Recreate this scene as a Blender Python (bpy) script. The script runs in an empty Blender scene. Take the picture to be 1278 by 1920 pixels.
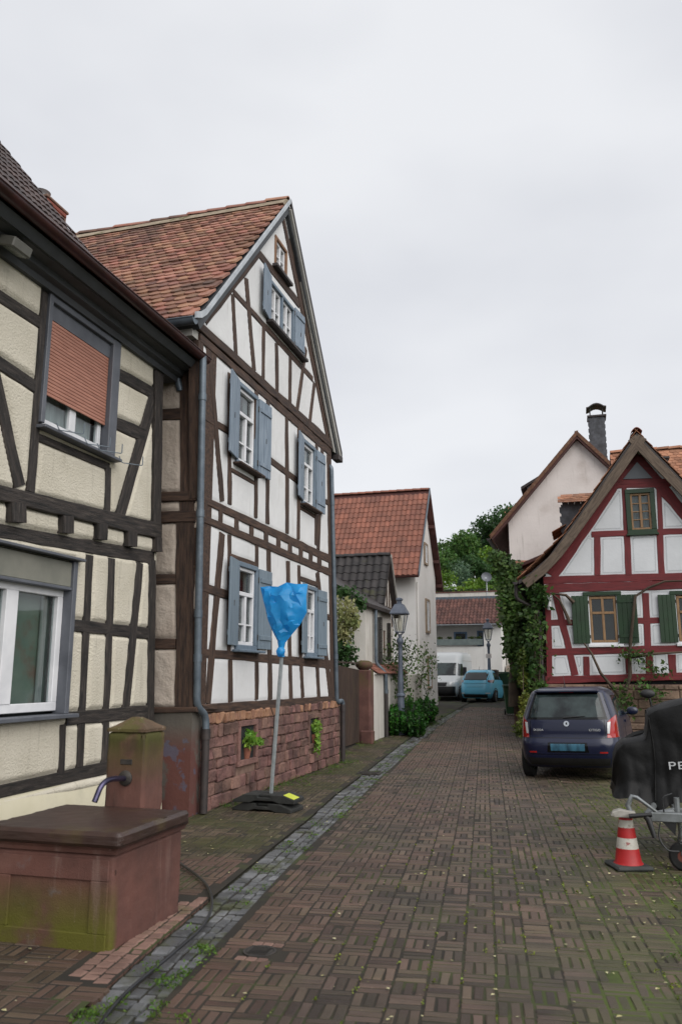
import bpy, math, random
import numpy as np
from mathutils import Vector, Matrix
random.seed(7); RNG = np.random.default_rng(7)
SC = bpy.context.scene
COL = SC.collection
R = math.radians
# ---------------------------------------------------------------- camera, sky, sun, exposure
F, CX, CY, HC = 1500., 639., 960., 1.7           # the photograph's focal length and centre in its own pixels
YAW, PIT = R(16.2), math.atan(305 / 1500)
cam = bpy.data.cameras.new('camera'); camo = bpy.data.objects.new('camera', cam); COL.objects.link(camo)
camo.location = (0, 0, HC); camo.rotation_euler = (math.pi / 2 + PIT, 0, YAW)
cam.sensor_fit = 'VERTICAL'; cam.sensor_height = 36; cam.lens = F / 1920 * 36
cam.clip_start = .05; cam.clip_end = 3000
cam.dof.use_dof = True; cam.dof.focus_distance = 15; cam.dof.aperture_fstop = 2.8
SC.camera = camo
W = bpy.data.worlds.new('World'); SC.world = W; W.use_nodes = True
SUN_EL, SUN_AZ = R(40), R(128)                   # azimuth clockwise from +Y
wn = W.node_tree.nodes; wl = W.node_tree.links
sky = wn.new('ShaderNodeTexSky'); sky.sky_type = 'NISHITA'; sky.sun_disc = False
sky.sun_elevation = SUN_EL; sky.sun_rotation = SUN_AZ
tc = wn.new('ShaderNodeTexCoord'); mp = wn.new('ShaderNodeMapping'); mp.inputs['Scale'].default_value = (1, 1, 2.2)
cl = wn.new('ShaderNodeTexNoise'); cl.inputs['Scale'].default_value = 2.1; cl.inputs['Detail'].default_value = 4; cl.inputs['Roughness'].default_value = .45
cr = wn.new('ShaderNodeValToRGB'); cr.color_ramp.elements[0].position = .38; cr.color_ramp.elements[1].position = .62
cr.color_ramp.elements[0].color = (5.15, 5.24, 5.5, 1); cr.color_ramp.elements[1].color = (5.95, 6.02, 6.2, 1)
mx = wn.new('ShaderNodeMix'); mx.data_type = 'RGBA'; mx.inputs[0].default_value = .93
wl.new(tc.outputs['Generated'], mp.inputs[0]); wl.new(mp.outputs[0], cl.inputs['Vector']); wl.new(cl.outputs[0], cr.inputs[0])
wl.new(sky.outputs[0], mx.inputs[6]); wl.new(cr.outputs[0], mx.inputs[7])
wl.new(mx.outputs[2], wn['Background'].inputs[0]); wn['Background'].inputs[1].default_value = .082
sun = bpy.data.lights.new('sun', 'SUN'); suno = bpy.data.objects.new('sun', sun); COL.objects.link(suno)
sun.energy = 1.5; sun.angle = R(70); sun.color = (1, .97, .93)
sd = Vector((math.sin(SUN_AZ) * math.cos(SUN_EL), math.cos(SUN_AZ) * math.cos(SUN_EL), math.sin(SUN_EL)))
suno.rotation_euler = sd.to_track_quat('Z', 'Y').to_euler(); suno.location = (6, -6, 14)
vs = SC.view_settings; vs.view_transform = 'Standard'; vs.look = 'None'; vs.exposure = .86; vs.gamma = 1; vs.use_curve_mapping = False
SC.cycles.use_denoising = True; SC.cycles.max_bounces = 6; SC.cycles.transparent_max_bounces = 8
# ---------------------------------------------------------------- pixels to directions
FW = np.array([-math.sin(YAW) * math.cos(PIT), math.cos(YAW) * math.cos(PIT), math.sin(PIT)])
RT = np.array([math.cos(YAW), math.sin(YAW), 0.]); UP = np.cross(RT, FW); CAMP = np.array([0, 0, HC])
def ray(x, y): return FW * F + RT * (x - CX) + UP * (CY - y)
def onX(x, y, X): d = ray(x, y); return CAMP + d * (X / d[0])
def onY(x, y, Y): d = ray(x, y); return CAMP + d * (Y / d[1])
def onZ(x, y, Z=0.): d = ray(x, y); return CAMP + d * ((Z - HC) / d[2])
def gz(y): return .0185 * max(0., min(y, 48.) - 19.)     # the lane climbs gently beyond the second house
def onG(x, y):
    p = onZ(x, y, 0)
    for i in range(25): p = onZ(x, y, gz(p[1]))
    return p
def proj(p):
    v = np.asarray(p, float) - CAMP; z = v @ FW
    return CX + F * (v @ RT) / z, CY - F * (v @ UP) / z, z
# ---------------------------------------------------------------- materials
def lin(h):
    h = h.lstrip('#'); o = []
    for i in (0, 2, 4):
        c = int(h[i:i + 2], 16) / 255; o.append(c / 12.92 if c <= .04045 else ((c + .055) / 1.055) ** 2.4)
    return tuple(o) + (1,)
def C(c): return lin(c) if isinstance(c, str) else (tuple(c) + (1,))[:4]
MATS = {}
def mat(name, c1, c2=None, scale=4, rough=.8, bump=0, bscale=60, rnd=0, stretch=None, metal=0, coord='Object', layers=(), spec=.5, bdist=.01, detail=4, lo=.35, hi=.65, coat=0, bstretch=None, hue=0, streak=None):
    """procedural surface: two tones by noise, optional blotch layers, per-piece variation and relief"""
    m = bpy.data.materials.new(name); MATS[name] = m; m.use_nodes = True
    n = m.node_tree.nodes; l = m.node_tree.links; b = n['Principled BSDF']
    b.inputs['Roughness'].default_value = rough; b.inputs['Metallic'].default_value = metal
    b.inputs['Specular IOR Level'].default_value = spec
    if coat: b.inputs['Coat Weight'].default_value = coat; b.inputs['Coat Roughness'].default_value = .04
    if coord == 'World': t = n.new('ShaderNodeNewGeometry').outputs['Position']
    else: t = n.new('ShaderNodeTexCoord').outputs[coord]
    oi = n.new('ShaderNodeObjectInfo'); at = n.new('ShaderNodeAttribute'); at.attribute_name = 'rnd'
    ad = n.new('ShaderNodeMath'); l.new(oi.outputs['Random'], ad.inputs[0]); l.new(at.outputs['Fac'], ad.inputs[1])
    fr = n.new('ShaderNodeMath'); fr.operation = 'FRACT'; l.new(ad.outputs[0], fr.inputs[0]); rv = fr.outputs[0]
    mp = n.new('ShaderNodeMapping'); l.new(t, mp.inputs[0])
    if stretch: mp.inputs['Scale'].default_value = stretch
    if coord == 'Object':
        cx = n.new('ShaderNodeCombineXYZ'); mm = n.new('ShaderNodeMath'); mm.operation = 'MULTIPLY'; mm.inputs[1].default_value = 37.
        l.new(rv, mm.inputs[0]); l.new(mm.outputs[0], cx.inputs[0]); l.new(mm.outputs[0], cx.inputs[1]); l.new(cx.outputs[0], mp.inputs['Location'])
    def noise(sc, det=4, vec=mp.outputs[0]):
        k = n.new('ShaderNodeTexNoise'); k.inputs['Scale'].default_value = sc; k.inputs['Detail'].default_value = det; k.inputs['Roughness'].default_value = .6
        l.new(vec, k.inputs['Vector']); return k.outputs[0]
    r = n.new('ShaderNodeValToRGB'); r.color_ramp.elements[0].position = lo; r.color_ramp.elements[1].position = hi
    r.color_ramp.elements[0].color = C(c1); r.color_ramp.elements[1].color = C(c2 or c1)
    l.new(noise(scale, detail), r.inputs[0]); col = r.outputs[0]
    if rnd:
        hs = n.new('ShaderNodeHueSaturation'); mr = n.new('ShaderNodeMapRange'); l.new(rv, mr.inputs[0])
        mr.inputs[3].default_value = 1 - rnd; mr.inputs[4].default_value = 1 + rnd
        l.new(mr.outputs[0], hs.inputs['Value']); l.new(col, hs.inputs['Color'])
        if hue:
            m7 = n.new('ShaderNodeMath'); m7.operation = 'MULTIPLY'; m7.inputs[1].default_value = 7.31; l.new(rv, m7.inputs[0])
            f7 = n.new('ShaderNodeMath'); f7.operation = 'FRACT'; l.new(m7.outputs[0], f7.inputs[0])
            mr2 = n.new('ShaderNodeMapRange'); l.new(f7.outputs[0], mr2.inputs[0]); mr2.inputs[3].default_value = .5 - hue; mr2.inputs[4].default_value = .5 + hue
            l.new(mr2.outputs[0], hs.inputs['Hue'])
        col = hs.outputs[0]
    for L in layers:                       # (colour, noise scale, low, high, strength[, 'z', z0, z1][, 'x', x0, x1])
        mr = n.new('ShaderNodeMapRange'); mr.interpolation_type = 'SMOOTHSTEP'
        l.new(noise(L[1], 6), mr.inputs[0]); mr.inputs[1].default_value = L[2]; mr.inputs[2].default_value = L[3]; mr.inputs[4].default_value = L[4]
        fac = mr.outputs[0]; i = 5
        while i < len(L):
            ge = n.new('ShaderNodeNewGeometry'); sx = n.new('ShaderNodeSeparateXYZ'); l.new(ge.outputs['Position'], sx.inputs[0])
            m2 = n.new('ShaderNodeMapRange'); l.new(sx.outputs['xyz'.index(L[i])], m2.inputs[0])
            m2.inputs[1].default_value = L[i + 1]; m2.inputs[2].default_value = L[i + 2]
            mu = n.new('ShaderNodeMath'); mu.operation = 'MULTIPLY'; l.new(fac, mu.inputs[0]); l.new(m2.outputs[0], mu.inputs[1]); fac = mu.outputs[0]; i += 3
        mi = n.new('ShaderNodeMix'); mi.data_type = 'RGBA'; l.new(fac, mi.inputs[0]); l.new(col, mi.inputs[6]); mi.inputs[7].default_value = C(L[0]); col = mi.outputs[2]
    if streak:                             # run-off stains: noise drawn out along the vertical
        ms = n.new('ShaderNodeMapping'); ge = n.new('ShaderNodeNewGeometry'); l.new(ge.outputs['Position'], ms.inputs[0]); ms.inputs['Scale'].default_value = (7, 7, .55)
        mr = n.new('ShaderNodeMapRange'); mr.interpolation_type = 'SMOOTHSTEP'; l.new(noise(1.6, 6, ms.outputs[0]), mr.inputs[0]); mr.inputs[1].default_value = streak[1]; mr.inputs[2].default_value = streak[2]; mr.inputs[4].default_value = streak[3]
        mi = n.new('ShaderNodeMix'); mi.data_type = 'RGBA'; l.new(mr.outputs[0], mi.inputs[0]); l.new(col, mi.inputs[6]); mi.inputs[7].default_value = C(streak[0]); col = mi.outputs[2]
    l.new(col, b.inputs['Base Color'])
    if bump:
        if bstretch:
            mb = n.new('ShaderNodeMapping'); l.new(t, mb.inputs[0]); mb.inputs['Scale'].default_value = bstretch; vec = mb.outputs[0]
        else: vec = mp.outputs[0]
        bp = n.new('ShaderNodeBump'); bp.inputs['Strength'].default_value = bump; bp.inputs['Distance'].default_value = bdist
        l.new(noise(bscale, 5, vec), bp.inputs['Height']); l.new(bp.outputs[0], b.inputs['Normal'])
    return m
def glass(name, tint=(.5, .55, .55), ior=1.5, see=.75):
    m = bpy.data.materials.new(name); MATS[name] = m; m.use_nodes = True; n = m.node_tree.nodes; l = m.node_tree.links
    n.remove(n['Principled BSDF']); o = n['Material Output']
    tr = n.new('ShaderNodeBsdfTransparent'); tr.inputs[0].default_value = tint + (1,)
    gl = n.new('ShaderNodeBsdfGlossy'); gl.inputs['Roughness'].default_value = .02; gl.inputs['Color'].default_value = (.95, .95, .95, 1)
    fr = n.new('ShaderNodeFresnel'); ge = n.new('ShaderNodeNewGeometry'); mr = n.new('ShaderNodeMapRange')   # same reflectance entering and leaving the thin pane
    mr.inputs[3].default_value = ior; mr.inputs[4].default_value = 1 / ior; l.new(ge.outputs['Backfacing'], mr.inputs[0]); l.new(mr.outputs[0], fr.inputs[0])
    ms = n.new('ShaderNodeMixShader'); l.new(fr.outputs[0], ms.inputs[0]); l.new(tr.outputs[0], ms.inputs[1]); l.new(gl.outputs[0], ms.inputs[2])
    l.new(ms.outputs[0], o.inputs[0]); return m
def leafmat(name, c1, c2, rnd=.35, trans=.35, rough=.5, hue=.02, spec=.35):
    m = mat(name, c1, c2, scale=1.3, rough=rough, rnd=rnd, coord='World', hue=hue, spec=spec)
    n = m.node_tree.nodes; l = m.node_tree.links; b = n['Principled BSDF']; o = n['Material Output']
    t = n.new('ShaderNodeBsdfTranslucent'); ms = n.new('ShaderNodeMixShader'); ms.inputs[0].default_value = trans
    l.new(b.inputs['Base Color'].links[0].from_socket, t.inputs[0]); l.new(b.outputs[0], ms.inputs[1]); l.new(t.outputs[0], ms.inputs[2]); l.new(ms.outputs[0], o.inputs[0])
    return m
# ---------------------------------------------------------------- scene objects
WM = {}
def tag(o, label=None, cat=None, group=None, kind=None):
    for k, v in (('label', label), ('category', cat), ('group', group), ('kind', kind)):
        if v: o[k] = v
    return o
def attach(o, parent, world):
    o.matrix_basis = world; WM[o] = world
    if parent is not None:
        o.parent = parent; o.matrix_parent_inverse = WM[parent].inverted()
def thing(name, loc, label, cat, group=None, kind=None):
    o = bpy.data.objects.new(name, None); COL.objects.link(o); o.empty_display_size = .2
    attach(o, None, Matrix.Translation(Vector(loc))); return tag(o, label, cat, group, kind)
def put(name, me, parent=None, world=None, m=None):
    if m is not None and not me.materials: me.materials.append(m)
    o = bpy.data.objects.new(name, me); COL.objects.link(o); attach(o, parent, world or Matrix.Identity(4)); return o
def np_mesh(name, v, f, m=None, rnd=None, smooth=False, extra=None):
    """v (n,3), f (k,3|4) arrays"""
    v = np.asarray(v, np.float32); f = np.asarray(f, np.int32); k, c = f.shape
    me = bpy.data.meshes.new(name); me.vertices.add(len(v)); me.vertices.foreach_set('co', v.ravel())
    me.loops.add(k * c); me.loops.foreach_set('vertex_index', f.ravel())
    me.polygons.add(k); me.polygons.foreach_set('loop_start', np.arange(0, k * c, c, dtype=np.int32))
    if smooth: me.polygons.foreach_set('use_smooth', np.ones(k, bool))
    for nm, a in (('rnd', rnd),) + tuple((extra or {}).items()):
        if a is not None: me.attributes.new(nm, 'FLOAT', 'POINT').data.foreach_set('value', np.asarray(a, np.float32))
    me.update(); me.validate()
    if m: me.materials.append(m)
    return me
class MB:
    def __init__(s): s.v = []; s.f = []
    def add(s, vs, fs):
        k = len(s.v); s.v += [tuple(map(float, p)) for p in vs]; s.f += [tuple(i + k for i in f) for f in fs]; return s
    def box(s, x0, x1, y0, y1, z0, z1):
        return s.add([(x0, y0, z0), (x1, y0, z0), (x1, y1, z0), (x0, y1, z0), (x0, y0, z1), (x1, y0, z1), (x1, y1, z1), (x0, y1, z1)],
                     [(0, 3, 2, 1), (4, 5, 6, 7), (0, 1, 5, 4), (1, 2, 6, 5), (2, 3, 7, 6), (3, 0, 4, 7)])
    def cbox(s, x0, x1, y0, y1, z0, z1, c=.01, M4=None):
        """box with chamfered edges"""
        lo = (x0, y0, z0); hi = (x1, y1, z1); vs = []; idx = {}
        for i in (0, 1):
            for j in (0, 1):
                for k in (0, 1):
                    b = (i, j, k); p = [hi[a] if b[a] else lo[a] for a in range(3)]
                    for ax in range(3):
                        q = [p[a] if a == ax else p[a] + (-c if b[a] else c) for a in range(3)]
                        idx[b, ax] = len(vs); vs.append(q)
        fs = []
        for ax in range(3):
            o = [a for a in range(3) if a != ax]
            for sd in (0, 1):
                ring = []
                for (p, q) in ((0, 0), (1, 0), (1, 1), (0, 1)):
                    b = [0, 0, 0]; b[ax] = sd; b[o[0]] = p; b[o[1]] = q; ring.append(idx[tuple(b), ax])
                flip = (sd == 0) ^ (ax == 1)
                fs.append(tuple(ring[::-1] if flip else ring))
        for ax in range(3):                 # edges parallel to ax
            o = [a for a in range(3) if a != ax]
            for p in (0, 1):
                for q in (0, 1):
                    b0 = [0, 0, 0]; b0[o[0]] = p; b0[o[1]] = q; b1 = list(b0); b1[ax] = 1; b0 = tuple(b0); b1 = tuple(b1)
                    fs.append((idx[b0, o[0]], idx[b1, o[0]], idx[b1, o[1]], idx[b0, o[1]]))
        for b in set(k[0] for k in idx): fs.append((idx[b, 0], idx[b, 1], idx[b, 2]))
        if M4 is not None: vs = [M4 @ Vector(p) for p in vs]
        cc = Vector((sum(p[0] for p in vs) / 24, sum(p[1] for p in vs) / 24, sum(p[2] for p in vs) / 24)); out = []
        for f in fs:                        # make every face look outwards
            a, b, d = (Vector(vs[f[0]]), Vector(vs[f[1]]), Vector(vs[f[2]])); nn = (b - a).cross(d - a)
            out.append(f if nn.dot(a - cc) > 0 else f[::-1])
        return s.add(vs, out)
    def prism(s, pts, vec):
        """closed polygon (3-D points) swept along vec"""
        n = len(pts); pts = [Vector(p) for p in pts]; vec = Vector(vec)
        nn = sum(((pts[i]).cross(pts[(i + 1) % n]) for i in range(n)), Vector())
        if nn.dot(vec) > 0: pts = pts[::-1]
        return s.add(pts + [p + vec for p in pts], [tuple(range(n)), tuple(range(2 * n - 1, n - 1, -1))] + [(i, i + n, (i + 1) % n + n, (i + 1) % n) for i in range(n)])
    def tube(s, pts, r, n=8, cap=True):
        pts = [Vector(p) for p in pts]; k = len(pts); rr = r if isinstance(r, (list, tuple)) else [r] * k
        vs = []; ref = None
        for i, p in enumerate(pts):
            t = (pts[min(i + 1, k - 1)] - pts[max(i - 1, 0)]).normalized()
            if ref is None: ref = t.cross(Vector((0, 0, 1)) if abs(t.z) < .9 else Vector((1, 0, 0))).normalized()
            a = (ref - t * ref.dot(t)).normalized(); b = t.cross(a); ref = a
            for j in range(n):
                an = 2 * math.pi * j / n; vs.append(p + (a * math.cos(an) + b * math.sin(an)) * rr[i])
        fs = [(i * n + j, i * n + (j + 1) % n, (i + 1) * n + (j + 1) % n, (i + 1) * n + j) for i in range(k - 1) for j in range(n)]
        if cap: fs += [tuple(range(n - 1, -1, -1)), tuple((k - 1) * n + j for j in range(n))]
        return s.add(vs, fs)
    def lathe(s, prof, n=16, M4=None, cap=True):
        vs = [(r * math.cos(2 * math.pi * j / n), r * math.sin(2 * math.pi * j / n), z) for r, z in prof for j in range(n)]
        k = len(prof); fs = [(i * n + j, i * n + (j + 1) % n, (i + 1) * n + (j + 1) % n, (i + 1) * n + j) for i in range(k - 1) for j in range(n)]
        if cap: fs += [tuple(range(n - 1, -1, -1)), tuple((k - 1) * n + j for j in range(n))]
        if M4 is not None: vs = [M4 @ Vector(p) for p in vs]
        return s.add(vs, fs)
    def build(s, name, m, parent=None, smooth=None, bevel=0, world=None):
        """one mesh object; origin at the foot of its own box unless a frame is given"""
        v = np.array(s.v, float)
        if world is None:
            c = (v.min(0) + v.max(0)) / 2; c[2] = v[:, 2].min(); v = v - c; world = Matrix.Translation(Vector(c))
        me = bpy.data.meshes.new(name); me.from_pydata(v.tolist(), [], s.f); me.update()
        if m: me.materials.append(m)
        if smooth:
            me.polygons.foreach_set('use_smooth', np.ones(len(me.polygons), bool))
            me.set_sharp_from_angle(angle=R(smooth))
        o = put(name, me, parent, world)
        if bevel:
            b = o.modifiers.new('bevel', 'BEVEL'); b.width = bevel; b.segments = 2; b.limit_method = 'ANGLE'; b.angle_limit = R(40)
        return o
def roughen(o, strength=.01, size=.12, lv=5):
    """weathered stone: simple subdivision pushed about by a cloud texture"""
    s = o.modifiers.new('cut', 'SUBSURF'); s.subdivision_type = 'SIMPLE'; s.levels = s.render_levels = lv
    for k, (st, sz) in enumerate(((strength, size), (strength * .5, size * .3))):
        tx = bpy.data.textures.new('stone', 'CLOUDS'); tx.noise_scale = sz; tx.noise_depth = 3
        d = o.modifiers.new('wear', 'DISPLACE'); d.texture = tx; d.strength = st; d.mid_level = .5; d.texture_coords = 'GLOBAL'
    o.data.polygons.foreach_set('use_smooth', np.ones(len(o.data.polygons), bool)); return o
def copy_part(o, parent, world):
    c = o.copy(); COL.objects.link(c); attach(c, parent, world); return c
def frame(o, x, y, z):
    x, y, z, o = Vector(x), Vector(y), Vector(z), Vector(o)
    return Matrix(((x.x, y.x, z.x, o.x), (x.y, y.y, z.y, o.y), (x.z, y.z, z.z, o.z), (0, 0, 0, 1)))
def score(p):
    x, y, z = proj(p)
    if z < .3: return -1e9
    off = max(0, -40 - x, x - 1318, -60 - y, y - 1980)
    return -z - off * .5
def pieces(parent, name, protos, items, m, limit=300, stuff=None, sc=None):
    """items: (Matrix, proto index). The largest in view are objects, the rest one joined mesh."""
    for q in protos:
        if m and not q.materials: q.materials.append(m)
    order = sorted(range(len(items)), key=lambda i: -(sc(items[i]) if sc else score(items[i][0].translation)))
    for i in order[:limit]: put(name, protos[items[i][1]], parent, items[i][0])
    rest = order[limit:]
    if not rest: return
    dat = []
    for q in protos:
        v = np.empty(len(q.vertices) * 3, np.float32); q.vertices.foreach_get('co', v); dat.append((v.reshape(-1, 3), [tuple(p.vertices) for p in q.polygons], q.polygons[0].use_smooth))
    vs = []; fs = []; rn = []; k = 0
    for i in rest:
        M4 = np.array(items[i][0], np.float32); v, f, _ = dat[items[i][1]]
        vs.append(v @ M4[:3, :3].T + M4[:3, 3]); fs += [tuple(j + k for j in q) for q in f]; rn.append(np.full(len(v), random.random(), np.float32)); k += len(v)
    me = bpy.data.meshes.new(stuff or name + 's'); me.from_pydata(np.concatenate(vs).tolist(), [], fs)
    me.attributes.new('rnd', 'FLOAT', 'POINT').data.foreach_set('value', np.concatenate(rn))
    if dat[0][2]: me.polygons.foreach_set('use_smooth', np.ones(len(me.polygons), bool)); me.set_sharp_from_angle(angle=R(40))
    me.materials.append(m); o = put(stuff or name + 's', me, parent); o['kind'] = 'stuff'; return o
def brick_proto(name, lx, ly, lz, ch=.006, jit=0):
    """top-chamfered block, centred, base at 0"""
    x, y = lx / 2, ly / 2; v = []
    for (i, z) in ((0, 0), (0, lz - ch), (ch, lz)):
        for (a, b) in ((-1, -1), (1, -1), (1, 1), (-1, 1)):
            v.append((a * (x - i) + random.uniform(-jit, jit), b * (y - i) + random.uniform(-jit, jit), z + (random.uniform(-jit, jit) * .5 if z else 0)))
    f = [(0, 1, 5, 4), (1, 2, 6, 5), (2, 3, 7, 6), (3, 0, 4, 7), (4, 5, 9, 8), (5, 6, 10, 9), (6, 7, 11, 10), (7, 4, 8, 11), (8, 9, 10, 11)]
    me = bpy.data.meshes.new(name); me.from_pydata(v, [], f); return me
# ---------------------------------------------------------------- wall planes and timber framing
class Plane:
    """a wall plane: u along it, v up, n out of it"""
    def __init__(s, axis, val):
        s.axis, s.val = axis, val
        s.u, s.n = (Vector((0, 1, 0)), Vector((1, 0, 0))) if axis == 'x' else (Vector((1, 0, 0)), Vector((0, -1, 0)))
    def px(s, x, y):
        p = onX(x, y, s.val) if s.axis == 'x' else onY(x, y, s.val)
        return np.array([p[1] if s.axis == 'x' else p[0], p[2]])
    def P(s, a, b, d=0.):
        return Vector((s.val + d, a, b)) if s.axis == 'x' else Vector((a, s.val - d, b))
    def rect(s, x0, y0, x1, y1):
        p, q = s.px(x0, y0), s.px(x1, y1); return p[0], q[0], q[1], p[1]           # a0,a1,b0,b1
    def box(s, mb, a0, a1, b0, b1, d0, d1, c=0):
        p, q = s.P(a0, b0, d0), s.P(a1, b1, d1); lo = [min(p[i], q[i]) for i in range(3)]; hi = [max(p[i], q[i]) for i in range(3)]
        if c: return mb.cbox(lo[0], hi[0], lo[1], hi[1], lo[2], hi[2], c)
        return mb.box(lo[0], hi[0], lo[1], hi[1], lo[2], hi[2])
def beam_mesh(L, w0, w1, dep, wob=.06, seg=None):
    """hand-hewn beam: x along, y across, z out; front face at z=0"""
    seg = seg or max(2, int(L / .28)); v = []; f = []; c = .008
    pw = [random.gauss(0, 1) for _ in range(seg + 1)]; qw = [random.gauss(0, 1) for _ in range(seg + 1)]
    for i in range(seg + 1):
        t = i / seg; h = (w0 + (w1 - w0) * t) / 2; x = (t - .5) * L
        h0 = h * (1 + wob * pw[i]); h1 = h * (1 + wob * qw[i]); e = .003 * random.gauss(0, 1)
        v += [(x, -h0, -dep), (x, -h0, -c + e), (x, -h0 + c, e), (x, h1 - c, e), (x, h1, -c + e), (x, h1, -dep)]
    for i in range(seg):
        for j in range(5): f.append((i * 6 + j, (i + 1) * 6 + j, (i + 1) * 6 + j + 1, i * 6 + j + 1))
    f += [tuple(range(5, -1, -1)), tuple(seg * 6 + j for j in range(6))]
    f = [q[::-1] for q in f]
    me = bpy.data.meshes.new('timber'); me.from_pydata(v, [], f); return me
class Framing:
    def __init__(s, pl, root, m, dep=.14): s.pl, s.root, s.m, s.dep, s.rects, s.k = pl, root, m, dep, [], 0
    def t(s, x0, y0, x1, y1, w, out=.012, name='timber', wob=.06, dep=None):
        pl = s.pl; ver = abs(y1 - y0) > abs(x1 - x0); h = w / 2; e = []
        for x, y in ((x0, y0), (x1, y1)):
            e.append((pl.px(x - h, y), pl.px(x + h, y)) if ver else (pl.px(x, y - h), pl.px(x, y + h)))
        a, b = (e[0][0] + e[0][1]) / 2, (e[1][0] + e[1][1]) / 2; d = b - a; L = np.hypot(*d); d = d / L; nrm = np.array([-d[1], d[0]])
        ws = [abs((q[1] - q[0]) @ nrm) for q in e]
        return s.m2(a, b, ws[0], ws[1], out, name, wob, dep)
    def m2(s, a, b, w0, w1, out=.012, name='timber', wob=.06, dep=None):
        a, b = np.array(a, float), np.array(b, float); pl = s.pl; d = b - a; L = np.hypot(*d); d = d / L; nrm = np.array([-d[1], d[0]]); mid = (a + b) / 2
        s.rects.append((mid, d, nrm, L / 2, (w0 + w1) / 4)); s.k += 1
        ex = pl.u * d[0] + Vector((0, 0, d[1])); ey = pl.u * nrm[0] + Vector((0, 0, nrm[1]))
        return put(name, beam_mesh(L, w0, w1, dep or s.dep, wob), s.root, frame(pl.P(mid[0], mid[1], out + .0012 * (s.k % 5)), ex, ey, pl.n), s.m)
    def hole(s, a0, a1, b0, b1):
        s.rects.append((np.array([(a0 + a1) / 2, (b0 + b1) / 2]), np.array([1., 0]), np.array([0, 1.]), (a1 - a0) / 2, (b1 - b0) / 2))
    def infill(s, poly, m, step=.03, h0=-.012, h1=.0, rim=.03, grow=.035, name='panel', lump=0., minc=6):
        poly = np.array(poly, float); lo, hi = poly.min(0), poly.max(0)
        na, nb = int((hi[0] - lo[0]) / step) + 2, int((hi[1] - lo[1]) / step) + 2
        A, B = np.meshgrid(lo[0] + np.arange(na) * step, lo[1] + np.arange(nb) * step, indexing='ij'); P = np.stack([A, B], -1)
        D = np.full(A.shape, 9.); n = len(poly); area = sum(poly[i][0] * poly[(i + 1) % n][1] - poly[(i + 1) % n][0] * poly[i][1] for i in range(n))
        for i in range(n):
            p, q = poly[i], poly[(i + 1) % n]; e = (q - p) / np.hypot(*(q - p)); nn = np.array([-e[1], e[0]]) * (1 if area > 0 else -1)
            D = np.minimum(D, (P - p) @ nn)
        for c, d, nr, hl, hw in s.rects:
            x = np.abs((P - c) @ d) - hl; y = np.abs((P - c) @ nr) - hw
            D = np.minimum(D, np.hypot(np.maximum(x, 0), np.maximum(y, 0)) + np.minimum(np.maximum(x, y), 0))
        ok = D > -grow; cell = ok[:-1, :-1] & ok[1:, :-1] & ok[:-1, 1:] & ok[1:, 1:]
        core = (D[:-1, :-1] > 0) | (D[1:, 1:] > 0) | (D[1:, :-1] > 0) | (D[:-1, 1:] > 0); core &= cell
        lab = np.zeros(cell.shape, int); cur = 0
        for i, j in np.argwhere(core):
            if lab[i, j]: continue
            cur += 1; st = [(i, j)]; lab[i, j] = cur
            while st:
                p, q = st.pop()
                for dp, dq in ((1, 0), (-1, 0), (0, 1), (0, -1)):
                    a, b = p + dp, q + dq
                    if 0 <= a < core.shape[0] and 0 <= b < core.shape[1] and core[a, b] and not lab[a, b]: lab[a, b] = cur; st.append((a, b))
        for _ in range(int(grow / step) + 1):        # run each panel a little way under its timbers
            L2 = lab.copy()
            for ax, sh in ((0, 1), (0, -1), (1, 1), (1, -1)):
                r = np.roll(lab, sh, ax); L2 = np.where((L2 == 0) & cell, r, L2)
            lab = L2
        t = np.clip(D / rim, 0, 1); Hh = h0 + (h1 - h0) * t * t * (3 - 2 * t) + lump * (np.sin(A * 9.1 + B * 3.3) * np.sin(B * 7.7 - A * 2.1) + .6 * np.sin(A * 23 + 1.7 * B) * np.sin(B * 19 - A))
        for k in range(1, cur + 1):
            ij = np.argwhere(lab == k)
            if len(ij) < minc: continue
            idx = {}; v = []; f = []; ed = []
            def vid(i, j):
                if (i, j) not in idx:
                    idx[i, j] = len(v); v.append(s.pl.P(A[i, j], B[i, j], Hh[i, j])); ed.append(D[i, j])
                return idx[i, j]
            for i, j in ij: f.append((vid(i, j), vid(i + 1, j), vid(i + 1, j + 1), vid(i, j + 1)))
            v = np.array([tuple(p) for p in v]); c = (v.min(0) + v.max(0)) / 2
            put(name, np_mesh(name, v - c, f, m, smooth=True, extra={'edge': ed}), s.root, Matrix.Translation(Vector(c)))
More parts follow.
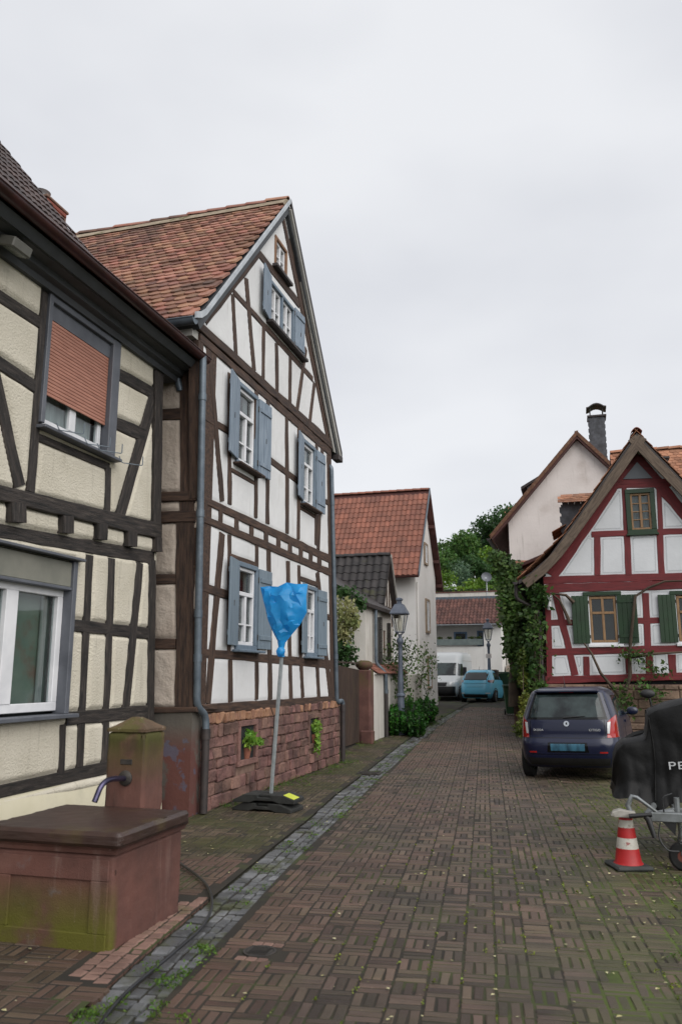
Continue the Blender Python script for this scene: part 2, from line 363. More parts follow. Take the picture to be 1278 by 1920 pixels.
# ---------------------------------------------------------------- roofs
def plate_proto(name, w, L, th, nose=.05, n=5):
    """flat tile with a rounded lower end; x across, y up-slope (0 = lower tip), z out"""
    e = [(-w / 2, L), (-w / 2, nose)] + [(-w / 2 * math.cos(math.pi * i / (n + 1)), nose - nose * math.sin(math.pi * i / (n + 1))) for i in range(1, n + 1)] + [(w / 2, nose), (w / 2, L)]
    k = len(e); v = [(x, y, 0) for x, y in e] + [(x, y, th) for x, y in e]
    f = [tuple(range(k, 2 * k))[::-1]] + [(i, (i + 1) % k, (i + 1) % k + k, i + k) for i in range(k)]
    me = bpy.data.meshes.new(name); me.from_pydata(v, [], [q[::-1] if i == 0 else q for i, q in enumerate(f)]); me.update()
    return me
def wave_proto(name, w, L, th, amp=.03, n=8, mode='s'):
    v = []; f = []
    for y in (0, L):
        for layer in (0, 1):
            for i in range(n + 1):
                t = i / n; x = (t - .5) * w
                z = amp * (math.sin(2 * math.pi * t) if mode == 's' else abs(math.sin(2 * math.pi * t)) ** .8 * (1 if t < .5 else .9) if mode == 'double' else math.sin(math.pi * t))
                v.append((x, y, z + (th if layer else 0)))
    k = n + 1
    for i in range(n):
        f.append((k + i, k + i + 1, 3 * k + i + 1, 3 * k + i)); f.append((i, i + 1, k + i + 1, k + i))
    f += [(0, k, 3 * k, 2 * k), (n, 2 * k + n, 3 * k + n, k + n)]
    me = bpy.data.meshes.new(name); me.from_pydata(v, [], f); me.update(); return me
def slope_items(E0, e, s, width, length, tw, ex, stagger=.5, tilt=.05, lift=.02, jit=.004, nproto=1, x0=0., keep=None, rot=.012):
    """tile frames on a roof slope: e along the eave, s up the slope"""
    e, s, E0 = Vector(e).normalized(), Vector(s).normalized(), Vector(E0); n = e.cross(s)
    if n.z < 0: n = -n
    fl = e.cross(s).dot(n) < 0
    items = []
    for r in range(int(length / ex)):
        off = (r % 2) * stagger * tw
        for c in range(int(width / tw) + 1):
            x = x0 + c * tw + off + tw / 2
            if x > width - tw * .2: continue
            p = E0 + e * x + s * (r * ex + random.uniform(-jit, jit) * 2) + n * (lift + random.uniform(0, jit))
            if keep and not keep(x, r * ex): continue
            ta = tilt + random.uniform(-.01, .01); ra = random.uniform(-rot, rot)
            yy = (s * math.cos(ta) - n * math.sin(ta)); zz = (n * math.cos(ta) + s * math.sin(ta)); xx = -e if fl else e
            xx2 = xx * math.cos(ra) + yy * math.sin(ra); yy2 = yy * math.cos(ra) - xx * math.sin(ra)
            items.append((frame(p, xx2, yy2, zz), random.randrange(nproto)))
    return items
# ---------------------------------------------------------------- foliage
def leaf_mesh(name, pts, size, m, nrm=None, flat=0., aspect=.6, jit=.6, droop=0.):
    """one diamond leaf per point"""
    pts = np.asarray(pts, float); n = len(pts); d = RNG.normal(size=(n, 3)); d[:, 2] -= droop
    if nrm is not None:
        d -= nrm * (np.sum(d * nrm, 1, keepdims=True) * flat)
    d /= np.linalg.norm(d, axis=1, keepdims=True); q = RNG.normal(size=(n, 3))
    if nrm is not None: q = np.cross(nrm + q * (1 - flat) * .8, d)
    else: q = np.cross(q, d)
    q /= np.linalg.norm(q, axis=1, keepdims=True) + 1e-9; up = np.cross(d, q)
    s = size * (1 + jit * RNG.uniform(-1, 1, (n, 1)))
    v = np.stack([pts - d * s * .5, pts + q * s * aspect * .5 + up * s * .08, pts + d * s * .5, pts - q * s * aspect * .5 + up * s * .08], 1).reshape(-1, 3)
    f = np.arange(4 * n).reshape(n, 4); return np_mesh(name, v, f, m, rnd=np.repeat(RNG.uniform(0, 1, n), 4))
def blob_pts(n, c, r, shell=.55, seed=None):
    d = RNG.normal(size=(n, 3)); d /= np.linalg.norm(d, axis=1, keepdims=True)
    rad = shell + (1 - shell) * RNG.uniform(0, 1, (n, 1)); k = np.array([1 + .18 * math.sin(3 * a[0] * 4 + a[1] * 5) for a in d])[:, None]
    return np.array(c) + d * rad * k * np.array(r)
def foliage(parent, name, pts, size, m, **kw):
    c = pts.mean(0); c[2] = pts[:, 2].min(); return put(name, leaf_mesh(name, pts - c, size, m, **kw), parent, Matrix.Translation(Vector(c)))
def lump(mb, c, r, n=10, noise=.12, sq=1.):
    v = []; f = []
    for i in range(n + 1):
        th = math.pi * i / n
        for j in range(2 * n):
            ph = math.pi * j / n; k = 1 + random.uniform(-noise, noise)
            s = lambda t: math.copysign(abs(t) ** sq, t)
            v.append((c[0] + r[0] * k * s(math.sin(th)) * s(math.cos(ph)), c[1] + r[1] * k * s(math.sin(th)) * s(math.sin(ph)), c[2] + r[2] * k * s(math.cos(th))))
    for i in range(n):
        for j in range(2 * n): f.append((i * 2 * n + j, (i + 1) * 2 * n + j, (i + 1) * 2 * n + (j + 1) % (2 * n), i * 2 * n + (j + 1) % (2 * n)))
    return mb.add(v, f)
# ================================================================ GROUND
M_SOIL = mat('soil', '#2b2a20', '#3c3a2c', scale=3, rough=.95, bump=.4, bscale=40, coord='World')
M_JOINT = mat('joint_sand', '#201c16', '#2e281f', scale=2, rough=.95, coord='World', layers=[('#3c451a', 1.6, .5, .64, .7), ('#4a5a1a', 1.9, .4, .56, .95, 'x', -.9, .6)])
M_PAVE = mat('clinker_paver', '#3e352d', '#544539', scale=1.1, rough=.58, bump=.35, bscale=90, rnd=.58, hue=.018, coord='World', spec=.4,
             layers=[('#6a5344', .55, .52, .74, .45), ('#5e5248', .33, .48, .66, .5), ('#62443a', .5, .42, .62, .4, 'x', -1.1, -1.9), ('#3b3a22', 1.3, .5, .7, .45), ('#444b20', 1.7, .36, .58, .78, 'x', -.6, .8), ('#8d7d70', 70, .62, .72, .4)])
M_PAVE2 = mat('walk_paver', '#41392e', '#564a3c', scale=1.0, rough=.7, bump=.35, bscale=90, rnd=.48, hue=.016, coord='World', spec=.35,
              layers=[('#664a40', .5, .56, .75, .4), ('#3a3c1c', .9, .4, .6, .7), ('#8d8168', 60, .67, .75, .4)])
M_SETT = mat('basalt_sett', '#424344', '#67686a', scale=2.5, rough=.55, bump=.6, bscale=40, rnd=.42, coord='World', layers=[('#41451f', 2.4, .5, .66, .7), ('#76685a', 1.4, .58, .75, .5)])
M_PINKC = mat('pink_cobble', '#664e45', '#7d6257', scale=3, rough=.8, bump=.4, bscale=40, rnd=.22, coord='World', layers=[('#4a4a28', 3, .55, .7, .6)])
M_IRON = mat('cast_iron', '#2e2c2a', '#45403b', scale=10, rough=.6, metal=.3, bump=.3, bscale=40)
M_WEED = leafmat('weed_leaf', '#3c5a1c', '#5f7c2c', rnd=.4)
M_MOSS = leafmat('moss_leaf', '#4c5a16', '#6f7a24', rnd=.4, trans=.1)
M_FALLEN = mat('fallen_leaf', '#8a8450', '#c4bd9a', scale=30, rough=.8, rnd=.5, coord='World')
GLp = [(120, 1925), (250, 1803), (281, 1782), (313, 1753), (353, 1719), (397, 1681), (435, 1653), (466, 1625), (497, 1600), (541, 1564), (588, 1528), (618, 1497), (674, 1456), (697, 1438), (743, 1401), (805, 1359), (841, 1339)]
GRp = [(272, 1915), (344, 1838), (388, 1785), (438, 1741), (482, 1688), (519, 1647), (563, 1603), (610, 1559), (664, 1507), (710, 1459), (736, 1438), (769, 1405), (825, 1359), (858, 1336)]
def edge(pp):
    q = np.array([onG(*p)[:2] for p in pp]); q = q[np.argsort(q[:, 1])]
    x0 = q[0, 0] - (q[3, 0] - q[0, 0]) / (q[3, 1] - q[0, 1]) * (q[0, 1] + 3)
    ys = np.concatenate([[-3], q[:, 1], [60]]); xs = np.concatenate([[x0], q[:, 0], [q[-1, 0] - 1.0]])
    return lambda y: float(np.interp(y, ys, xs))
GL0, GR0 = edge(GLp), edge(GRp)
def sm(fn): return lambda y: sum(fn(y + d) for d in (-.6, -.3, 0, .3, .6)) / 5
GL, GR = sm(GL0), sm(GR0)
g = MB()
ys = [-80, 0, 19, 26, 34, 42, 48, 120, 900]; xs = [-500, -40, -8, 8, 40, 500]
for y in ys:
    for x in xs: g.v.append((x, y, gz(y) - .03))
for i in range(len(ys) - 1):
    for j in range(len(xs) - 1): k = i * len(xs) + j; g.f.append((k, k + 1, k + 1 + len(xs), k + len(xs)))
tag(g.build('ground', M_SOIL), 'dark soil ground under the whole lane', 'ground', kind='structure')
def strip(name, fl, fr, y0, y1, m, label, dz=0., st=.5):
    b = MB(); n = int((y1 - y0) / st) + 1
    for i in range(n + 1):
        y = y0 + (y1 - y0) * i / n; b.v += [(fl(y), y, gz(y) + dz), (fr(y), y, gz(y) + dz)]
    b.f = [(2 * i, 2 * i + 1, 2 * i + 3, 2 * i + 2) for i in range(n)]
    return tag(b.build(name, m), label, name, kind='structure')
road = strip('road', GR, lambda y: 9., -2., 60., M_JOINT, 'brown clinker paved lane leading away between the houses')
walk = strip('pavement', lambda y: -9.5, GL, -2., 60., M_JOINT, 'mossy brick pavement along the left house fronts')
gutter = strip('gutter', GL, GR, -2., 60., M_JOINT, 'shallow gutter of grey basalt setts between lane and pavement', -.028)
PB = [brick_proto('brick', .1795, .0522, .028, .006, .003) for _ in range(5)]
PR = R(6.2)
def weave(test, y1):
    it = []; c, s = math.cos(PR), math.sin(PR); B = .19
    for i in range(-60, 60):
        for j in range(5, int(y1 / B) + 20):
            cx, cy = (i + .5) * B, (j + .5) * B; x, y = cx * c - cy * s, cx * s + cy * c
            if y < 2.6 or y > y1: continue
            if max(0, proj((x, y, 0))[0] - 1400) > 0 or proj((x, y, 0))[0] < -150 or proj((x, y, 0))[1] > 2050: continue
            h = (i + j + (random.random() < .13)) % 2
            for k in (-1, 0, 1):
                ux, uy = (0, k * B / 3) if h else (k * B / 3, 0)
                bx, by = cx + ux, cy + uy; x, y = bx * c - by * s, bx * s + by * c
                if not test(x, y): continue
                a = PR + (0 if h else math.pi / 2) + random.gauss(0, .014)
                M4 = Matrix.Translation((x + random.gauss(0, .0015), y + random.gauss(0, .0015), gz(y) - .0245 + .0009 * math.sin(x * 2.3 + y * .9) * math.sin(y * 1.7 - x) + random.gauss(0, .0014))) @ Matrix.Rotation(a, 4, 'Z') @ Matrix.Rotation(random.gauss(0, .008), 4, 'X') @ Matrix.Rotation(random.gauss(0, .006), 4, 'Y')
                it.append((M4, random.randrange(5)))
    return it
MANH = onG(487, 1785)
def far(x, y, p, r): return math.hypot(x - p[0], y - p[1]) > r
pieces(road, 'brick', PB, weave(lambda x, y: GR(y) + .045 < x < 3.4 and far(x, y, MANH, .17) and not (y > 21 and x > -.9), 36), M_PAVE, stuff='paving')
pieces(walk, 'brick', PB, weave(lambda x, y: -5.3 < x < GL(y) - .06 and not (-3.9 < x < -2.86 and 4.85 < y < 5.75) and not (y < 6.1 and x > GL(y) - .33 and y > 4.36) and not (x < -4.62 and y < 15.8), 30), M_PAVE2, stuff='paving')
# gutter setts: a row of long stones on the pavement side, smaller ones beside it
SP = []
for _ in range(6):
    me = brick_proto('sett', 1, 1, 1, .12, .07); SP.append(me)
it = []; y = 2.9
col = [(0, .36), (.37, .59), (.60, .80), (.81, 1.0)]
for ci, (a, b) in enumerate(col):
    y = 2.8 + .07 * ci
    while y < 34:
        L = random.uniform(.11, .17) if ci else random.uniform(.13, .2)
        if y > 20: L *= 1.15
        yc = y + L / 2; xl, xr = GL(yc), GR(yc); w = xr - xl; x = xl + w * (a + b) / 2
        sl = math.atan2(GL(yc + .3) - GL(yc - .3), .6)
        if not (20.5 < yc < 30 and random.random() < .35) and far(x, yc, onG(693, 1450), .2):
            dip = -.03 * math.sin(math.pi * (a + b) / 2)
            it.append((Matrix.Translation((x, yc, gz(yc) - .066 + dip * .3 + random.gauss(0, .004))) @ Matrix.Rotation(-sl + random.gauss(0, .04), 4, 'Z') @ Matrix.Rotation(random.gauss(0, .03), 4, 'X') @ Matrix.Rotation(random.gauss(0, .03), 4, 'Y') @ Matrix.Diagonal((w * (b - a) * random.uniform(.8, .92), L * random.uniform(.8, .88), .06, 1)), random.randrange(6)))
        y += L
pieces(gutter, 'sett', SP, it, M_SETT, stuff='setts')
it = []
for ci in range(3):
    y = 4.35 + .03 * ci
    while y < 6.05 - .1 * ci:
        L = random.uniform(.075, .11); yc = y + L / 2
        it.append((Matrix.Translation((GL(yc) - .06 - ci * .095, yc, -.045 + random.gauss(0, .003))) @ Matrix.Rotation(-math.atan2(GL(yc + .3) - GL(yc - .3), .6) + random.gauss(0, .06), 4, 'Z') @ Matrix.Diagonal((.082, L * .88, .052, 1)), random.randrange(6))); y += L
pieces(walk, 'cobble', [brick_proto('cobble', 1, 1, 1, .12, .07) for _ in range(6)], it, M_PINKC)
# iron covers
t = thing('manhole_cover', (MANH[0], MANH[1], .0), 'small round iron cover set in the brick lane', 'manhole cover')
b = MB(); b.lathe([(.001, -.02), (.085, -.02), (.085, .004), (.001, .004)], 28, Matrix.Translation((MANH[0], MANH[1], .004))); b.build('lid', M_IRON, t)
b = MB()
for k in range(-3, 4): b.box(MANH[0] - .06, MANH[0] + .06, MANH[1] + k * .02 - .004, MANH[1] + k * .02 + .004, .009, .012)
b.build('ribs', M_IRON, t)
b = MB(); b.lathe([(.088, -.02), (.105, -.02), (.105, .008), (.088, .008)], 28, Matrix.Translation((MANH[0], MANH[1], .0)), cap=False); b.build('collar', M_IRON, t)
for k in (-1, 0, 1):
    for sy in (-1, 1): MB().cbox(MANH[0] + k * .07 - .032, MANH[0] + k * .07 + .032, MANH[1] + sy * .14 - .03, MANH[1] + sy * .14 + .03, -.02, .006, .005).build('cobble', M_PINKC, t)
p = onG(693, 1450); t = thing('drain_cover', p, 'dark rectangular iron drain cover in the sett gutter', 'drain cover')
b = MB(); b.cbox(p[0] - .2, p[0] + .2, p[1] - .17, p[1] + .17, -.02, .016, .006); b.build('grate_frame', M_IRON, t)
b = MB()
for k in range(-4, 5): b.box(p[0] - .16, p[0] + .16, p[1] + k * .034 - .008, p[1] + k * .034 + .008, .017, .024)
b.build('grate_bars', M_IRON, t)
# weeds, moss, litter: nobody could count them
def scatter(n, fx, fz=lambda y: gz(y)): return np.array([(lambda p: (p[0], p[1], fz(p[1]) + p[2]))(fx()) for _ in range(n)])
def clump(cx, cy, r, n, h): return [(cx + random.gauss(0, r), cy + random.gauss(0, r), abs(random.gauss(0, h)) + .012 + gz(cy)) for _ in range(n)]
P = []
for _ in range(55): y = random.uniform(9.9, 15.9); P += clump(-4.5 + random.gauss(0, .08), y, .05, 28, .025)
for (x, y, n) in ((-4.35, 14.2, 5), (-4.4, 15.6, 6), (-4.4, 15.0, 4), (-4.3, 12.6, 4), (-5.1, 19.4, 6), (-5.0, 20.3, 8), (-4.9, 16.6, 5), (-5.0, 17.6, 4)):
    for _ in range(n): P += clump(x + random.gauss(0, .1), y + random.gauss(0, .25), .07, 35, .03)
for _ in range(90):
    y = random.uniform(3.6, 20); P += clump(GL(y) + (GR(y) - GL(y)) * random.choice((.37, .6, .8, 1.0, 1.0)), y, .035, 24, .012)
for _ in range(90): y = random.uniform(19.5, 33); P += clump(GL(y) + (GR(y) - GL(y)) * random.uniform(-.5, .9), y, .12, 30, .035)
for (px, py, r) in ((375, 1778, .06), (325, 1835, .07), (290, 1850, .07), (205, 1890, .08), (300, 1905, .05), (170, 1910, .06)):
    q = onG(px, py)
    for _ in range(3): P += clump(q[0] + random.gauss(0, r), q[1] + random.gauss(0, r), .03, 45, .008)
for (px, py) in ((1275, 1660), (1278, 1800), (1272, 1655)):
    q = onG(px, py); P += clump(q[0], q[1], .06, 70, .02)
tag(foliage(None, 'weeds', np.array(P), .019, M_WEED, aspect=.45), 'low green weeds in gutter, joints and along wall foot', 'weeds', kind='stuff')
P = []
c, s = math.cos(PR), math.sin(PR)
for _ in range(1100):
    y = random.uniform(3.2, 13); x = random.gauss(.75, .75)
    if x < -1.6 or x > 2.2 or math.sin(x * 3.1 + y * 1.7) * math.sin(y * 2.3 - x) < .12: continue
    u, v = x * c + y * s, -x * s + y * c
    if random.random() < .5: u = round(u / .19) * .19
    else: v = round(v / .19) * .19
    P += [(u * c - v * s + random.gauss(0, .008), u * s + v * c + random.gauss(0, .02), .012 + abs(random.gauss(0, .003))) for _ in range(10)]
for _ in range(160):
    y = random.uniform(3.2, 9); x = random.uniform(-1.9, 0)
    u, v = x * c + y * s, -x * s + y * c; u = round(u / .19) * .19
    if x < GR(y): continue
    P += [(u * c - v * s + random.gauss(0, .006), u * s + v * c + random.gauss(0, .03), .011) for _ in range(6)]
tag(foliage(None, 'moss', np.array(P), .013, M_MOSS, aspect=.7), 'moss growing in the joints of the brick lane', 'moss', kind='stuff')
P = [(random.uniform(-1.9, 1.6), random.uniform(3.4, 14), .014) for _ in range(260)] + [(random.uniform(-4.4, -2.9), random.uniform(3.4, 12), .014) for _ in range(120)] + [(random.gauss(.8, .5), random.gauss(8.5, 1.5), .014) for _ in range(160)]
tag(foliage(None, 'fallen_leaves', np.array(P), .026, M_FALLEN, nrm=np.tile([0, 0, 1.], (len(P), 1)), flat=.95), 'small pale fallen leaves and petals scattered on the paving', 'leaves', kind='stuff')
# ================================================================ shared house parts
M_WHITEF = mat('white_window_paint', '#c9cacd', '#dcdcde', scale=3, rough=.35, coord='World')
M_GLASS = glass('window_glass', (.72, .76, .76)); M_GLASSL = glass('clear_glass', (.8, .84, .84))
M_DARK = mat('painted_backing', '#1c1e20', '#2a2c2d', scale=2, rough=.9, coord='World')  # dark tone stands for unlit interiors; shade is put into the colour
M_CURT = mat('net_curtain', '#9a9c9c', '#b6b7b6', scale=8, rough=.9, stretch=(9, 9, .5), coord='World')
M_ZINC = mat('zinc', '#505a63', '#656f78', scale=6, rough=.45, metal=.35, coord='World', bump=.1, bscale=30)
M_PIPED = mat('dark_standpipe', '#2a2626', '#39312f', scale=8, rough=.6, coord='World')
M_LEAD = mat('light_verge_metal', '#9fa5aa', '#b9bec2', scale=5, rough=.45, metal=.2, coord='World')
def window(pl, root, r, fm, cols=(0, .5, 1), rows=(0, .7, 1), fw=.055, tw=.045, depth=(-.09, -.03), gm=None, bars=(), bw=.022, name='window', split_top=False, curtain=None, back=-.2, room=None):
    """frame with its transoms and mullions as one part, each pane a sub-part; r = a0,a1,b0,b1"""
    a0, a1, b0, b1 = r; d0, d1 = depth; mb = MB(); w, h = a1 - a0, b1 - b0
    pl.box(mb, a0, a1, b0, b0 + fw, d0, d1, .006); pl.box(mb, a0, a1, b1 - fw, b1, d0, d1, .006)
    pl.box(mb, a0, a0 + fw, b0 + fw, b1 - fw, d0, d1, .006); pl.box(mb, a1 - fw, a1, b0 + fw, b1 - fw, d0, d1, .006)
    ia, ib, ja, jb = a0 + fw, a1 - fw, b0 + fw, b1 - fw; iw, ih = ib - ia, jb - ja
    for rr in rows[1:-1]: pl.box(mb, ia, ib, ja + rr * ih - tw / 2, ja + rr * ih + tw / 2, d0, d1 + .012, .006)
    for ri in range(len(rows) - 1):
        if ri == len(rows) - 2 and not split_top and len(rows) > 2: continue
        za, zb = ja + rows[ri] * ih, ja + rows[ri + 1] * ih
        for cc in cols[1:-1]: pl.box(mb, ia + cc * iw - tw / 2, ia + cc * iw + tw / 2, za + (tw / 2 if ri else 0), zb - (tw / 2 if ri < len(rows) - 2 else 0), d0, d1 + .006, .005)
    for (ri, z) in bars:
        za, zb = ja + rows[ri] * ih, ja + rows[ri + 1] * ih; zz = za + z * (zb - za)
        pl.box(mb, ia, ib, zz - bw / 2, zz + bw / 2, d0 + .02, d1 - .008)
    wd = mb.build(name, fm, root)
    for ri in range(len(rows) - 1):
        cs = cols if (split_top or ri < len(rows) - 2 or len(rows) == 2) else (0, 1)
        za, zb = ja + rows[ri] * ih, ja + rows[ri + 1] * ih
        for ci in range(len(cs) - 1):
            m = MB(); pl.box(m, ia + cs[ci] * iw + .004, ia + cs[ci + 1] * iw - .004, za + .004, zb - .004, d0 + .022, d0 + .027); m.build('pane', gm or M_GLASS, wd)
    m = MB(); pl.box(m, a0 + .01, a1 - .01, b0 + .01, b1 - .01, back - .01, back); m.build('painted_backing', room or M_DARK, wd)  # flat backing panel whose colour stands in for the room's light
    if curtain:
        for (ca, cb, za, zb) in curtain:
            v = []; n = 26
            for i in range(n + 1):
                t = i / n; a = ia + (ca + (cb - ca) * t) * iw; d = d0 - .04 + .015 * math.sin(t * 30) + .006 * math.sin(t * 71)
                v += [pl.P(a, ja + za * ih, d), pl.P(a, ja + zb * ih, d)]
            m = MB(); m.add(v, [(2 * i, 2 * i + 2, 2 * i + 3, 2 * i + 1) for i in range(n)]); m.build('curtain', M_CURT, wd, smooth=60)
    return wd
def ring(pl, r, w, d0, d1, mb=None, c=.006):
    a0, a1, b0, b1 = r; mb = mb or MB()
    pl.box(mb, a0 - w, a1 + w, b1, b1 + w, d0, d1, c); pl.box(mb, a0 - w, a1 + w, b0 - w, b0, d0, d1, c)
    pl.box(mb, a0 - w, a0, b0, b1, d0, d1, c); pl.box(mb, a1, a1 + w, b0, b1, d0, d1, c); return mb
def shutter(pl, root, hinge, zc, w, h, side, ang, m, planks=5, th=.03):
    """board shutter hinged at a; side -1 opens to lower u. Local x runs away from the hinge"""
    mb = MB(); pw = w / planks
    for i in range(planks): mb.cbox(i * pw + .0015, (i + 1) * pw - .0015, -th / 2, th / 2, -h / 2, h / 2, .004)
    for z in (-h * .36, h * .36): mb.cbox(.03, w - .03, -th / 2 - .018, -th / 2 - .0005, z - .035, z + .035, .004)
    u = pl.u * side; x = u * math.cos(ang) + pl.n * math.sin(ang); z = Vector((0, 0, 1)); y = z.cross(x)
    o = mb.build('shutter', m, root, world=frame(pl.P(hinge, zc, .035), x, y, z))
    k = MB()
    for zz in (-h * .36, h * .36): k.tube([(-.01, 0, zz - .04), (-.01, 0, zz + .04)], .012, 8)
    k.cbox(w * .55, w * .58, (th / 2 + .0005) * -side - .006, (th / 2 + .0005) * -side + .006, -.06, .02, .002)
    k.build('hinge', M_IRON, o, world=WM[o]); return o
def gutter_run(root, p0, p1, r, m, name='gutter'):
    p0, p1 = Vector(p0), Vector(p1); d = (p1 - p0).normalized(); a = d.cross(Vector((0, 0, 1))).normalized(); n = 9; v = []; mb = MB()
    for p in (p0, p1):
        for rr in (r, r - .006):
            for i in range(n + 1): t = math.pi * i / n; v.append(p + a * math.cos(t) * rr - Vector((0, 0, 1)) * math.sin(t) * rr)
    k = n + 1; f = []
    for i in range(n): f += [(i, i + 1, 2 * k + i + 1, 2 * k + i), (k + i, 3 * k + i, 3 * k + i + 1, k + i + 1)]
    f += [(0, 2 * k, 3 * k, k), (n, k + n, 3 * k + n, 2 * k + n)]; f += [tuple(range(k))[::-1], tuple(range(2 * k, 3 * k))]
    mb.add(v, f); mb.tube([p0 + a * r, p1 + a * r], .011, 6); mb.tube([p0 - a * r, p1 - a * r], .008, 6)
    return mb.build(name, m, root, smooth=50)
def pipe(root, pts, r, m, collars=(), name='downpipe', n=12):
    o = MB().tube(pts, r, n).build(name, m, root, smooth=40)
    if collars:
        for p, q in collars: MB().tube([p, q], r * 1.18, n).build('collar', m, o, smooth=40)
    return o
def bend(pts, k=4, rr=.08):
    """round the corners of a polyline"""
    pts = [Vector(p) for p in pts]; out = [pts[0]]
    for i in range(1, len(pts) - 1):
        a, b, c = pts[i - 1], pts[i], pts[i + 1]; p = b + (a - b).normalized() * min(rr, (a - b).length / 2); q = b + (c - b).normalized() * min(rr, (c - b).length / 2)
        for j in range(k + 1): t = j / k; out.append(p * (1 - t) ** 2 + b * 2 * t * (1 - t) + q * t * t)
    return out + [pts[-1]]
# ================================================================ HOUSE 1: cream half-timbered house, far left
M_T1 = mat('tarred_timber', '#131110', '#3a332f', scale=3, rough=.75, bump=.9, bscale=14, stretch=(1, 9, 9), rnd=.18, bdist=.012, layers=[('#5a524b', 4, .54, .7, .6)])
M_P1 = mat('cream_roughcast', '#c0b9a8', '#d0c9b9', scale=1.2, rough=.95, bump=.9, bscale=42, coord='World', bdist=.018, layers=[('#9a917c', .8, .58, .8, .4), ('#837c6c', 2.5, .64, .8, .4)], streak=('#7d7666', .56, .78, .45))
M_PL1 = mat('cream_smooth_render', '#bfb89e', '#cbc4ad', scale=1.5, rough=.9, bump=.2, bscale=30, coord='World', layers=[('#8d8a72', 1.5, .55, .8, .5)])
M_GREYC = mat('grey_casing', '#4d5057', '#5d6067', scale=3, rough=.5, coord='World')
M_BOXG = mat('grey_beige_box', '#6f6f66', '#7d7c72', scale=3, rough=.6, coord='World')
M_SLAT = mat('salmon_slat', '#9b6a59', '#ab7866', scale=3, rough=.55, rnd=.05)
M_MAROON = mat('maroon_gutter', '#2c1614', '#3f2020', scale=4, rough=.35, coord='World', spec=.5)
M_SOFF = mat('grey_soffit', '#34373a', '#43464a', scale=2, rough=.6, coord='World')
M_TILE1 = mat('dark_brown_tile', '#2a2020', '#43332f', scale=5, rough=.6, rnd=.35, coord='World', bump=.3, bscale=40)
h1 = thing('timber_house', (-9, 5.5, 0), 'cream half-timbered house with black beams and salmon roller shutter behind the fountain', 'house')
A = Plane('x', -5.1)
b = MB(); b.box(-13, -5.3, 1.6, 9.12, 0, 5.7); b.build('wall', M_DARK, h1)
b = MB(); b.prism([(-5.28, 9.13, 0.), (-5.28, 9.13, 5.7), (-12.9, 9.13, 5.7), (-12.9, 9.13, 0.)], (0, .03, 0)); b.build('side_wall', M_P1, h1)
fr = Framing(A, h1, M_T1, .2); T = fr.t
T(-60, 515, 76, 605, 24); T(-60, 642, 66, 724, 27); T(86, 540, 57, 922, 15); T(-10, 700, 36, 912, 20)
T(203, 876, 200, 960, 11); T(70, 819, 205, 876, 15); T(219, 700, 290, 739, 22); T(214, 792, 272, 817, 24, wob=.1); T(287, 745, 224, 968, 19)
T(294, 690, 289, 990, 14, out=.05)
T(-120, 897, 296, 997, 29, out=.06, wob=.04); T(-120, 974, 289, 1046, 25, out=.0, wob=.04)
for (x, y, w, h) in ((-75, 934, 26, 34), (25, 962, 26, 36), (119, 984, 19, 32), (184, 998, 17, 29), (240, 1011, 17, 28), (290, 1022, 10, 26)):
    T(x, y - h / 2, x, y + h / 2, w, out=.075, name='joist_end', wob=.03)
T(285, 1050, 280, 1440, 13); T(168, 1041, 149, 1438, 13); T(209, 1047, 196, 1432, 12); T(262, 1055, 234, 1342, 13)
T(134, 1172, 278, 1188, 22); T(124, 1348, 274, 1334, 24); T(118, 1359, 115, 1450, 11); T(-120, 1512, 287, 1419, 24, wob=.04)
fr.m2((5.15, .7), (5.15, 2.75), .15, .15); fr.m2((5.2, 3.3), (5.2, 5.65), .15, .15)
w1 = (6.63, 7.86, 4.2, 5.58); w2 = (5.62, 7.28, 1.33, 2.86)
fr.hole(w1[0] - .05, w1[1] + .07, w1[2] - .05, w1[3] + .1); fr.hole(w2[0] - .05, w2[1] + .06, w2[2] - .05, w2[3] + .05)
fr.infill([(4.3, .5), (9.14, .5), (9.1, 3.05), (8.98, 5.66), (4.3, 5.66)], M_P1, step=.024, h0=-.014, h1=.026, rim=.035)
b = MB(); v = []; n = 30
for i in range(n + 1):
    y = 3.4 + (9.2 - 3.4) * i / n; bul = .02 * math.sin(y * 3) + (.1 if y > 9.0 else 0)
    for (dx, z) in ((-.25, 0), (.06 + bul, 0), (.05 + bul, .3), (.02 + bul * .5, .55), (-.03, .66), (-.25, .66)): v.append((A.val + dx, y, z))
b.add(v, [(i * 6 + j, (i + 1) * 6 + j, (i + 1) * 6 + (j + 1) % 6, i * 6 + (j + 1) % 6) for i in range(n) for j in range(6)] + [tuple(n * 6 + j for j in range(6)), tuple(range(6))[::-1]])
b.build('plinth', M_PL1, h1, smooth=40)
# upper window: half-lowered roller shutter
wd = window(A, h1, (w1[0] + .03, w1[1] - .1, w1[2] + .03, 4.75), M_WHITEF, rows=(0, 1), fw=.06, tw=.11, depth=(-.1, -.045), gm=M_GLASSL, curtain=[(0, 1, 0, 1)])
b = MB(); a0, a1, b0, b1 = w1; A.box(b, a0 - .06, a0, b0, b1 + .07, -.1, .05, .006); A.box(b, a1 - .08, a1 + .08, b0, b1 + .07, -.1, .05, .006); A.box(b, a0, a1 - .08, b1 - .05, b1 + .07, -.1, .045, .006)
sh = b.build('shutter_casing', M_GREYC, h1)
b = MB(); A.box(b, a0, a1 - .08, 5.36, b1 - .05, -.1, .0); b.build('shutter_box', M_GREYC, sh)
ns = 22; sh_ = (5.36 - 4.53) / ns
sb = MB(); A.box(sb, a0 + .005, a1 - .085, 0, sh_ * .95, -.02, -.004, .004)
z0 = 4.53; s0 = None
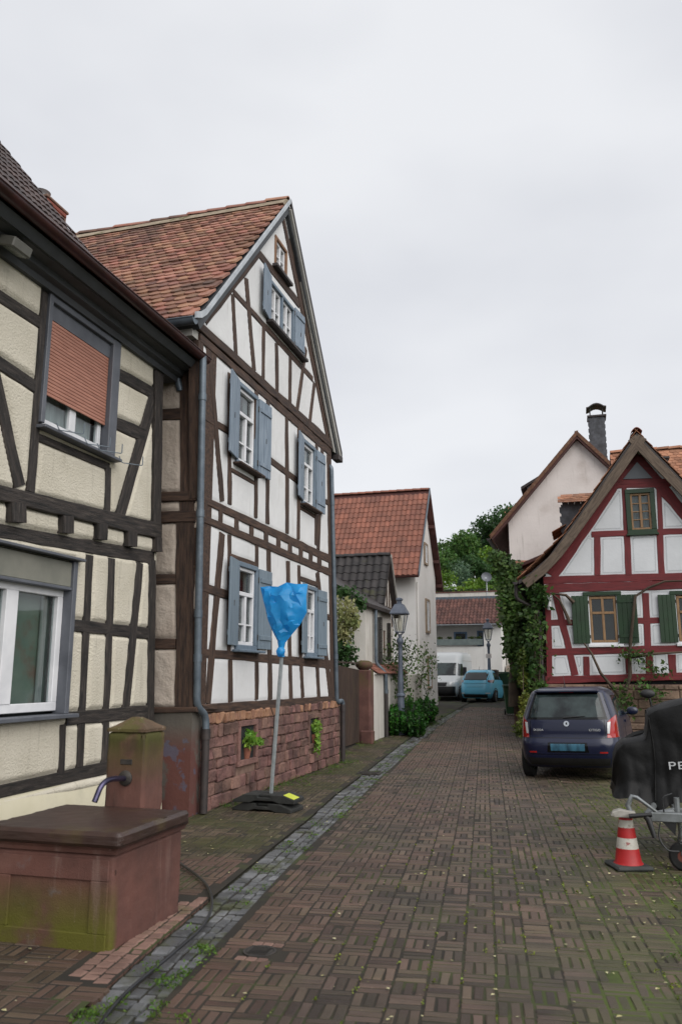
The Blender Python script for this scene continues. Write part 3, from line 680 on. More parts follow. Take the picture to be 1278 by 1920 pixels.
for i in range(ns):
    b = MB(); A.box(b, a0 + .005, a1 - .085, z0 + i * sh_, z0 + (i + .94) * sh_, -.022, -.004, .005); o = b.build('slat', M_SLAT, sh)
b = MB(); A.box(b, a0 - .09, a1 + .11, b0 - .07, b0 - .035, -.1, .13, .006); b.build('sill', M_GREYC, h1)
hk = MB()
for i, (x, y) in enumerate(((100, 808), (152, 833), (176, 845), (217, 868))):
    p = A.px(x, y); q = lambda du, dz, d: A.P(p[0] + du, p[1] + dz, d)
    MB().tube(bend([q(-.09, .05, .1), q(-.09, -.03, .14), q(.1, -.03, .3), q(.1, .08, .3)], 3, .02), .006, 6).build('flower_box_hook', M_ZINC, h1, smooth=40)
# lower window
a0, a1, b0, b1 = w2
window(A, h1, (a0, a1, b0 + .01, 2.58), M_WHITEF, rows=(0, 1), cols=(0, .52, 1), fw=.085, tw=.17, depth=(-.12, -.05), gm=M_GLASSL, curtain=[(0.02, .36, 0, 1), (.56, .64, 0, 1), (.92, .98, 0, 1)], back=-.19, room=mat('painted_reflection', '#6a7a70', '#8d9389', scale=1.5, rough=.9, coord='World', layers=[('#8a5a54', 1.2, .55, .65, .7)]))  # lightened backing; reflection tones, red patch included, are put into its colour
b = MB(); A.box(b, a0 - .07, a0, b0 - .02, b1 + .02, -.1, .06, .006); b.build('casing_upright', M_GREYC, h1); b = MB(); A.box(b, a1 + .0, a1 + .07, b0 - .02, b1 + .02, -.1, .06, .006); sh = b.build('shutter_casing', M_GREYC, h1)
b = MB(); A.box(b, a0, a1, 2.6, b1, -.1, .03, .006); b.build('shutter_box', M_BOXG, sh)
b = MB(); A.box(b, a0, a1, 2.565, 2.598, -.1, .045, .006); A.box(b, a0 - .1, a1 + .12, b1 + .02, b1 + .05, -.1, .12, .006); b.build('drip_ledge', M_GREYC, sh)
b = MB(); A.box(b, a0 - .12, a1 + .12, b0 - .06, b0 - .02, -.1, .15, .006); b.build('sill', M_GREYC, h1)
# cornice, gutter, roof
prof = [(-5.12, 5.6), (-5.02, 5.6), (-5.0, 5.66), (-4.93, 5.68), (-4.91, 5.74), (-4.8, 5.75), (-4.76, 5.79), (-4.7, 5.8), (-4.7, 5.82), (-5.4, 6.1), (-5.4, 5.6)]
b = MB(); b.prism([(x, 2.0, z) for x, z in prof], (0, 7.28, 0)); b.build('cornice', M_SOFF, h1)
gutter_run(h1, (-4.62, 2.0, 5.9), (-4.62, 9.34, 5.9), .075, M_MAROON)
b = MB(); v = [(-4.68, 5.82), (-5.35, 6.2), (-8.95, 10.65), (-13, 5.7), (-12.9, 5.55), (-8.95, 10.48), (-5.45, 6.02), (-4.75, 5.74)]
b.prism([(x, 2.0, z) for x, z in v], (0, 7.2, 0)); rf = b.build('roof', M_SOFF, h1)
pw = [wave_proto('tile', .245, .42, .016, .022, 8, 'double') for _ in range(2)]
s1 = Vector((-3.6, 0, 4.44)).normalized(); s0 = Vector((-.67, 0, .38)).normalized()
it = slope_items((-4.66, 9.25, 5.8), (0, -1, 0), s0, 5.2, .8, .23, .36, stagger=0, tilt=.06, lift=.03, nproto=2)
it += slope_items((-5.3, 9.25, 6.19), (0, -1, 0), s1, 5.2, 5.7, .23, .34, stagger=0, tilt=.06, lift=.03, nproto=2)
pieces(rf, 'tile', pw, it, M_TILE1, stuff='tiles')
# floodlight under the cornice
M_LAMPG = mat('grey_lamp_housing', '#5c5b55', '#6a6962', scale=4, rough=.5, coord='World')
p = onX(30, 462, -4.85); t = thing('floodlight', p, 'grey box floodlight under the dark eaves of the cream house', 'floodlight')
b = MB(); b.cbox(-.09, .09, -.13, .13, -.05, .05, .012); W0 = Matrix.Translation(Vector(p)) @ Matrix.Rotation(R(18), 4, 'Y'); b.build('housing', M_LAMPG, t, world=W0)
b = MB(); b.cbox(-.075, .075, -.11, .11, -.058, -.0505, .003); b.build('lens', M_GLASSL, t, world=W0)
b = MB(); b.tube([(0, 0, .05), (-.03, 0, .12), (-.06, 0, .2)], .018, 8); b.cbox(-.12, 0, -.05, .05, .17, .22, .005); b.build('bracket', M_PIPED, t, world=W0)
# ================================================================ HOUSE 2: tall white and brown half-timbered gable
M_T2 = mat('brown_timber', '#291d18', '#503c30', scale=3, rough=.8, bump=.6, bscale=14, stretch=(1, 9, 9), rnd=.16, bdist=.01, layers=[('#5e4a3c', 4, .62, .78, .5)])
M_P2 = mat('white_lime_plaster', '#cccccc', '#d8d8d8', scale=1.0, rough=.95, bump=.3, bscale=14, coord='World', bdist=.02, layers=[('#b3b0aa', .9, .62, .82, .5)], streak=('#9d9a93', .56, .8, .5))
M_P2S = mat('old_buff_plaster', '#a3968a', '#b8ada1', scale=1.6, rough=.95, bump=.9, bscale=10, coord='World', bdist=.03, layers=[('#c3bcb3', 1.8, .62, .75, .5), ('#7a6a5e', 4, .6, .75, .5)])
M_CAS2 = mat('blue_grey_casing', '#5a6875', '#6c7a87', scale=6, rough=.6, coord='World', stretch=(4, 4, .6))
M_SHUT = mat('blue_grey_shutter', '#66747f', '#73818c', scale=4, rough=.55, stretch=(6, 6, .6), rnd=.06)
M_SHUTW = mat('weathered_blue_shutter', '#62707f', '#828f9c', scale=5, rough=.65, stretch=(9, 9, .5), rnd=.06, layers=[('#8d9aa8', 7, .58, .75, .6), ('#3c4a59', 9, .6, .75, .5)], streak=('#909ba6', .52, .7, .6))
M_RED = mat('red_sandstone', '#573f3b', '#7c5c53', scale=3, rough=.9, bump=1., bscale=16, coord='World', rnd=.34, hue=.012, bdist=.03, layers=[('#8a6355', 3.2, .6, .75, .5), ('#4a2f2c', 5, .58, .75, .5)])
M_TAN = mat('tan_sandstone', '#7d5a49', '#977358', scale=3, rough=.9, bump=.8, bscale=16, coord='World', rnd=.22, bdist=.02, layers=[('#6b4238', 3, .55, .7, .7)])
M_MORT = mat('mortar', '#6a5248', '#80695c', scale=6, rough=.95, bump=.5, bscale=30, coord='World')
M_GREYR = mat('grey_render_patch', '#4b4742', '#5b564f', scale=1.4, rough=.95, bump=.5, bscale=20, coord='World', layers=[('#5a352f', 1.1, .5, .56, .95, 'z', 1.1, .75), ('#4a5a70', 2.2, .6, .64, .5)])
M_TILE2 = mat('red_plain_tile', '#7d5544', '#98705d', scale=1.2, rough=.8, rnd=.42, hue=.014, coord='World', bump=.3, bscale=50, layers=[('#453733', .8, .5, .68, .75), ('#6a5a50', 3, .6, .72, .4), ('#42401f', 2.2, .7, .78, .8)])
h2 = thing('timber_house', (-8, 12.7, 0), 'tall white gabled house with brown timbers and blue shutters above a red stone plinth', 'house')
B = Plane('x', -4.65); X2 = -4.65
pol = [tuple(B.px(*q)) for q in ((374, 1335), (626, 1318), (616, 838), (543, 388), (379, 605))]
zt = (pol[2][1] + pol[4][1]) / 2
b = MB(); b.prism([B.P(max(a, 9.56), c, -.16) for a, c in pol], (-9.3, 0, 0)); b.build('wall', M_DARK, h2)
fr = Framing(B, h2, M_T2, .15); T = fr.t
T(485, 470, 384, 601, 21); T(481, 470, 560, 570, 13); T(541, 450, 616, 826, 8); T(530, 410, 566, 585, 5)
T(437, 546, 586, 711, 11); T(436, 553, 442, 664, 5.5); T(461, 522, 476, 695, 6); T(494, 615, 493, 712, 5); T(518, 645, 519, 737, 5); T(544, 671, 543, 758, 5); T(573, 654, 556, 773, 5); T(589, 719, 580, 794, 5)
T(371, 610, 619, 833, 17, out=.03); T(374, 632, 618, 848, 16, out=.015)
T(376, 640, 377, 935, 9); T(391, 648, 416, 940, 7.5); T(382, 781, 428, 808, 14); T(430, 700, 430, 946, 6); T(480, 735, 479, 971, 5); T(432, 880, 478, 906, 8)
T(502, 748, 501, 982, 6); T(504, 861, 562, 905, 13); T(537, 778, 538, 1000, 5.5); T(560, 800, 559, 1011, 5); T(593, 825, 592, 1022, 4.5); T(562, 951, 589, 968, 8); T(604, 830, 596, 1030, 5); T(590, 931, 617, 944, 10)
T(616, 838, 624, 1318, 8)
T(379, 936, 619, 1049, 15, out=.02); T(379, 972, 619, 1074, 14, out=.02)
for x, y in ((384, 954), (413, 968), (443, 982), (471, 996), (498, 1008), (521, 1020), (543, 1031), (563, 1041), (582, 1050), (598, 1058)): T(x, y - 14, x, y + 14, 6.5, name='joist_end', out=.015)
T(376, 990, 373, 1320, 8); T(416, 1000, 389, 1319, 10); T(377, 1100, 430, 1117, 16); T(377, 1224, 622, 1246, 16); T(430, 1003, 429, 1225, 6); T(481, 1018, 481, 1230, 5.5); T(429, 1043, 479, 1060, 12)
T(503, 1030, 506, 1312, 7); T(539, 1052, 545, 1311, 6); T(560, 1060, 563, 1240, 5); T(595, 1075, 595, 1240, 5); T(559, 1083, 594, 1096, 9); T(594, 1073, 619, 1308, 6)
T(432, 1237, 432, 1316, 8); T(481, 1241, 481, 1312, 6); T(564, 1245, 567, 1308, 5); T(594, 1248, 597, 1308, 5); T(604, 1155, 620, 1158, 11)
T(372, 1329, 627, 1313, 17, out=.03, wob=.04); T(374, 1326, 400, 1325, 10, out=.06)
WN = [((10.62, 11.36, 2.09, 3.3), 0), ((13.72, 14.32, 2.06, 3.28), 0), ((10.47, 11.22, 4.78, 6.0), 1), ((13.44, 14.17, 4.78, 5.97), 1)]
for (r, wth) in WN:
    fr.hole(r[0] - .02, r[1] + .02, r[2] - .02, r[3] + .02)
    window(B, h2, (r[0] + .05, r[1] - .05, r[2] + .03, r[3] - .05), M_WHITEF, rows=(0, .67, 1), fw=.05, tw=.06, depth=(-.08, -.01), bars=((0, .36),), curtain=[(0, .3, 0, 1), (.7, 1, 0, 1)] if wth else [(0, .22, 0, 1), (.8, 1, 0, 1)])
    b = ring(B, (r[0] + .05, r[1] - .05, r[2] + .03, r[3] - .05), .07, -.1, .03); b.build('casing', M_CAS2, h2)
    b = MB(); B.box(b, r[0] - .1, r[1] + .1, r[2] - .075, r[2] - .04, -.05, .14, .006); b.build('sill', M_T2 if wth else M_CAS2, h2)
    sm_ = M_SHUTW if wth else M_SHUT; zc, hh = (r[2] + r[3]) / 2 + .01, r[3] - r[2] - .0
    shutter(B, h2, r[0] - .02, zc, .47, hh, -1, R(10), sm_); shutter(B, h2, r[1] + .03, zc - .02, .46, hh, 1, R(3), sm_)
r = (11.66, 12.84, 7.52, 8.26); fr.hole(r[0], r[1], r[2], r[3]); mid = (r[0] + r[1]) / 2
for (p, q) in ((r[0] + .04, mid - .03), (mid + .03, r[1] - .04)):
    window(B, h2, (p, q, r[2] + .03, r[3] - .05), M_WHITEF, rows=(0, 1), fw=.045, tw=.05, depth=(-.08, -.01), bars=((0, .4),))
b = ring(B, (r[0] + .04, r[1] - .04, r[2] + .03, r[3] - .05), .06, -.1, .035); B.box(b, mid - .03, mid + .03, r[2] + .03, r[3] - .05, -.1, .03, .005); b.build('casing', M_CAS2, h2)
b = MB(); B.box(b, r[0] - .12, r[1] + .55, r[2] - .09, r[2] - .035, -.05, .13, .006); b.build('sill', M_PIPED, h2)
shutter(B, h2, r[0] - .0, 7.9, .47, .82, -1, R(8), M_SHUTW); shutter(B, h2, r[1] + .03, 7.9, .46, .82, 1, R(3), M_SHUTW)
r = (11.88, 12.46, 8.66, 9.2); fr.hole(r[0], r[1], r[2], r[3])
window(B, h2, (r[0] + .05, r[1] - .05, r[2] + .03, r[3] - .04), M_WHITEF, rows=(0, 1), fw=.045, tw=.05, depth=(-.08, -.01), bars=((0, .45),))
M_RAWW = mat('raw_wood_casing', '#6b4d3a', '#8a6a50', scale=5, rough=.8, coord='World', stretch=(5, 5, 1))
b = ring(B, (r[0] + .05, r[1] - .05, r[2] + .03, r[3] - .04), .06, -.1, .025); b.build('casing', M_RAWW, h2)
b = MB(); B.box(b, r[0] - .1, r[1] + .12, r[2] - .09, r[2] - .03, -.05, .1, .006); b.build('sill', M_PIPED, h2)
fr.infill(pol, M_P2, step=.028, h0=-.006, h1=.004, rim=.02, lump=.0012)
# plinth: single sandstones in courses, an upright course on top, two small openings
b = MB(); b.box(X2 - .5, X2 + .005, 9.62, 15.72, 0, 1.2); pln = b.build('plinth', M_MORT, h2)
PW = [(10.8, 11.36, .52, .98), (13.9, 14.43, .5, .93)]
def stone(root, y0, y1, z0, z1, m, name='stone', out=.045, xf=X2):
    j = lambda s: random.uniform(-s, s); b = MB(); b.cbox(xf - .12, xf + out + j(.014), y0 + .006, y1 - .006, z0 + .005, z1 - .005, .014)
    b.v = [(x + j(.012), y + j(.009), z + j(.009)) for x, y, z in b.v]; return b.build(name, m, root)
z = 0.
while z < 1.04:
    h = min(random.choice((.1, .12, .14, .165)), 1.06 - z); h = h if 1.06 - z - h > .07 else 1.06 - z; y = 9.6
    while y < 15.76:
        w = random.uniform(.13, .36); w = min(w, 15.78 - y)
        segs = [(y, y + w)]
        for (p0, p1, q0, q1) in PW:
            if z + h > q0 - .07 and z < q1 + .07:
                new = []
                for a, c in segs:
                    if c <= p0 - .08 or a >= p1 + .08: new.append((a, c))
                    else:
                        if a < p0 - .1: new.append((a, p0 - .08))
                        if c > p1 + .1: new.append((p1 + .08, c))
                segs = new
        for a, c in segs:
            if c - a > .04: stone(pln, a, c, z, z + h, M_RED)
        y += w
    z += h
y = 9.75
while y < 15.74:
    w = random.uniform(.07, .17); tan = M_TAN if (y < 12.2 or random.random() < .25) else M_RED
    stone(pln, y, min(y + w, 15.77), 1.065, 1.2 + random.uniform(-.02, .015), tan, out=.05); y += w
for (p0, p1, q0, q1) in PW:
    b = ring(Plane('x', X2), (p0, p1, q0, q1), .08, -.1, .055); b.build('opening_surround', M_RED, pln)
    b = MB(); b.box(X2 + .006, X2 + .01, p0, p1, q0, q1); b.build('opening', M_DARK, pln)  # dark sheet on the plinth face; the opening's shade is its colour
# the side wall facing the camera
S = Plane('y', 9.36)
fs = Framing(S, h2, M_T2, .1)
b = MB(); b.box(-13, X2 - .17, 9.38, 9.6, 0, 6.3); b.build('side_wall_core', M_MORT, h2)
T = fs.t
T(353, 640, 352, 925, 28, out=.02); T(347, 972, 346, 1332, 32, out=.02); T(200, 782, 342, 776, 20); T(200, 934, 370, 930, 18, out=.03); T(200, 973, 367, 969, 22, out=.03); T(350, 940, 350, 966, 26)
T(200, 1086, 332, 1086, 19); T(200, 1207, 330, 1207, 20); T(200, 1333, 371, 1330, 10, out=.04); T(200, 660, 360, 650, 22)
fs.infill([(-7.2, 1.3), (X2 - .02, 1.3), (X2 - .02, 6.2), (-7.2, 6.2)], M_P2S, step=.03, h0=-.02, h1=.012, rim=.03, lump=.004)
b = MB(); b.box(-7.2, X2 + .01, 9.34, 9.66, 0, 1.24); b.build('side_plinth', M_GREYR, h2)
b = MB(); b.cbox(-7.2, X2 + .03, 9.32, 9.6, 1.245, 1.285, .01)
MB().cbox(X2 - .2, X2 + .008, 9.375, 9.72, 1.29, 6.2, .01).build('corner_post', M_T2, h2)
b.build('plinth_ledge', M_RED, h2)
# roof
XR = X2 + .1; EL = (8.9, 6.3); RG = (12.33, 10.08); ER = (15.62, 6.22)
b = MB(); b.prism([(XR - .02, y, z) for y, z in ((EL[0], EL[1]), RG, (ER[0], ER[1]), (ER[0] - .12, ER[1] - .1), (RG[0], RG[1] - .2), (EL[0] + .12, EL[1] - .1))], (-9.4, 0, 0)); rf = b.build('roof', M_SOFF, h2)
s1 = Vector((0, RG[0] - EL[0], RG[1] - EL[1])); L1 = s1.length; s2 = Vector((0, RG[0] - ER[0], RG[1] - ER[1]))
pb = [plate_proto('tile', .172, .33, .03, .055) for _ in range(2)]
it = slope_items((XR - .03, EL[0] - .06, EL[1] - .05), (-1, 0, 0), s1, 9.2, L1 - .1, .176, .165, stagger=.5, tilt=.13, lift=.05, nproto=2, jit=.009, rot=.025)
pieces(rf, 'tile', pb, it, M_TILE2, stuff='tiles')
b = MB(); b.prism([(XR - .04, ER[0], ER[1] + .03), (XR - .04, RG[0], RG[1] + .06), (XR - .04, RG[0], RG[1] + .03), (XR - .04, ER[0], ER[1] + .0)], (-9.3, 0, 0)); b.build('far_slope', M_TILE2, rf)
hw = [wave_proto('ridge_tile', .26, .42, .02, .1, 8, 'half')]
it = []
for k in range(23):
    x = XR - .02 - k * .39; a = random.gauss(0, .02)
    it.append((frame((x, RG[0], RG[1] + .02 + random.gauss(0, .008)), (0, 1, 0), (-1, a, .05 + a), (.05, 0, 1)), 0))
pieces(rf, 'ridge_tile', hw, it, M_TILE2)
M_RMORT = mat('ridge_mortar', '#7d705e', '#988b78', scale=6, rough=.95, bump=.5, bscale=20, coord='World', layers=[('#4a4a22', 4, .56, .68, .8)])
b = MB(); b.prism([(XR - .03, RG[0] - .27, RG[1] - .14), (XR - .03, RG[0] - .1, RG[1] + .04), (XR - .03, RG[0], RG[1] + .07), (XR - .03, RG[0] + .27, RG[1] - .14)], (-9.3, 0, 0)); b.build('ridge_mortar', M_RMORT, rf)
def verge(pts, w, th, out, name, m):
    b = MB()
    for i in range(len(pts) - 1):
        (y0, z0), (y1, z1) = pts[i], pts[i + 1]; b.prism([(XR, y0, z0), (XR, y1, z1), (XR, y1, z1 + w), (XR, y0, z0 + w)], (out, 0, 0))
    return b.build(name, m, rf, smooth=30)
verge([(8.82, 6.27), (8.98, 6.34), (9.12, 6.45), RG], .09, .03, .03, 'verge_trim', M_LEAD)
M_BARGE = mat('grey_white_bargeboard', '#9c9a95', '#aeaca6', scale=3, rough=.7, coord='World')
verge([(15.66, 6.18), (RG[0], RG[1] - .02)], .11, .03, .03, 'verge_trim', M_PIPED)
b = MB(); sv = Vector((0, RG[0] - 15.6, RG[1] - 6.2)); nn = Vector((0, sv.z, -sv.y)).normalized()
b.prism([(X2 + .005, 15.6, 6.1), (X2 + .005, RG[0] + .02, RG[1] - .12), (XR + .02, RG[0] + .02, RG[1] - .12), (XR + .02, 15.6, 6.1)], (0, .06, .07)); b.build('verge_soffit', M_BARGE, rf)
b = MB(); rk = [(15.3, 6.22), (RG[0] + .12, RG[1] - .3), (RG[0] + .02, RG[1] - .14), (15.5, 6.22)]; b.prism([(X2 + .03, y, z) for y, z in rk], (.03, 0, 0)); b.build('rake_frieze', M_BARGE, rf)
b = MB(); b.cbox(X2 - .02, XR + .03, 15.42, 15.7, 6.08, 6.2, .01); b.build('eaves_end', M_PIPED, rf)
b = MB(); b.prism([(X2 - .02, 9.0, 6.12), (X2 - .02, 9.5, 6.12), (X2 - .02, 9.5, 6.24), (X2 - .02, 9.0, 6.24)], (-8, 0, 0)); b.build('eaves_soffit', M_BARGE, rf)
gutter_run(h2, (-12, 8.84, 6.27), (XR, 8.84, 6.27), .075, M_ZINC)
zp = 6.2
pipe(h2, bend([(-5.05, 8.84, 6.2), (-5.05, 8.84, 5.98), (-5.05, 9.3, 5.75), (-5.0, 9.36, 5.5)], 4, .1), .05, M_ZINC, [((-5.05, 8.84, 6.2), (-5.05, 8.84, 6.06))])
pq = [Vector(onX(x, y, X2 + .06)) for x, y in ((381, 664), (369, 1325))]
pp = bend([pq[0], pq[1], (X2 + .09, 9.56, 1.2), (X2 + .1, 9.56, .98)], 4, .1)
cl = [(pq[0].lerp(pq[1], k), pq[0].lerp(pq[1], k + .02)) for k in (.12, .46, .74, .86)]
pipe(h2, pp, .046, M_ZINC, cl)
pipe(h2, [(X2 + .1, 9.56, 1.0), (X2 + .1, 9.56, .02)], .05, M_PIPED, [((X2 + .1, 9.56, 1.03), (X2 + .1, 9.56, .9))], name='standpipe')
pq = [Vector(onX(x, y, X2 + .05)) for x, y in ((621, 874), (631, 1318))]
pp = bend([pq[0] + Vector((-.12, .06, .02)), pq[0], pq[1], (X2 + .09, 15.8, 1.2), (X2 + .1, 15.8, 1.05)], 4, .1)
pipe(h2, pp, .045, M_ZINC, [(pq[0].lerp(pq[1], k), pq[0].lerp(pq[1], k + .02)) for k in (.15, .5, .8)])
pipe(h2, [(X2 + .1, 15.8, 1.1), (X2 + .1, 15.8, gz(15.9) + .01)], .05, M_PIPED, [((X2 + .1, 15.8, 1.12), (X2 + .1, 15.8, .98))], name='standpipe')
# cable hanging down the plinth
p = [onX(x, y, X2 + .075) for x, y in ((507, 1325), (514, 1345), (512, 1390), (509, 1425))]
MB().tube(p, .008, 6).build('cable', M_PIPED, h2)
# chimney behind the first roof
M_BRK = mat('chimney_brick', '#6b3a30', '#84493b', scale=5, rough=.85, rnd=.2, coord='World', bump=.3, bscale=40)
ch = MB(); ch.box(-7.82, -7.44, 9.4, 9.9, 5.8, 8.9); ch = ch.build('chimney', M_MORT, h2)
bp = [brick_proto('brick', .235, .062, .02, .004, .002)]; it = []
for k in range(22):
    z = 8.86 - k * .072
    for i in range(3):
        x = -7.82 + .13 + i * .245 - (k % 2) * .12
        if x + .1 < -7.44 and x > -7.8: it.append((frame((x, 9.4, z), (1, 0, 0), (0, 0, 1), (0, -1, 0)), 0))
        y = 9.4 + .12 + i * .245 - (k % 2) * .12
        if y < 9.88 and y > 9.34: it.append((frame((-7.44, y, z), (0, 1, 0), (0, 0, 1), (1, 0, 0)), 0))
pieces(ch, 'brick', bp, it, M_BRK)
b = MB(); b.cbox(-7.85, -7.41, 9.37, 9.93, 8.905, 8.95, .01); b.build('chimney_slab', M_MORT, ch)
p = onY(91, 372, 9.65); b = MB(); b.lathe([(.06, 8.95), (.06, 9.08), (.09, 9.12), (.14, 9.15), (.02, 9.16)], 16, Matrix.Translation((-7.7, 9.6, 0))); b.build('flue_cowl', M_LEAD, ch, smooth=40)
# potted ferns in the plinth openings
M_FERN = leafmat('fern_leaf', '#5d8a2c', '#8fb04a', rnd=.3)
M_POT = mat('clay_pot', '#7a4a3a', '#8e5a47', scale=6, rough=.85)
for i, (p0, p1, q0, q1) in enumerate(PW):
    yc = (p0 + p1) / 2; t = thing('potted_fern', (X2 + .02, yc, q0), ('bushy green fern in a clay pot in the near plinth opening', 'trailing green plant hanging out of the far plinth opening')[i], 'plant')
    b = MB(); b.lathe([(.045, q0 + .003), (.07, q0 + .13), (.074, q0 + .15), (.06, q0 + .15)], 14, Matrix.Translation((X2 + .02, yc, 0))); b.build('pot', M_POT, t, smooth=40)
    P = blob_pts(260, (X2 + .06, yc, q0 + .28), (.13, .17, .15), .2)
    if i: P = np.concatenate([P, blob_pts(160, (X2 + .12, yc - .05, q0 + .02), (.06, .1, .28), .2)])
    else: P = np.concatenate([P, blob_pts(60, (X2 + .16, yc + .16, q0 + .22), (.06, .12, .06), .2)])
    foliage(t, 'leaves', P, .06, M_FERN, aspect=.5)
# ================================================================ BEHIND THE SECOND HOUSE, LEFT SIDE
M_WHITE = mat('old_white_render', '#bdb9b1', '#cbc7c0', scale=.9, rough=.95, bump=.35, bscale=16, coord='World', bdist=.02, layers=[('#8f8778', 1.1, .56, .75, .55), ('#6f6a5a', .7, .5, .7, .6, 'z', 1.0, .0)], streak=('#7d786b', .55, .75, .6))
M_WHITE3 = mat('pale_render', '#cfcdc9', '#dbd9d6', scale=.7, rough=.95, bump=.2, bscale=20, coord='World', layers=[('#9d978c', .8, .58, .8, .4)], streak=('#a09a8f', .56, .8, .5))
M_GATE = mat('gate_plank', '#2b1f1a', '#44342a', scale=3, rough=.85, rnd=.18, stretch=(7, 7, .7), bump=.5, bscale=14, layers=[('#4a4428', 1.6, .55, .75, .5)])
M_POST = mat('mossy_sandstone', '#4f3430', '#6a4a42', scale=2, rough=.95, bump=.5, bscale=20, coord='World', layers=[('#4d4a26', 2, .42, .6, .85, 'z', 1.3, 1.75), ('#4d5026', 2.2, .5, .65, .8, 'z', .5, .1)])
M_TILE3 = mat('orange_pantile', '#6e4639', '#865443', scale=1.5, rough=.75, rnd=.16, coord='World', bump=.2, bscale=40, layers=[('#5a3630', .8, .5, .7, .55), ('#4a4a2a', 3, .68, .78, .6)])
M_TILEB = mat('blackened_pantile', '#1f1d1e', '#332f2f', scale=3, rough=.75, rnd=.25, coord='World', bump=.2, bscale=40, layers=[('#7a7a74', 14, .7, .76, .6), ('#3f4020', 2, .56, .7, .6)])
M_TILE4 = mat('brown_pantile', '#4a302c', '#63423a', scale=2, rough=.8, rnd=.3, coord='World')
M_BROWNW = mat('red_brown_wood', '#3d1f1b', '#55302a', scale=3, rough=.7, coord='World')
# gate
xg = -5.3; t = thing('wooden_gate', (xg, 17.8, 0), 'dark brown plank gate between white gabled house and sandstone post', 'gate')
b = MB()
for z in (.35, 1.1, 1.68): b.cbox(xg - .1, xg - .032, 15.85, 19.85, z - .06, z + .06, .01)
b.build('rail', M_GATE, t); y = 15.86; k = 0
while y < 19.86:
    w = random.uniform(.13, .165); zt_ = 1.96 - .05 * (y - 17) if y > 17 else 1.96
    MB().cbox(xg - .03, xg + random.uniform(-.003, .003), y + .003, min(y + w, 19.88) - .003, .06 + gz(y), zt_, .005).build('plank', M_GATE, t); y += w
MB().cbox(xg - .05, xg + .02, 15.86, 19.86, 1.965, 2.0, .006).build('top_board', M_GATE, t)
b = MB(); b.cbox(xg, xg + .025, 17.86, 17.94, .08, 1.93, .005); b.build('closing_strip', M_GATE, t)
# post
p = (-5.24, 20.15); t = thing('gate_post', (p[0], p[1], gz(p[1])), 'reddish sandstone gate post with flattened mossy ball on top', 'post')
b = MB(); b.cbox(p[0] - .2, p[0] + .2, p[1] - .21, p[1] + .21, 0, 1.82, .03); b.build('shaft', M_POST, t)
b = MB(); b.lathe([(.12, 1.82), (.16, 1.85), (.21, 1.9), (.225, 1.95), (.2, 2.01), (.12, 2.05), (.02, 2.06)], 20, Matrix.Translation((p[0], p[1], 0))); b.build('ball_cap', M_POST, t, smooth=60)
b = MB(); b.cbox(p[0] - .05, p[0] + .27, p[1] - .26, p[1] - .0, 0, .34, .03); b.build('guard_stone', M_POST, t)
# low wall with a tiled coping
xw = -5.12; t = thing('garden_wall', (xw - .1, 26, gz(24)), 'low stained white wall with red tile coping behind the lamp post', 'wall')
b = MB(); b.cbox(xw - .24, xw, 20.42, 27.5, 0, 1.72, .02); b.build('wall_body', M_WHITE, t)
it = slope_items((xw + .1, 20.75, 1.70), (0, 1, 0), (-.8, 0, .6), 4.0, .52, .175, .15, stagger=.5, tilt=.08, lift=.03, nproto=1)
pieces(t, 'coping_tile', [plate_proto('coping_tile', .17, .3, .014, .05)], it, M_TILE3)
b = MB(); b.prism([(xw + .06, 20.75, 1.71), (xw - .36, 20.75, 2.02), (xw - .36, 20.75, 1.71)], (0, 4.0, 0)); b.build('coping_bed', M_WHITE, t)
pipe(t, bend([(-5.28, 21.6, 3.5), (-5.28, 21.6, 2.0), (xw + .07, 21.75, 1.75), (xw + .07, 21.8, 1.2)], 4, .12), .05, M_ZINC, [((xw + .07, 21.8, 1.3), (xw + .07, 21.8, 1.2))])
pipe(t, [(xw + .07, 21.8, 1.2), (xw + .07, 21.8, .05)], .052, M_PIPED, name='standpipe')
# lean-to
t = thing('lean_to', (-6.5, 22.4, 0), 'white lean-to with narrow barred windows above the low tiled wall', 'shed')
b = MB(); b.prism([(-5.37, 20.8, 0), (-5.37, 20.8, 3.55), (-8.5, 20.8, 5.4), (-8.5, 20.8, 0)], (0, 3.1, 0)); b.build('wall', M_WHITE, t)
b = MB(); b.prism([(-5.22, 20.62, 3.46), (-5.22, 20.62, 3.56), (-8.6, 20.62, 5.6), (-8.6, 20.62, 5.48)], (0, 3.4, 0)); b.build('roof', M_PIPED, t)
L = Plane('x', -5.37)
for (y0, y1, z0, z1) in ((22.2, 22.55, 2.0, 3.3), (23.35, 23.65, 2.1, 3.2)):
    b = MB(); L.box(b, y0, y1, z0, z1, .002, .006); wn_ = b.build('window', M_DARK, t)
    b = MB()
    for k in range(4): b.tube([L.P(y0 + (y1 - y0) * k / 3, z0, .04), L.P(y0 + (y1 - y0) * k / 3, z1, .04)], .012, 6)
    for k in range(5): b.tube([L.P(y0, z0 + (z1 - z0) * k / 4, .05), L.P(y1, z0 + (z1 - z0) * k / 4, .05)], .01, 6)
    b.build('grille', M_IRON, wn_)
b = ring(L, (22.75, 23.05, 2.3, 2.95), .04, .0, .03); b.build('niche_frame', M_WHITE, t); b = MB(); L.box(b, 22.75, 23.05, 2.3, 2.95, .002, .006); b.build('niche', M_MORT, t)
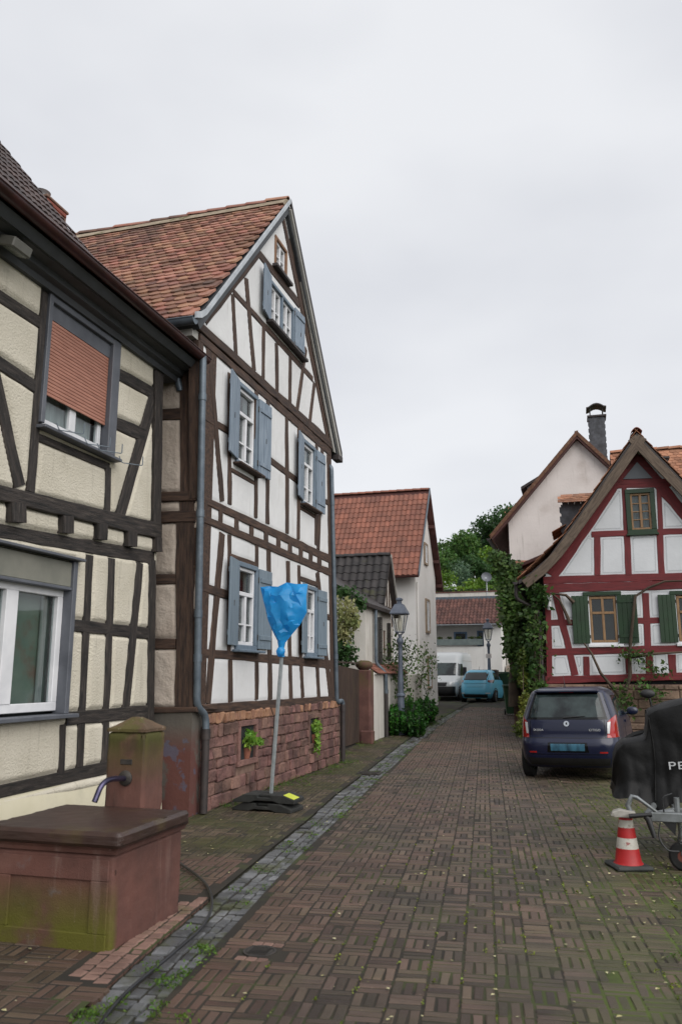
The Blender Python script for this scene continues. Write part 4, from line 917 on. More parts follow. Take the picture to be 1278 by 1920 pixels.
# black-roofed outbuilding
t = thing('outbuilding', (-7.5, 24.6, 0), 'small outbuilding with blackened tile roof in front of the red-roofed house', 'shed')
yr, zr, ya, za, yb_ = 24.55, 5.4, 23.45, 3.55, 25.65
b = MB(); b.prism([(-5.66, ya + .12, 0), (-5.66, ya + .12, za), (-5.66, yr, zr - .2), (-5.66, yb_ - .12, za), (-5.66, yb_ - .12, 0)], (-5, 0, 0)); b.build('wall', M_WHITE, t)
G = Plane('x', -5.65); fg = Framing(G, t, M_T2, .05)
for y in (23.9, 24.25, 24.6, 24.95, 25.3): fg.m2((y, 3.2), (y, min(5.1, za + (1.7 * (y - ya) if y < yr else 1.7 * (yb_ - y)))), .09, .09)
fg.m2((23.6, 3.75), (25.5, 3.75), .1, .1)
b = MB(); b.prism([(-5.5, ya, za), (-5.5, yr, zr), (-5.5, yb_, za), (-5.5, yb_ - .06, za - .06), (-5.5, yr, zr - .14), (-5.5, ya + .06, za - .06)], (-5.2, 0, 0)); rf = b.build('roof', M_PIPED, t)
it = slope_items((-5.5, ya - .03, za - .03), (-1, 0, 0), (0, yr - ya, zr - za), 4.6, math.hypot(yr - ya, zr - za), .24, .3, stagger=0, tilt=.07, lift=.03, nproto=1)
pieces(rf, 'tile', [wave_proto('tile', .25, .36, .034, .024, 8, 's')], it, M_TILEB, limit=140, stuff='tiles')
it = [(frame((-5.52 - k * .37, yr, zr), (0, 1, 0), (-1, 0, .05), (.05, 0, 1)), 0) for k in range(11)]
pieces(rf, 'ridge_tile', [wave_proto('ridge_tile', .22, .4, .02, .08, 8, 'half')], it, M_TILEB)
b = MB(); b.prism([(-5.5, yb_ + .02, za - .1), (-5.5, yr, zr - .06), (-5.5, yr, zr + .03), (-5.5, yb_ + .02, za + .0)], (.04, 0, 0)); b.build('bargeboard', M_BARGE, rf)
# HOUSE 3
M_TANS = mat('window_stone', '#80705f', '#93826f', scale=4, rough=.9, coord='World')
h3 = thing('gabled_house', (-9, 35, 0), 'white rendered house with orange-red pantile roof and brown eaves', 'house')
X3 = -6.3; y3, y4 = 32.75, 37.75; yr, zr = 35.25, 9.95
b = MB(); b.prism([(X3, y3, 0), (X3, y3, 6.2), (X3, yr, 9.7), (X3, y4, 6.2), (X3, y4, 0)], (-6.5, 0, 0)); b.build('wall', M_WHITE3, h3)
XV = X3 + .25; ea, eb = (32.15, 5.72), (38.35, 5.72)
b = MB(); b.prism([(XV, ea[0], ea[1]), (XV, yr, zr), (XV, eb[0], eb[1]), (XV, eb[0] - .08, eb[1] - .1), (XV, yr, zr - .2), (XV, ea[0] + .08, ea[1] - .1)], (-7.2, 0, 0)); rf = b.build('roof', M_BROWNW, h3)
s1 = Vector((0, yr - ea[0], zr - ea[1]))
it = slope_items((XV - .02, ea[0] - .05, ea[1] - .05), (-1, 0, 0), s1, 6.8, s1.length - .05, .22, .33, stagger=0, tilt=.07, lift=.035, nproto=1)
pieces(rf, 'tile', [wave_proto('tile', .23, .4, .036, .022, 8, 's')], it, M_TILE3, stuff='tiles')
it = [(frame((XV - .02 - k * .37, yr, zr), (0, 1, 0), (-1, 0, .05), (.05, 0, 1)), 0) for k in range(18)]
pieces(rf, 'ridge_tile', [wave_proto('ridge_tile', .24, .4, .02, .09, 8, 'half')], it, M_TILE3)
b = MB(); b.prism([(XV, ea[0], ea[1] - .06), (XV, yr, zr - .1), (XV, yr, zr + .1), (XV, ea[0], ea[1] + .12)], (.04, 0, 0)); b.build('verge_trim', M_ZINC, rf)
b = MB(); b.prism([(XV, eb[0], eb[1] - .15), (XV, yr, zr - .2), (XV, yr, zr + .05), (XV, eb[0], eb[1] + .05)], (.04, 0, 0)); b.build('bargeboard', M_BROWNW, rf)
for f_ in (.3, .65, .9):
    q = Vector((0, yr + (eb[0] - yr) * f_, zr + (eb[1] - zr) * f_ - .28)); MB().cbox(X3 - .05, XV + .02, q.y - .08, q.y + .06, q.z - .08, q.z + .08, .01).build('purlin_end', M_BROWNW, rf)
gutter_run(h3, (XV - 6.8, 32.05, 5.66), (XV + .03, 32.05, 5.66), .07, M_BROWNW)
H = Plane('x', X3)
for (y0, y1, z0, z1) in ((35.0, 35.7, 3.6, 4.9), (35.2, 35.9, 1.2, 2.4), (34.9, 35.5, 6.6, 7.4)):
    wd = window(H, h3, (y0, y1, z0, z1), M_WHITEF, rows=(0, 1), fw=.05, tw=.05, depth=(.005, .05), back=.002); b = ring(H, (y0, y1, z0, z1), .1, .0, .07); b.build('surround', M_TANS, wd)
pipe(h3, [(X3 + .05, 32.95, 5.5), (X3 + .05, 32.95, .5)], .045, M_WHITE3)
# END BUILDING
YE = 48.5; te = thing('end_building', (-8, 52, gz(50)), 'low white building with brown tile roof and balcony closing the lane', 'house')
b = MB(); b.box(-14, -5.28, YE, YE + .3, 0, 3.34); b.build('lower_wall', M_WHITE3, te)
b = MB(); b.box(-14, -5.3, YE + .75, YE + 4, 0, 4.7); b.build('recessed_wall', M_WHITE3, te)
b = MB(); b.box(-5.28, -4.25, YE - .02, YE + 4, 0, 4.7); b.build('corner_pier', M_WHITE3, te)
b = MB(); b.box(-8.6, -8.3, YE, YE + .3, 3.34, 4.7); b.build('balcony_post', M_WHITE3, te)
M_TANP = mat('tan_dado', '#8d8277', '#9a8f84', scale=1, rough=.95, coord='World')
b = MB(); b.box(-7.5, -4.6, YE - .05, YE - .022, .4, 2.0); b.build('dado', M_TANP, te)
M_PLANT = mat('grey_green_planter', '#5b6666', '#6d7876', scale=3, rough=.7, coord='World')
b = MB(); b.cbox(-8.25, -5.35, YE - .12, YE + .12, 3.42, 3.78, .01); b.build('planter', M_PLANT, te)
E_ = Plane('y', YE + .75); M_BLUEF = mat('blue_window_frame', '#56718f', '#66819f', scale=4, rough=.6, coord='World')
for (a0, a1, z0, z1) in ((-7.15, -6.35, 3.6, 4.25), (-5.75, -5.32, 3.4, 4.3)):
    wd = window(E_, te, (a0, a1, z0, z1), M_BLUEF, rows=(0, 1), cols=(0, 1), fw=.1, depth=(.0, .06), back=.001)
M_MOUNT = leafmat('balcony_plant', '#33471f', '#55682f')
P = np.concatenate([blob_pts(90, (x, YE, 3.85), (.22, .1, .1), .2) for x in (-7.3, -6.8, -6.0, -5.6, -7.9)]); foliage(te, 'balcony_plants', P, .09, M_MOUNT)
ze, zr4, ye, yr4 = 4.68, 6.35, YE - .3, YE + 1.9
b = MB(); b.prism([(-14, ye, ze), (-14, yr4, zr4), (-14, yr4, zr4 - .15), (-14, ye + .05, ze - .12)], (9.95, 0, 0)); rf = b.build('roof', M_BROWNW, te)
it = slope_items((-13.8, ye - .04, ze - .02), (1, 0, 0), (0, yr4 - ye, zr4 - ze), 9.7, math.hypot(yr4 - ye, zr4 - ze), .22, .3, stagger=0, tilt=.07, lift=.03, nproto=1)
pieces(rf, 'tile', [wave_proto('tile', .23, .36, .018, .035, 6, 's')], it, M_TILE4, limit=200, stuff='tiles')
b = MB(); b.box(-14, -4.1, yr4 + .02, yr4 + .3, 5, 6.75); b.build('parapet', M_WHITE, te)
b = MB(); b.cbox(-14, -4.05, yr4 - .05, yr4 + .018, 6.28, 6.5, .01); b.build('flashing', M_ZINC, te)
b = MB(); b.cbox(-14, -4.05, yr4 - .03, yr4 + .36, 6.755, 6.82, .01); b.build('parapet_coping', M_TILE4, te)
gutter_run(te, (-13.9, ye - .1, ze - .05), (-4.2, ye - .1, ze - .05), .06, M_LEAD)
# side wall and steps at the right of the end building
t = thing('side_wall', (-3.6, 49.5, gz(49)), 'stained white wall with outside steps right of the end building', 'wall')
b = MB(); b.box(-4.2, -2.6, 51.0, 51.4, 0, 4.6); b.build('wall_body', M_WHITE, t)
for k in range(9): MB().cbox(-4.15, -3.1, 47.6 + .28 * k, 47.6 + .28 * (k + 1) + .6, 0, gz(48) + .19 * (k + 1), .01).build('step', M_TANP, t)
pipe(t, [(-3.05, 47.7, gz(48) + 1.0), (-3.05, 50.2, gz(48) + 2.7)], .03, M_RAWW, name='handrail')
for k in (0, 1): pipe(t, [(-3.05, 47.7 + 2.4 * k, gz(48) + .1 + 1.5 * k), (-3.05, 47.7 + 2.4 * k, gz(48) + 1.0 + 1.65 * k)], .025, M_RAWW, name='rail_post')
pipe(t, [(-3.9, 50.9, 4.4), (-3.9, 50.9, .6)], .06, M_ZINC)
# satellite dish
p = onY(911, 1083, 50.3); t = thing('satellite_dish', (p[0], 50.3, 6.3), 'dark grey satellite dish on a pole above brown roof', 'satellite dish')
b = MB(); b.lathe([(.02, .0), (.12, .01), (.22, .04), (.31, .09), (.32, .1), (.3, .09), (.2, .03), (.02, -.02)], 20, Matrix.Translation(Vector((p[0], 50.3, p[2]))) @ Matrix.Rotation(R(70), 4, 'X') @ Matrix.Rotation(R(15), 4, 'Y')); b.build('dish', M_GREYC, t, smooth=40)
b = MB(); b.tube([(p[0], 50.4, p[2]), (p[0], 50.4, 5.9)], .03, 8); b.build('mast', M_LEAD, t)
b = MB(); b.tube([(p[0], 50.25, p[2] - .3), (p[0], 49.85, p[2] - .1)], .015, 6); b.cbox(p[0] - .05, p[0] + .05, 49.78, 49.88, p[2] - .14, p[2] - .04, .01); b.build('feed_arm', M_LEAD, t)
b = MB(); b.lathe([(.16, 5.75), (.14, 5.95), (.05, 6.05)], 12, Matrix.Translation((p[0], 50.2, 0))); b.build('mast_foot', M_POT, t)
# ================================================================ VEGETATION
M_BARK = mat('bark', '#3b3128', '#52463a', scale=4, rough=.95, bump=.6, bscale=14, coord='World')
M_LF = [leafmat('tree_leaf_a', '#3a5828', '#5c7d40', rnd=.4), leafmat('tree_leaf_b', '#2c4727', '#476638', rnd=.4), leafmat('tree_leaf_c', '#4a6a1f', '#71902f', rnd=.35), leafmat('shrub_leaf', '#1f4218', '#386a24', rnd=.4), leafmat('variegated_leaf', '#6f7d46', '#b3b180', rnd=.35), leafmat('ivy_leaf', '#334d20', '#587534', rnd=.5), leafmat('vine_leaf', '#2f4a22', '#567038', rnd=.35), leafmat('silver_leaf', '#4a6650', '#6b8468', rnd=.3)]
hill = MB(); hy = [52.3, 53, 60, 75, 110, 200]; hz = [.3, 6.4, 6.9, 8.5, 12, 16]; hx = [-80, -20, -4, 6, 40, 80]
for y, z in zip(hy, hz):
    for x in hx: hill.v.append((x, y + (2 if x > -3 else 0), z))
hill.f = [(i * 6 + j, i * 6 + j + 1, i * 6 + j + 7, i * 6 + j + 6) for i in range(5) for j in range(5)]
tag(hill.build('hill', mat('hill_grass', '#2f3f1a', '#46562a', scale=1, rough=.95, coord='World')), 'green slope rising behind the end building', 'hill', kind='structure')
def tree(name, px, py, Y, rw, rh, m, label, n=3800, leaf=.3, group=None, trunk=3.):
    c = onY(px, py, Y); base = c[2] - rh - trunk; t = thing(name, (c[0], Y, base), label, 'tree', group)
    b = MB(); b.tube([(c[0], Y, base), (c[0] + .1, Y, base + trunk * .6), (c[0], Y, c[2])], [.28, .2, .08], 8)
    cl = []
    for k in range(11):
        a = k * 2.4; rr = .62 * math.sqrt((k + .5) / 11); q = (c[0] + rw * rr * math.cos(a), Y + rw * rr * math.sin(a), c[2] + rh * random.uniform(-.55, .62) * (1 - .35 * rr)); cl.append(q)
        b.tube([(c[0], Y, base + trunk * .7), ((c[0] + q[0]) / 2, (Y + q[1]) / 2, q[2] - rh * .3), q], [.1, .06, .02], 6)
    b.build('trunk', M_BARK, t, smooth=60)
    P = np.concatenate([blob_pts(n // 11, q, (rw * random.uniform(.36, .52), rw * random.uniform(.36, .52), rh * random.uniform(.3, .45)), .45) for q in cl]); foliage(t, 'crown', P, leaf, m, aspect=.62); return t
G1 = 'trees on the slope behind the end building'
tree('deciduous_tree', 862, 1040, 72, 2.7, 3.0, M_LF[0], 'broad mid-green tree above the brown roofed end building', 5200, .28, G1)
tree('deciduous_tree', 925, 1005, 78, 2.3, 2.6, M_LF[1], 'dark green tree beside the eave of the pale gable', 4200, .28, G1)
tree('deciduous_tree', 930, 1062, 68, 2.0, 2.2, M_LF[2], 'yellow-green tree behind the satellite dish', 3600, .24, G1)
tree('deciduous_tree', 895, 1045, 84, 3.4, 3.4, M_LF[0], 'tall green tree farthest back on the slope', 5200, .32, G1)
tree('deciduous_tree', 826, 1060, 66, 1.4, 1.9, M_LF[0], 'slim green tree beside the brown eaves of the red-roofed house', 2200, .22, G1)
tree('deciduous_tree', 968, 985, 74, 2.6, 2.6, M_LF[1], 'dark green tree half hidden by the pale gable', 3600, .28, G1)
tree('deciduous_tree', 880, 1070, 64, 2.1, 1.6, M_LF[1], 'low dark green tree in front of the broad tree', 3000, .22, G1)
def shrub(name, c, r, n, leaf, m, label, core=True, group=None, sq=1., shell=.75):
    t = thing(name, (c[0], c[1], c[2] - r[2]), label, 'shrub', group)
    if core: lump(MB(), c, tuple(k * .78 for k in r), 8, .06, sq).build('dark_core', M_LFD, t)  # added opaque dark core filling the leaves, no branches modelled
    P = blob_pts(n, c, r, shell); P[:, 2] = np.maximum(P[:, 2], c[2] - r[2] + .02); foliage(t, 'leaves', P, leaf, m, aspect=.6); return t
M_LFD = mat('shaded_core', '#141d10', '#1d2a15', scale=8, rough=.95, coord='World')  # core fill inside the leaves; inner shade put into its colour
for (px, py, Y, r, m, lb) in ((836, 1088, 57, (.9, .6, .8), 2, 'bright yellow-green bush above the parapet'), (866, 1078, 58, (.8, .6, 1.0), 7, 'silvery green bush above the parapet'), (893, 1098, 56, (1.0, .5, .5), 2, 'low bright bush left of the satellite dish'), (926, 1095, 56, (.9, .5, .6), 0, 'green bush right of the satellite dish')):
    c = onY(px, py, Y); shrub('bush', c, r, 1300, .13, M_LF[m], lb, False, 'bushes along the parapet', shell=.3)
b = MB(); P = np.array([(random.uniform(-11, -3), 53.2 + random.uniform(-.4, .4), 6.8 + random.uniform(0, .65)) for _ in range(3800)])
t = thing('hedge', (-7, 53.2, 6.4), 'clipped bright green hedge along the top of the parapet', 'hedge'); foliage(t, 'leaves', P, .13, M_LF[2])
MB().cbox(-11, -3, 52.9, 53.5, 6.3, 7.25, .1).build('dark_core', M_LFD, t)  # added dark core box that fills the hedge behind its leaves
# shrubs round the lamp post
G2 = 'glossy shrubs behind the lamp post'
for (px, py, c_, r, lb) in ((765, 1340, 0, (.42, .75, .5), 'dense dark green shrub right behind the lamp post'), (797, 1333, 0, (.4, .9, .42), 'rounded green shrub farthest along the garden wall'), (741, 1352, 0, (.28, .5, .4), 'smaller green shrub left of the lamp post'), (776, 1362, 0, (.35, .55, .33), 'low green shrub at the foot of the dense one')):
    X0 = {765: -4.72, 797: -4.85, 741: -4.95, 776: -4.4}[px]; c = onX(px, py, X0); c[2] = gz(c[1]) + r[2] * .95
    shrub('box_shrub', c, r, 3000, .07, M_LF[3], lb, True, G2, .8)
# climbing rose on the wall
def climber(name, label, stems, leaves, size, m, cat='climbing plant', rad=.012, sm=None):
    z0 = min(min(q[2] for q in s) for s in stems); t = thing(name, (stems[0][0][0], stems[0][0][1], z0), label, cat)
    for s in stems: MB().tube(s, [rad * (1 - .6 * i / max(1, len(s) - 1)) for i in range(len(s))], 6).build('stem', sm or M_BARK, t, smooth=60)
    foliage(t, 'leaves', np.asarray(leaves), size, m); return t
def along(pts, n, spread):
    pts = np.array(pts, float); seg = RNG.integers(0, len(pts) - 1, n); u = RNG.uniform(0, 1, (n, 1)); return pts[seg] * (1 - u) + pts[seg + 1] * u + RNG.normal(size=(n, 3)) * spread
st = []; lv = []
for _ in range(9):
    y = random.uniform(22.8, 28); x = -4.95; q = [(x, y, gz(y))]; z = 0
    for k in range(6): z += random.uniform(.3, .55); q.append((x + random.gauss(-.1, .18), y + random.gauss(0, .35), z))
    st.append(q); lv.append(along(q[1:], 230, .15))
climber('climbing_rose', 'straggling rose climbing the white garden wall beside the lamp post', st, np.concatenate(lv), .085, M_LF[6])
q = [onY(x, y, 19.9) for x, y in ((640, 1210), (655, 1160), (648, 1120))]
t = thing('variegated_bush', (-6.2, 19.9, 1.0), 'cream and green variegated bush overhanging the plank gate', 'shrub')
P = np.concatenate([blob_pts(700, onY(647, 1150, 19.6), (.42, .35, .42), .3), blob_pts(500, onY(640, 1185, 19.6), (.35, .3, .35), .3), blob_pts(250, onY(662, 1165, 19.6), (.2, .3, .3), .3)]); foliage(t, 'leaves', P, .09, M_LF[4])
P = np.concatenate([blob_pts(900, onY(640, 1225, 19.7), (.45, .3, .5), .2), blob_pts(300, onY(645, 1112, 19.8), (.4, .3, .22), .2), blob_pts(160, onY(675, 1130, 19.8), (.2, .2, .25), .2)]); foliage(t, 'dark_leaves', P, .1, M_LF[1])
MB().tube([(-6.2, 19.8, 0), (-6.1, 19.8, 1.5), tuple(onY(650, 1150, 19.7))], [.05, .04, .02], 7).build('stem', M_BARK, t)
# ================================================================ RED HALF-TIMBERED HOUSE
M_T4 = mat('ox_blood_timber', '#58171a', '#701f23', scale=3, rough=.65, bump=.35, bscale=14, stretch=(1, 8, 8), rnd=.08, bdist=.008)
M_P4 = mat('white_panel_red_house', '#c8cacd', '#d5d7da', scale=1, rough=.9, bump=.25, bscale=14, coord='World', bdist=.02)
n = M_P4.node_tree.nodes; l = M_P4.node_tree.links; bs = n['Principled BSDF']; at = n.new('ShaderNodeAttribute'); at.attribute_name = 'edge'
fac = None
for (c0, w) in ((.05, .0032), (.068, .002)):            # painted double pin-stripe that follows the panel's edge
    s1_ = n.new('ShaderNodeMath'); s1_.operation = 'SUBTRACT'; l.new(at.outputs['Fac'], s1_.inputs[0]); s1_.inputs[1].default_value = c0
    s2_ = n.new('ShaderNodeMath'); s2_.operation = 'ABSOLUTE'; l.new(s1_.outputs[0], s2_.inputs[0]); s3_ = n.new('ShaderNodeMath'); s3_.operation = 'LESS_THAN'; l.new(s2_.outputs[0], s3_.inputs[0]); s3_.inputs[1].default_value = w
    if fac is None: fac = s3_.outputs[0]
    else:
        s4_ = n.new('ShaderNodeMath'); s4_.operation = 'MAXIMUM'; l.new(fac, s4_.inputs[0]); l.new(s3_.outputs[0], s4_.inputs[1]); fac = s4_.outputs[0]
mi = n.new('ShaderNodeMix'); mi.data_type = 'RGBA'; l.new(fac, mi.inputs[0]); l.new(bs.inputs['Base Color'].links[0].from_socket, mi.inputs[6]); mi.inputs[7].default_value = lin('#75797d'); l.new(mi.outputs[2], bs.inputs['Base Color'])
M_GREEN = mat('green_paint', '#122b13', '#183519', scale=3, rough=.45, coord='World')
M_OAK = mat('light_oak_frame', '#7a5e42', '#957552', scale=4, rough=.6, coord='World', stretch=(6, 6, 1))
M_WEATH = mat('weathered_board', '#4c4037', '#6c5e51', scale=3, rough=.85, bump=.5, bscale=14, stretch=(1, 8, 8), layers=[('#2e2520', 3, .62, .72, .7), ('#85725f', 2.2, .58, .74, .5)])
M_RUBBLE = mat('rubble_stone', '#5a4a40', '#7a6656', scale=4, rough=.95, bump=.8, bscale=16, coord='World', rnd=.25, bdist=.02)
M_TILE5 = mat('old_orange_tile', '#80553f', '#9c6f55', scale=2, rough=.85, rnd=.32, coord='World', layers=[('#4f3a30', 1.6, .55, .7, .6)])
YR = 21.; rh = thing('timber_house', (1.75, 24, 0), 'small dark red half-timbered house with green shutters behind the parked cars', 'house')
Q = Plane('y', YR); XL, XRr, XRG = -.78, 4.25, 1.74
pol = [(XL + .06, 1.56), (XRr, 1.56), (XRr, 4.1), (XRG, 7.4), (XL + .06, 4.1)]
b = MB(); b.prism([Q.P(a, c, -.14) for a, c in ((XL, 0), (XRr, 0), (XRr, 4.1), (XRG, 7.45), (XL, 4.1))], (0, 7, 0)); b.build('wall', M_DARK, rh)
fr = Framing(Q, rh, M_T4, .13); T = fr.t
T(1018, 1088, 1420, 1077, 14); T(1022, 1103, 1420, 1093, 16, out=.02)
T(1026, 1106, 1030, 1282, 11); T(1040, 1110, 1077, 1266, 13); T(1026, 1168, 1080, 1167, 11); T(1188, 1164, 1240, 1163, 11); T(1026, 1223, 1420, 1212, 13); T(1022, 1275, 1420, 1264, 14)
T(1098, 1231, 1099, 1266, 12); T(1176, 1228, 1179, 1263, 11); T(1209, 1112, 1214, 1216, 13); T(1216, 1229, 1217, 1262, 14); T(1258, 1227, 1260, 1262, 14); T(1300, 1112, 1310, 1262, 13)
T(1119, 1005, 1119, 1078, 12); T(1174, 1000, 1178, 1078, 12); T(1236, 998, 1239, 1076, 12); T(1300, 996, 1302, 1074, 12); T(1108, 1002, 1330, 994, 11); T(1150, 909, 1256, 905, 15)
T(1169, 915, 1173, 1003, 9); T(1234, 912, 1238, 1000, 9)
T(1184, 858, 1034, 1080, 27); T(1192, 858, 1370, 1068, 27)
W4 = [Q.rect(1101, 1117, 1160, 1206), Q.rect(1264, 1115, 1322, 1204)]
for i, r in enumerate(W4):
    fr.hole(r[0], r[1], r[2], r[3])
    window(Q, rh, (r[0] + .02, r[1] - .02, r[2] + .02, r[3] - .03), M_OAK, rows=(0, .66, 1), fw=.06, tw=.06, depth=(-.08, -.0), split_top=True)
    b = MB(); Q.box(b, r[0] - .12, r[1] + .12, r[3] - .0, r[3] + .09, -.05, .05, .008); b.build('lintel_board', M_GREEN, rh)
    b = MB(); Q.box(b, r[0] - .05, r[1] + .1, r[2] - .09, r[2] - .02, -.05, .07, .008); b.build('sill', M_WHITEF, rh)
    zc, hh = (r[2] + r[3]) / 2, r[3] - r[2]
    shutter(Q, rh, r[0] - .005, zc, .4, hh, -1, R(4), M_GREEN, 4); shutter(Q, rh, r[1] + .005, zc, .46, hh, 1, R(4), M_GREEN, 4)
r = Q.rect(1179, 926, 1222, 992); fr.hole(*r)
window(Q, rh, r, M_OAK, rows=(0, 1), fw=.05, tw=.06, depth=(-.08, -.0), bars=((0, .25), (0, .5), (0, .75)), gm=M_GLASSL, curtain=[(.02, .4, 0, 1), (.55, .98, 0, 1)])
b = ring(Q, r, .11, -.1, .05); Q.box(b, r[0] - .14, r[1] + .14, r[2] - .15, r[2] - .1, -.05, .09, .008); b.build('casing', M_GREEN, rh)
tri = [Q.px(1167, 899), Q.px(1193, 867), Q.px(1222, 897)]
fr.infill(pol, M_P4, step=.03, h0=-.006, h1=.003, rim=.02)
M_GREYT = mat('grey_gable_pane', '#4b4f54', '#565a5f', scale=2, rough=.3, coord='World')
b = MB(); b.prism([Q.P(a, c, .018) for a, c in tri], (0, -.02, 0)); b.build('gable_pane', M_GREYT, rh)
b = MB(); cgt = (tri[0] + tri[1] + tri[2]) / 3
b.prism([Q.P(*(cgt + (q - cgt) * 1.9), .0) for q in tri], (0, -.016, 0)); b.build('gable_board', M_T4, rh)
# stone foot
b = MB(); b.box(XL - .03, XRr, YR - .03, YR + .5, 0, 1.47); pl4 = b.build('plinth', M_MORT, rh); z = 0.
while z < 1.46:
    h = min(random.uniform(.14, .26), 1.465 - z); x = XL - .03
    while x < XRr:
        w = random.uniform(.2, .55); bb = MB(); j = lambda s: random.uniform(-s, s)
        bb.cbox(x + .01, min(x + w, XRr) - .01, YR - .07 + j(.012), YR + .02, z + .008, z + h - .008, .02); bb.v = [(p[0] + j(.012), p[1] + j(.006), p[2] + j(.01)) for p in bb.v]; bb.build('stone', M_RUBBLE, pl4); x += w
    z += h if h > .03 else .1
# roof with a bell-cast eave
YV = YR - .38
rp = [(-1.32, 4.04), (-1.02, 4.22), (-.55, 4.62), (-.1, 5.2), (XRG, 7.66)]; rq = [(2 * XRG - x, z) for x, z in rp][::-1][1:]
full = rp + rq; under = [(x, z - .1) for x, z in full][::-1]
b = MB(); b.prism([(x, YV, z) for x, z in full + under], (0, 7.6, 0)); rf = b.build('roof', M_PIPED, rh)
def barge(pts, name):
    for i in range(len(pts) - 1):
        (x0, z0), (x1, z1) = pts[i], pts[i + 1]; d = Vector((x1 - x0, 0, z1 - z0)); L = d.length; d.normalize(); nn = Vector((-d.z, 0, d.x)); nn = nn if nn.z > 0 else -nn
        mid_ = Vector(((x0 + x1) / 2, YV, (z0 + z1) / 2)) - nn * .15
        put(name, beam_mesh(L + .03, .23, .23, .05, .015), rf, frame(mid_ + Vector((0, -.03, 0)), d, Vector((0, -1, 0)).cross(d), (0, -1, 0)), M_WEATH)
barge([(-1.25, 4.06), (-.85, 4.36), (-.45, 4.76), (-.1, 5.2)], 'bargeboard'); barge([(-.1, 5.2), (XRG, 7.62)], 'bargeboard'); barge([(XRG, 7.62), (3.58, 5.2)], 'bargeboard'); barge([(3.58, 5.2), (4.7, 4.1)], 'bargeboard')
pb5 = [plate_proto('tile', .17, .34, .016, .05) for _ in range(2)]; it = []
sl = Vector((XRG + .1, 0, 7.66 - 5.2))
it += slope_items((-.12, YV - .02, 5.2), (0, 1, 0), sl, 7.5, sl.length, .176, .16, tilt=.08, lift=.03, nproto=2, rot=.02)
sl = Vector((-.1 - XRG, 0, 7.66 - 5.2)); it += slope_items((2 * XRG + .12, YV - .02, 5.2), (0, 1, 0), sl, 7.5, sl.length, .176, .16, tilt=.08, lift=.03, nproto=2, rot=.02)
sl = Vector((1.3, 0, 1.2)); it += slope_items((-1.34, YV - .02, 4.03), (0, 1, 0), sl, 7.5, 1.7, .176, .16, tilt=.08, lift=.05, nproto=2, rot=.02)
pieces(rf, 'tile', pb5, it, M_TILE5, stuff='tiles')
it = [(frame((XRG, YV - .04 + k * .37, 7.68), (-1, 0, 0), (0, 1, .05), (0, -.05, 1)), 0) for k in range(20)]
pieces(rf, 'ridge_tile', [wave_proto('ridge_tile', .26, .4, .02, .1, 8, 'half')], it, M_BRK)
gutter_run(rh, (-1.4, YV - .02, 4.0), (-1.4, 28, 4.0), .07, M_PIPED)
pipe(rh, bend([(-1.4, YV + .2, 3.95), (-1.42, YV + .2, 3.6), (XL - .1, YR - .06, 3.3), (XL - .07, YR - .06, .1)], 4, .12), .045, M_PIPED)
# slate dormer on the left slope
M_SLATE = mat('slate', '#34363a', '#4b4e54', scale=4, rough=.6, rnd=.25, coord='World')
b = MB(); b.box(-.22, .9, 23.2, 24.6, 4.8, 6.45); dm = b.build('dormer', M_SLATE, rh)
it = []
for k in range(10):
    for i in range(7): it.append((frame((-.18 + i * .17 + (k % 2) * .085, 23.195, 5.1 + k * .135), (1, 0, 0), (0, -.06, 1), (0, -1, -.06)), 0))
pieces(dm, 'slate', [plate_proto('slate', .165, .2, .008, .05)], it, M_SLATE)
it = slope_items((-.3, 22.95, 6.42), (1, 0, 0), (0, .85, .5), 1.2, .6, .17, .15, tilt=.08, lift=.04) + slope_items((-.48, 22.95, 5.6), (0, 1, 0), (.8, 0, .5), 1.6, .35, .17, .15, tilt=.08, lift=.03)
pieces(dm, 'tile', [plate_proto('tile', .168, .3, .016, .05)], it, M_TILE5)
# round lamp-like device on the corner
p = onY(1028, 1120, YR - .15); t = thing('wall_lamp', p, 'small white cylindrical lamp on the corner of the red house', 'lamp')
b = MB(); b.lathe([(.04, -.32), (.05, -.3), (.05, -.05), (.06, -.03), (.06, .03), (.03, .05)], 14, Matrix.Translation(Vector(p))); b.build('lamp_body', M_WHITEF, t, smooth=40); b = MB(); b.cbox(p[0] - .03, p[0] + .03, p[1], YR - .005, p[2] - .05, p[2] + .03, .005); b.build('bracket', M_WHITEF, t)
# ================================================================ PALE GABLE BEHIND
M_PINK = mat('pinkish_render', '#d0c8c3', '#ded6d1', scale=.5, rough=.95, bump=.3, bscale=12, coord='World', bdist=.02, layers=[('#b3a79f', .6, .5, .75, .7), ('#837a6e', 1.5, .62, .8, .4)], streak=('#958a82', .56, .8, .5))
M_BOARD = mat('brown_verge_board', '#4f3526', '#6f4c36', scale=3, rough=.8, coord='World', stretch=(3, 3, 3), layers=[('#857360', 2, .55, .7, .6)])
YP = 32.; ph = thing('gabled_house', (.4, 36, gz(32)), 'tall house with plain pinkish-white gable behind the red house', 'house')
V_ = Plane('y', YP); rg = V_.px(1080, 820); lw = V_.px(947, 853)[0]; ez = V_.px(920, 1008)
pit = (rg[1] - ez[1]) / (rg[0] - ez[0]); rwx = 2 * rg[0] - lw
b = MB(); b.prism([(lw, YP, 0), (lw, YP, rg[1] - (rg[0] - lw) * pit - .1), (rg[0], YP, rg[1] - .12), (rwx, YP, rg[1] - (rwx - rg[0]) * pit - .1), (rwx, YP, 0)], (0, 8, 0)); b.build('wall', M_PINK, ph)
e2 = 2 * rg[0] - ez[0]; YQ = YP - .3
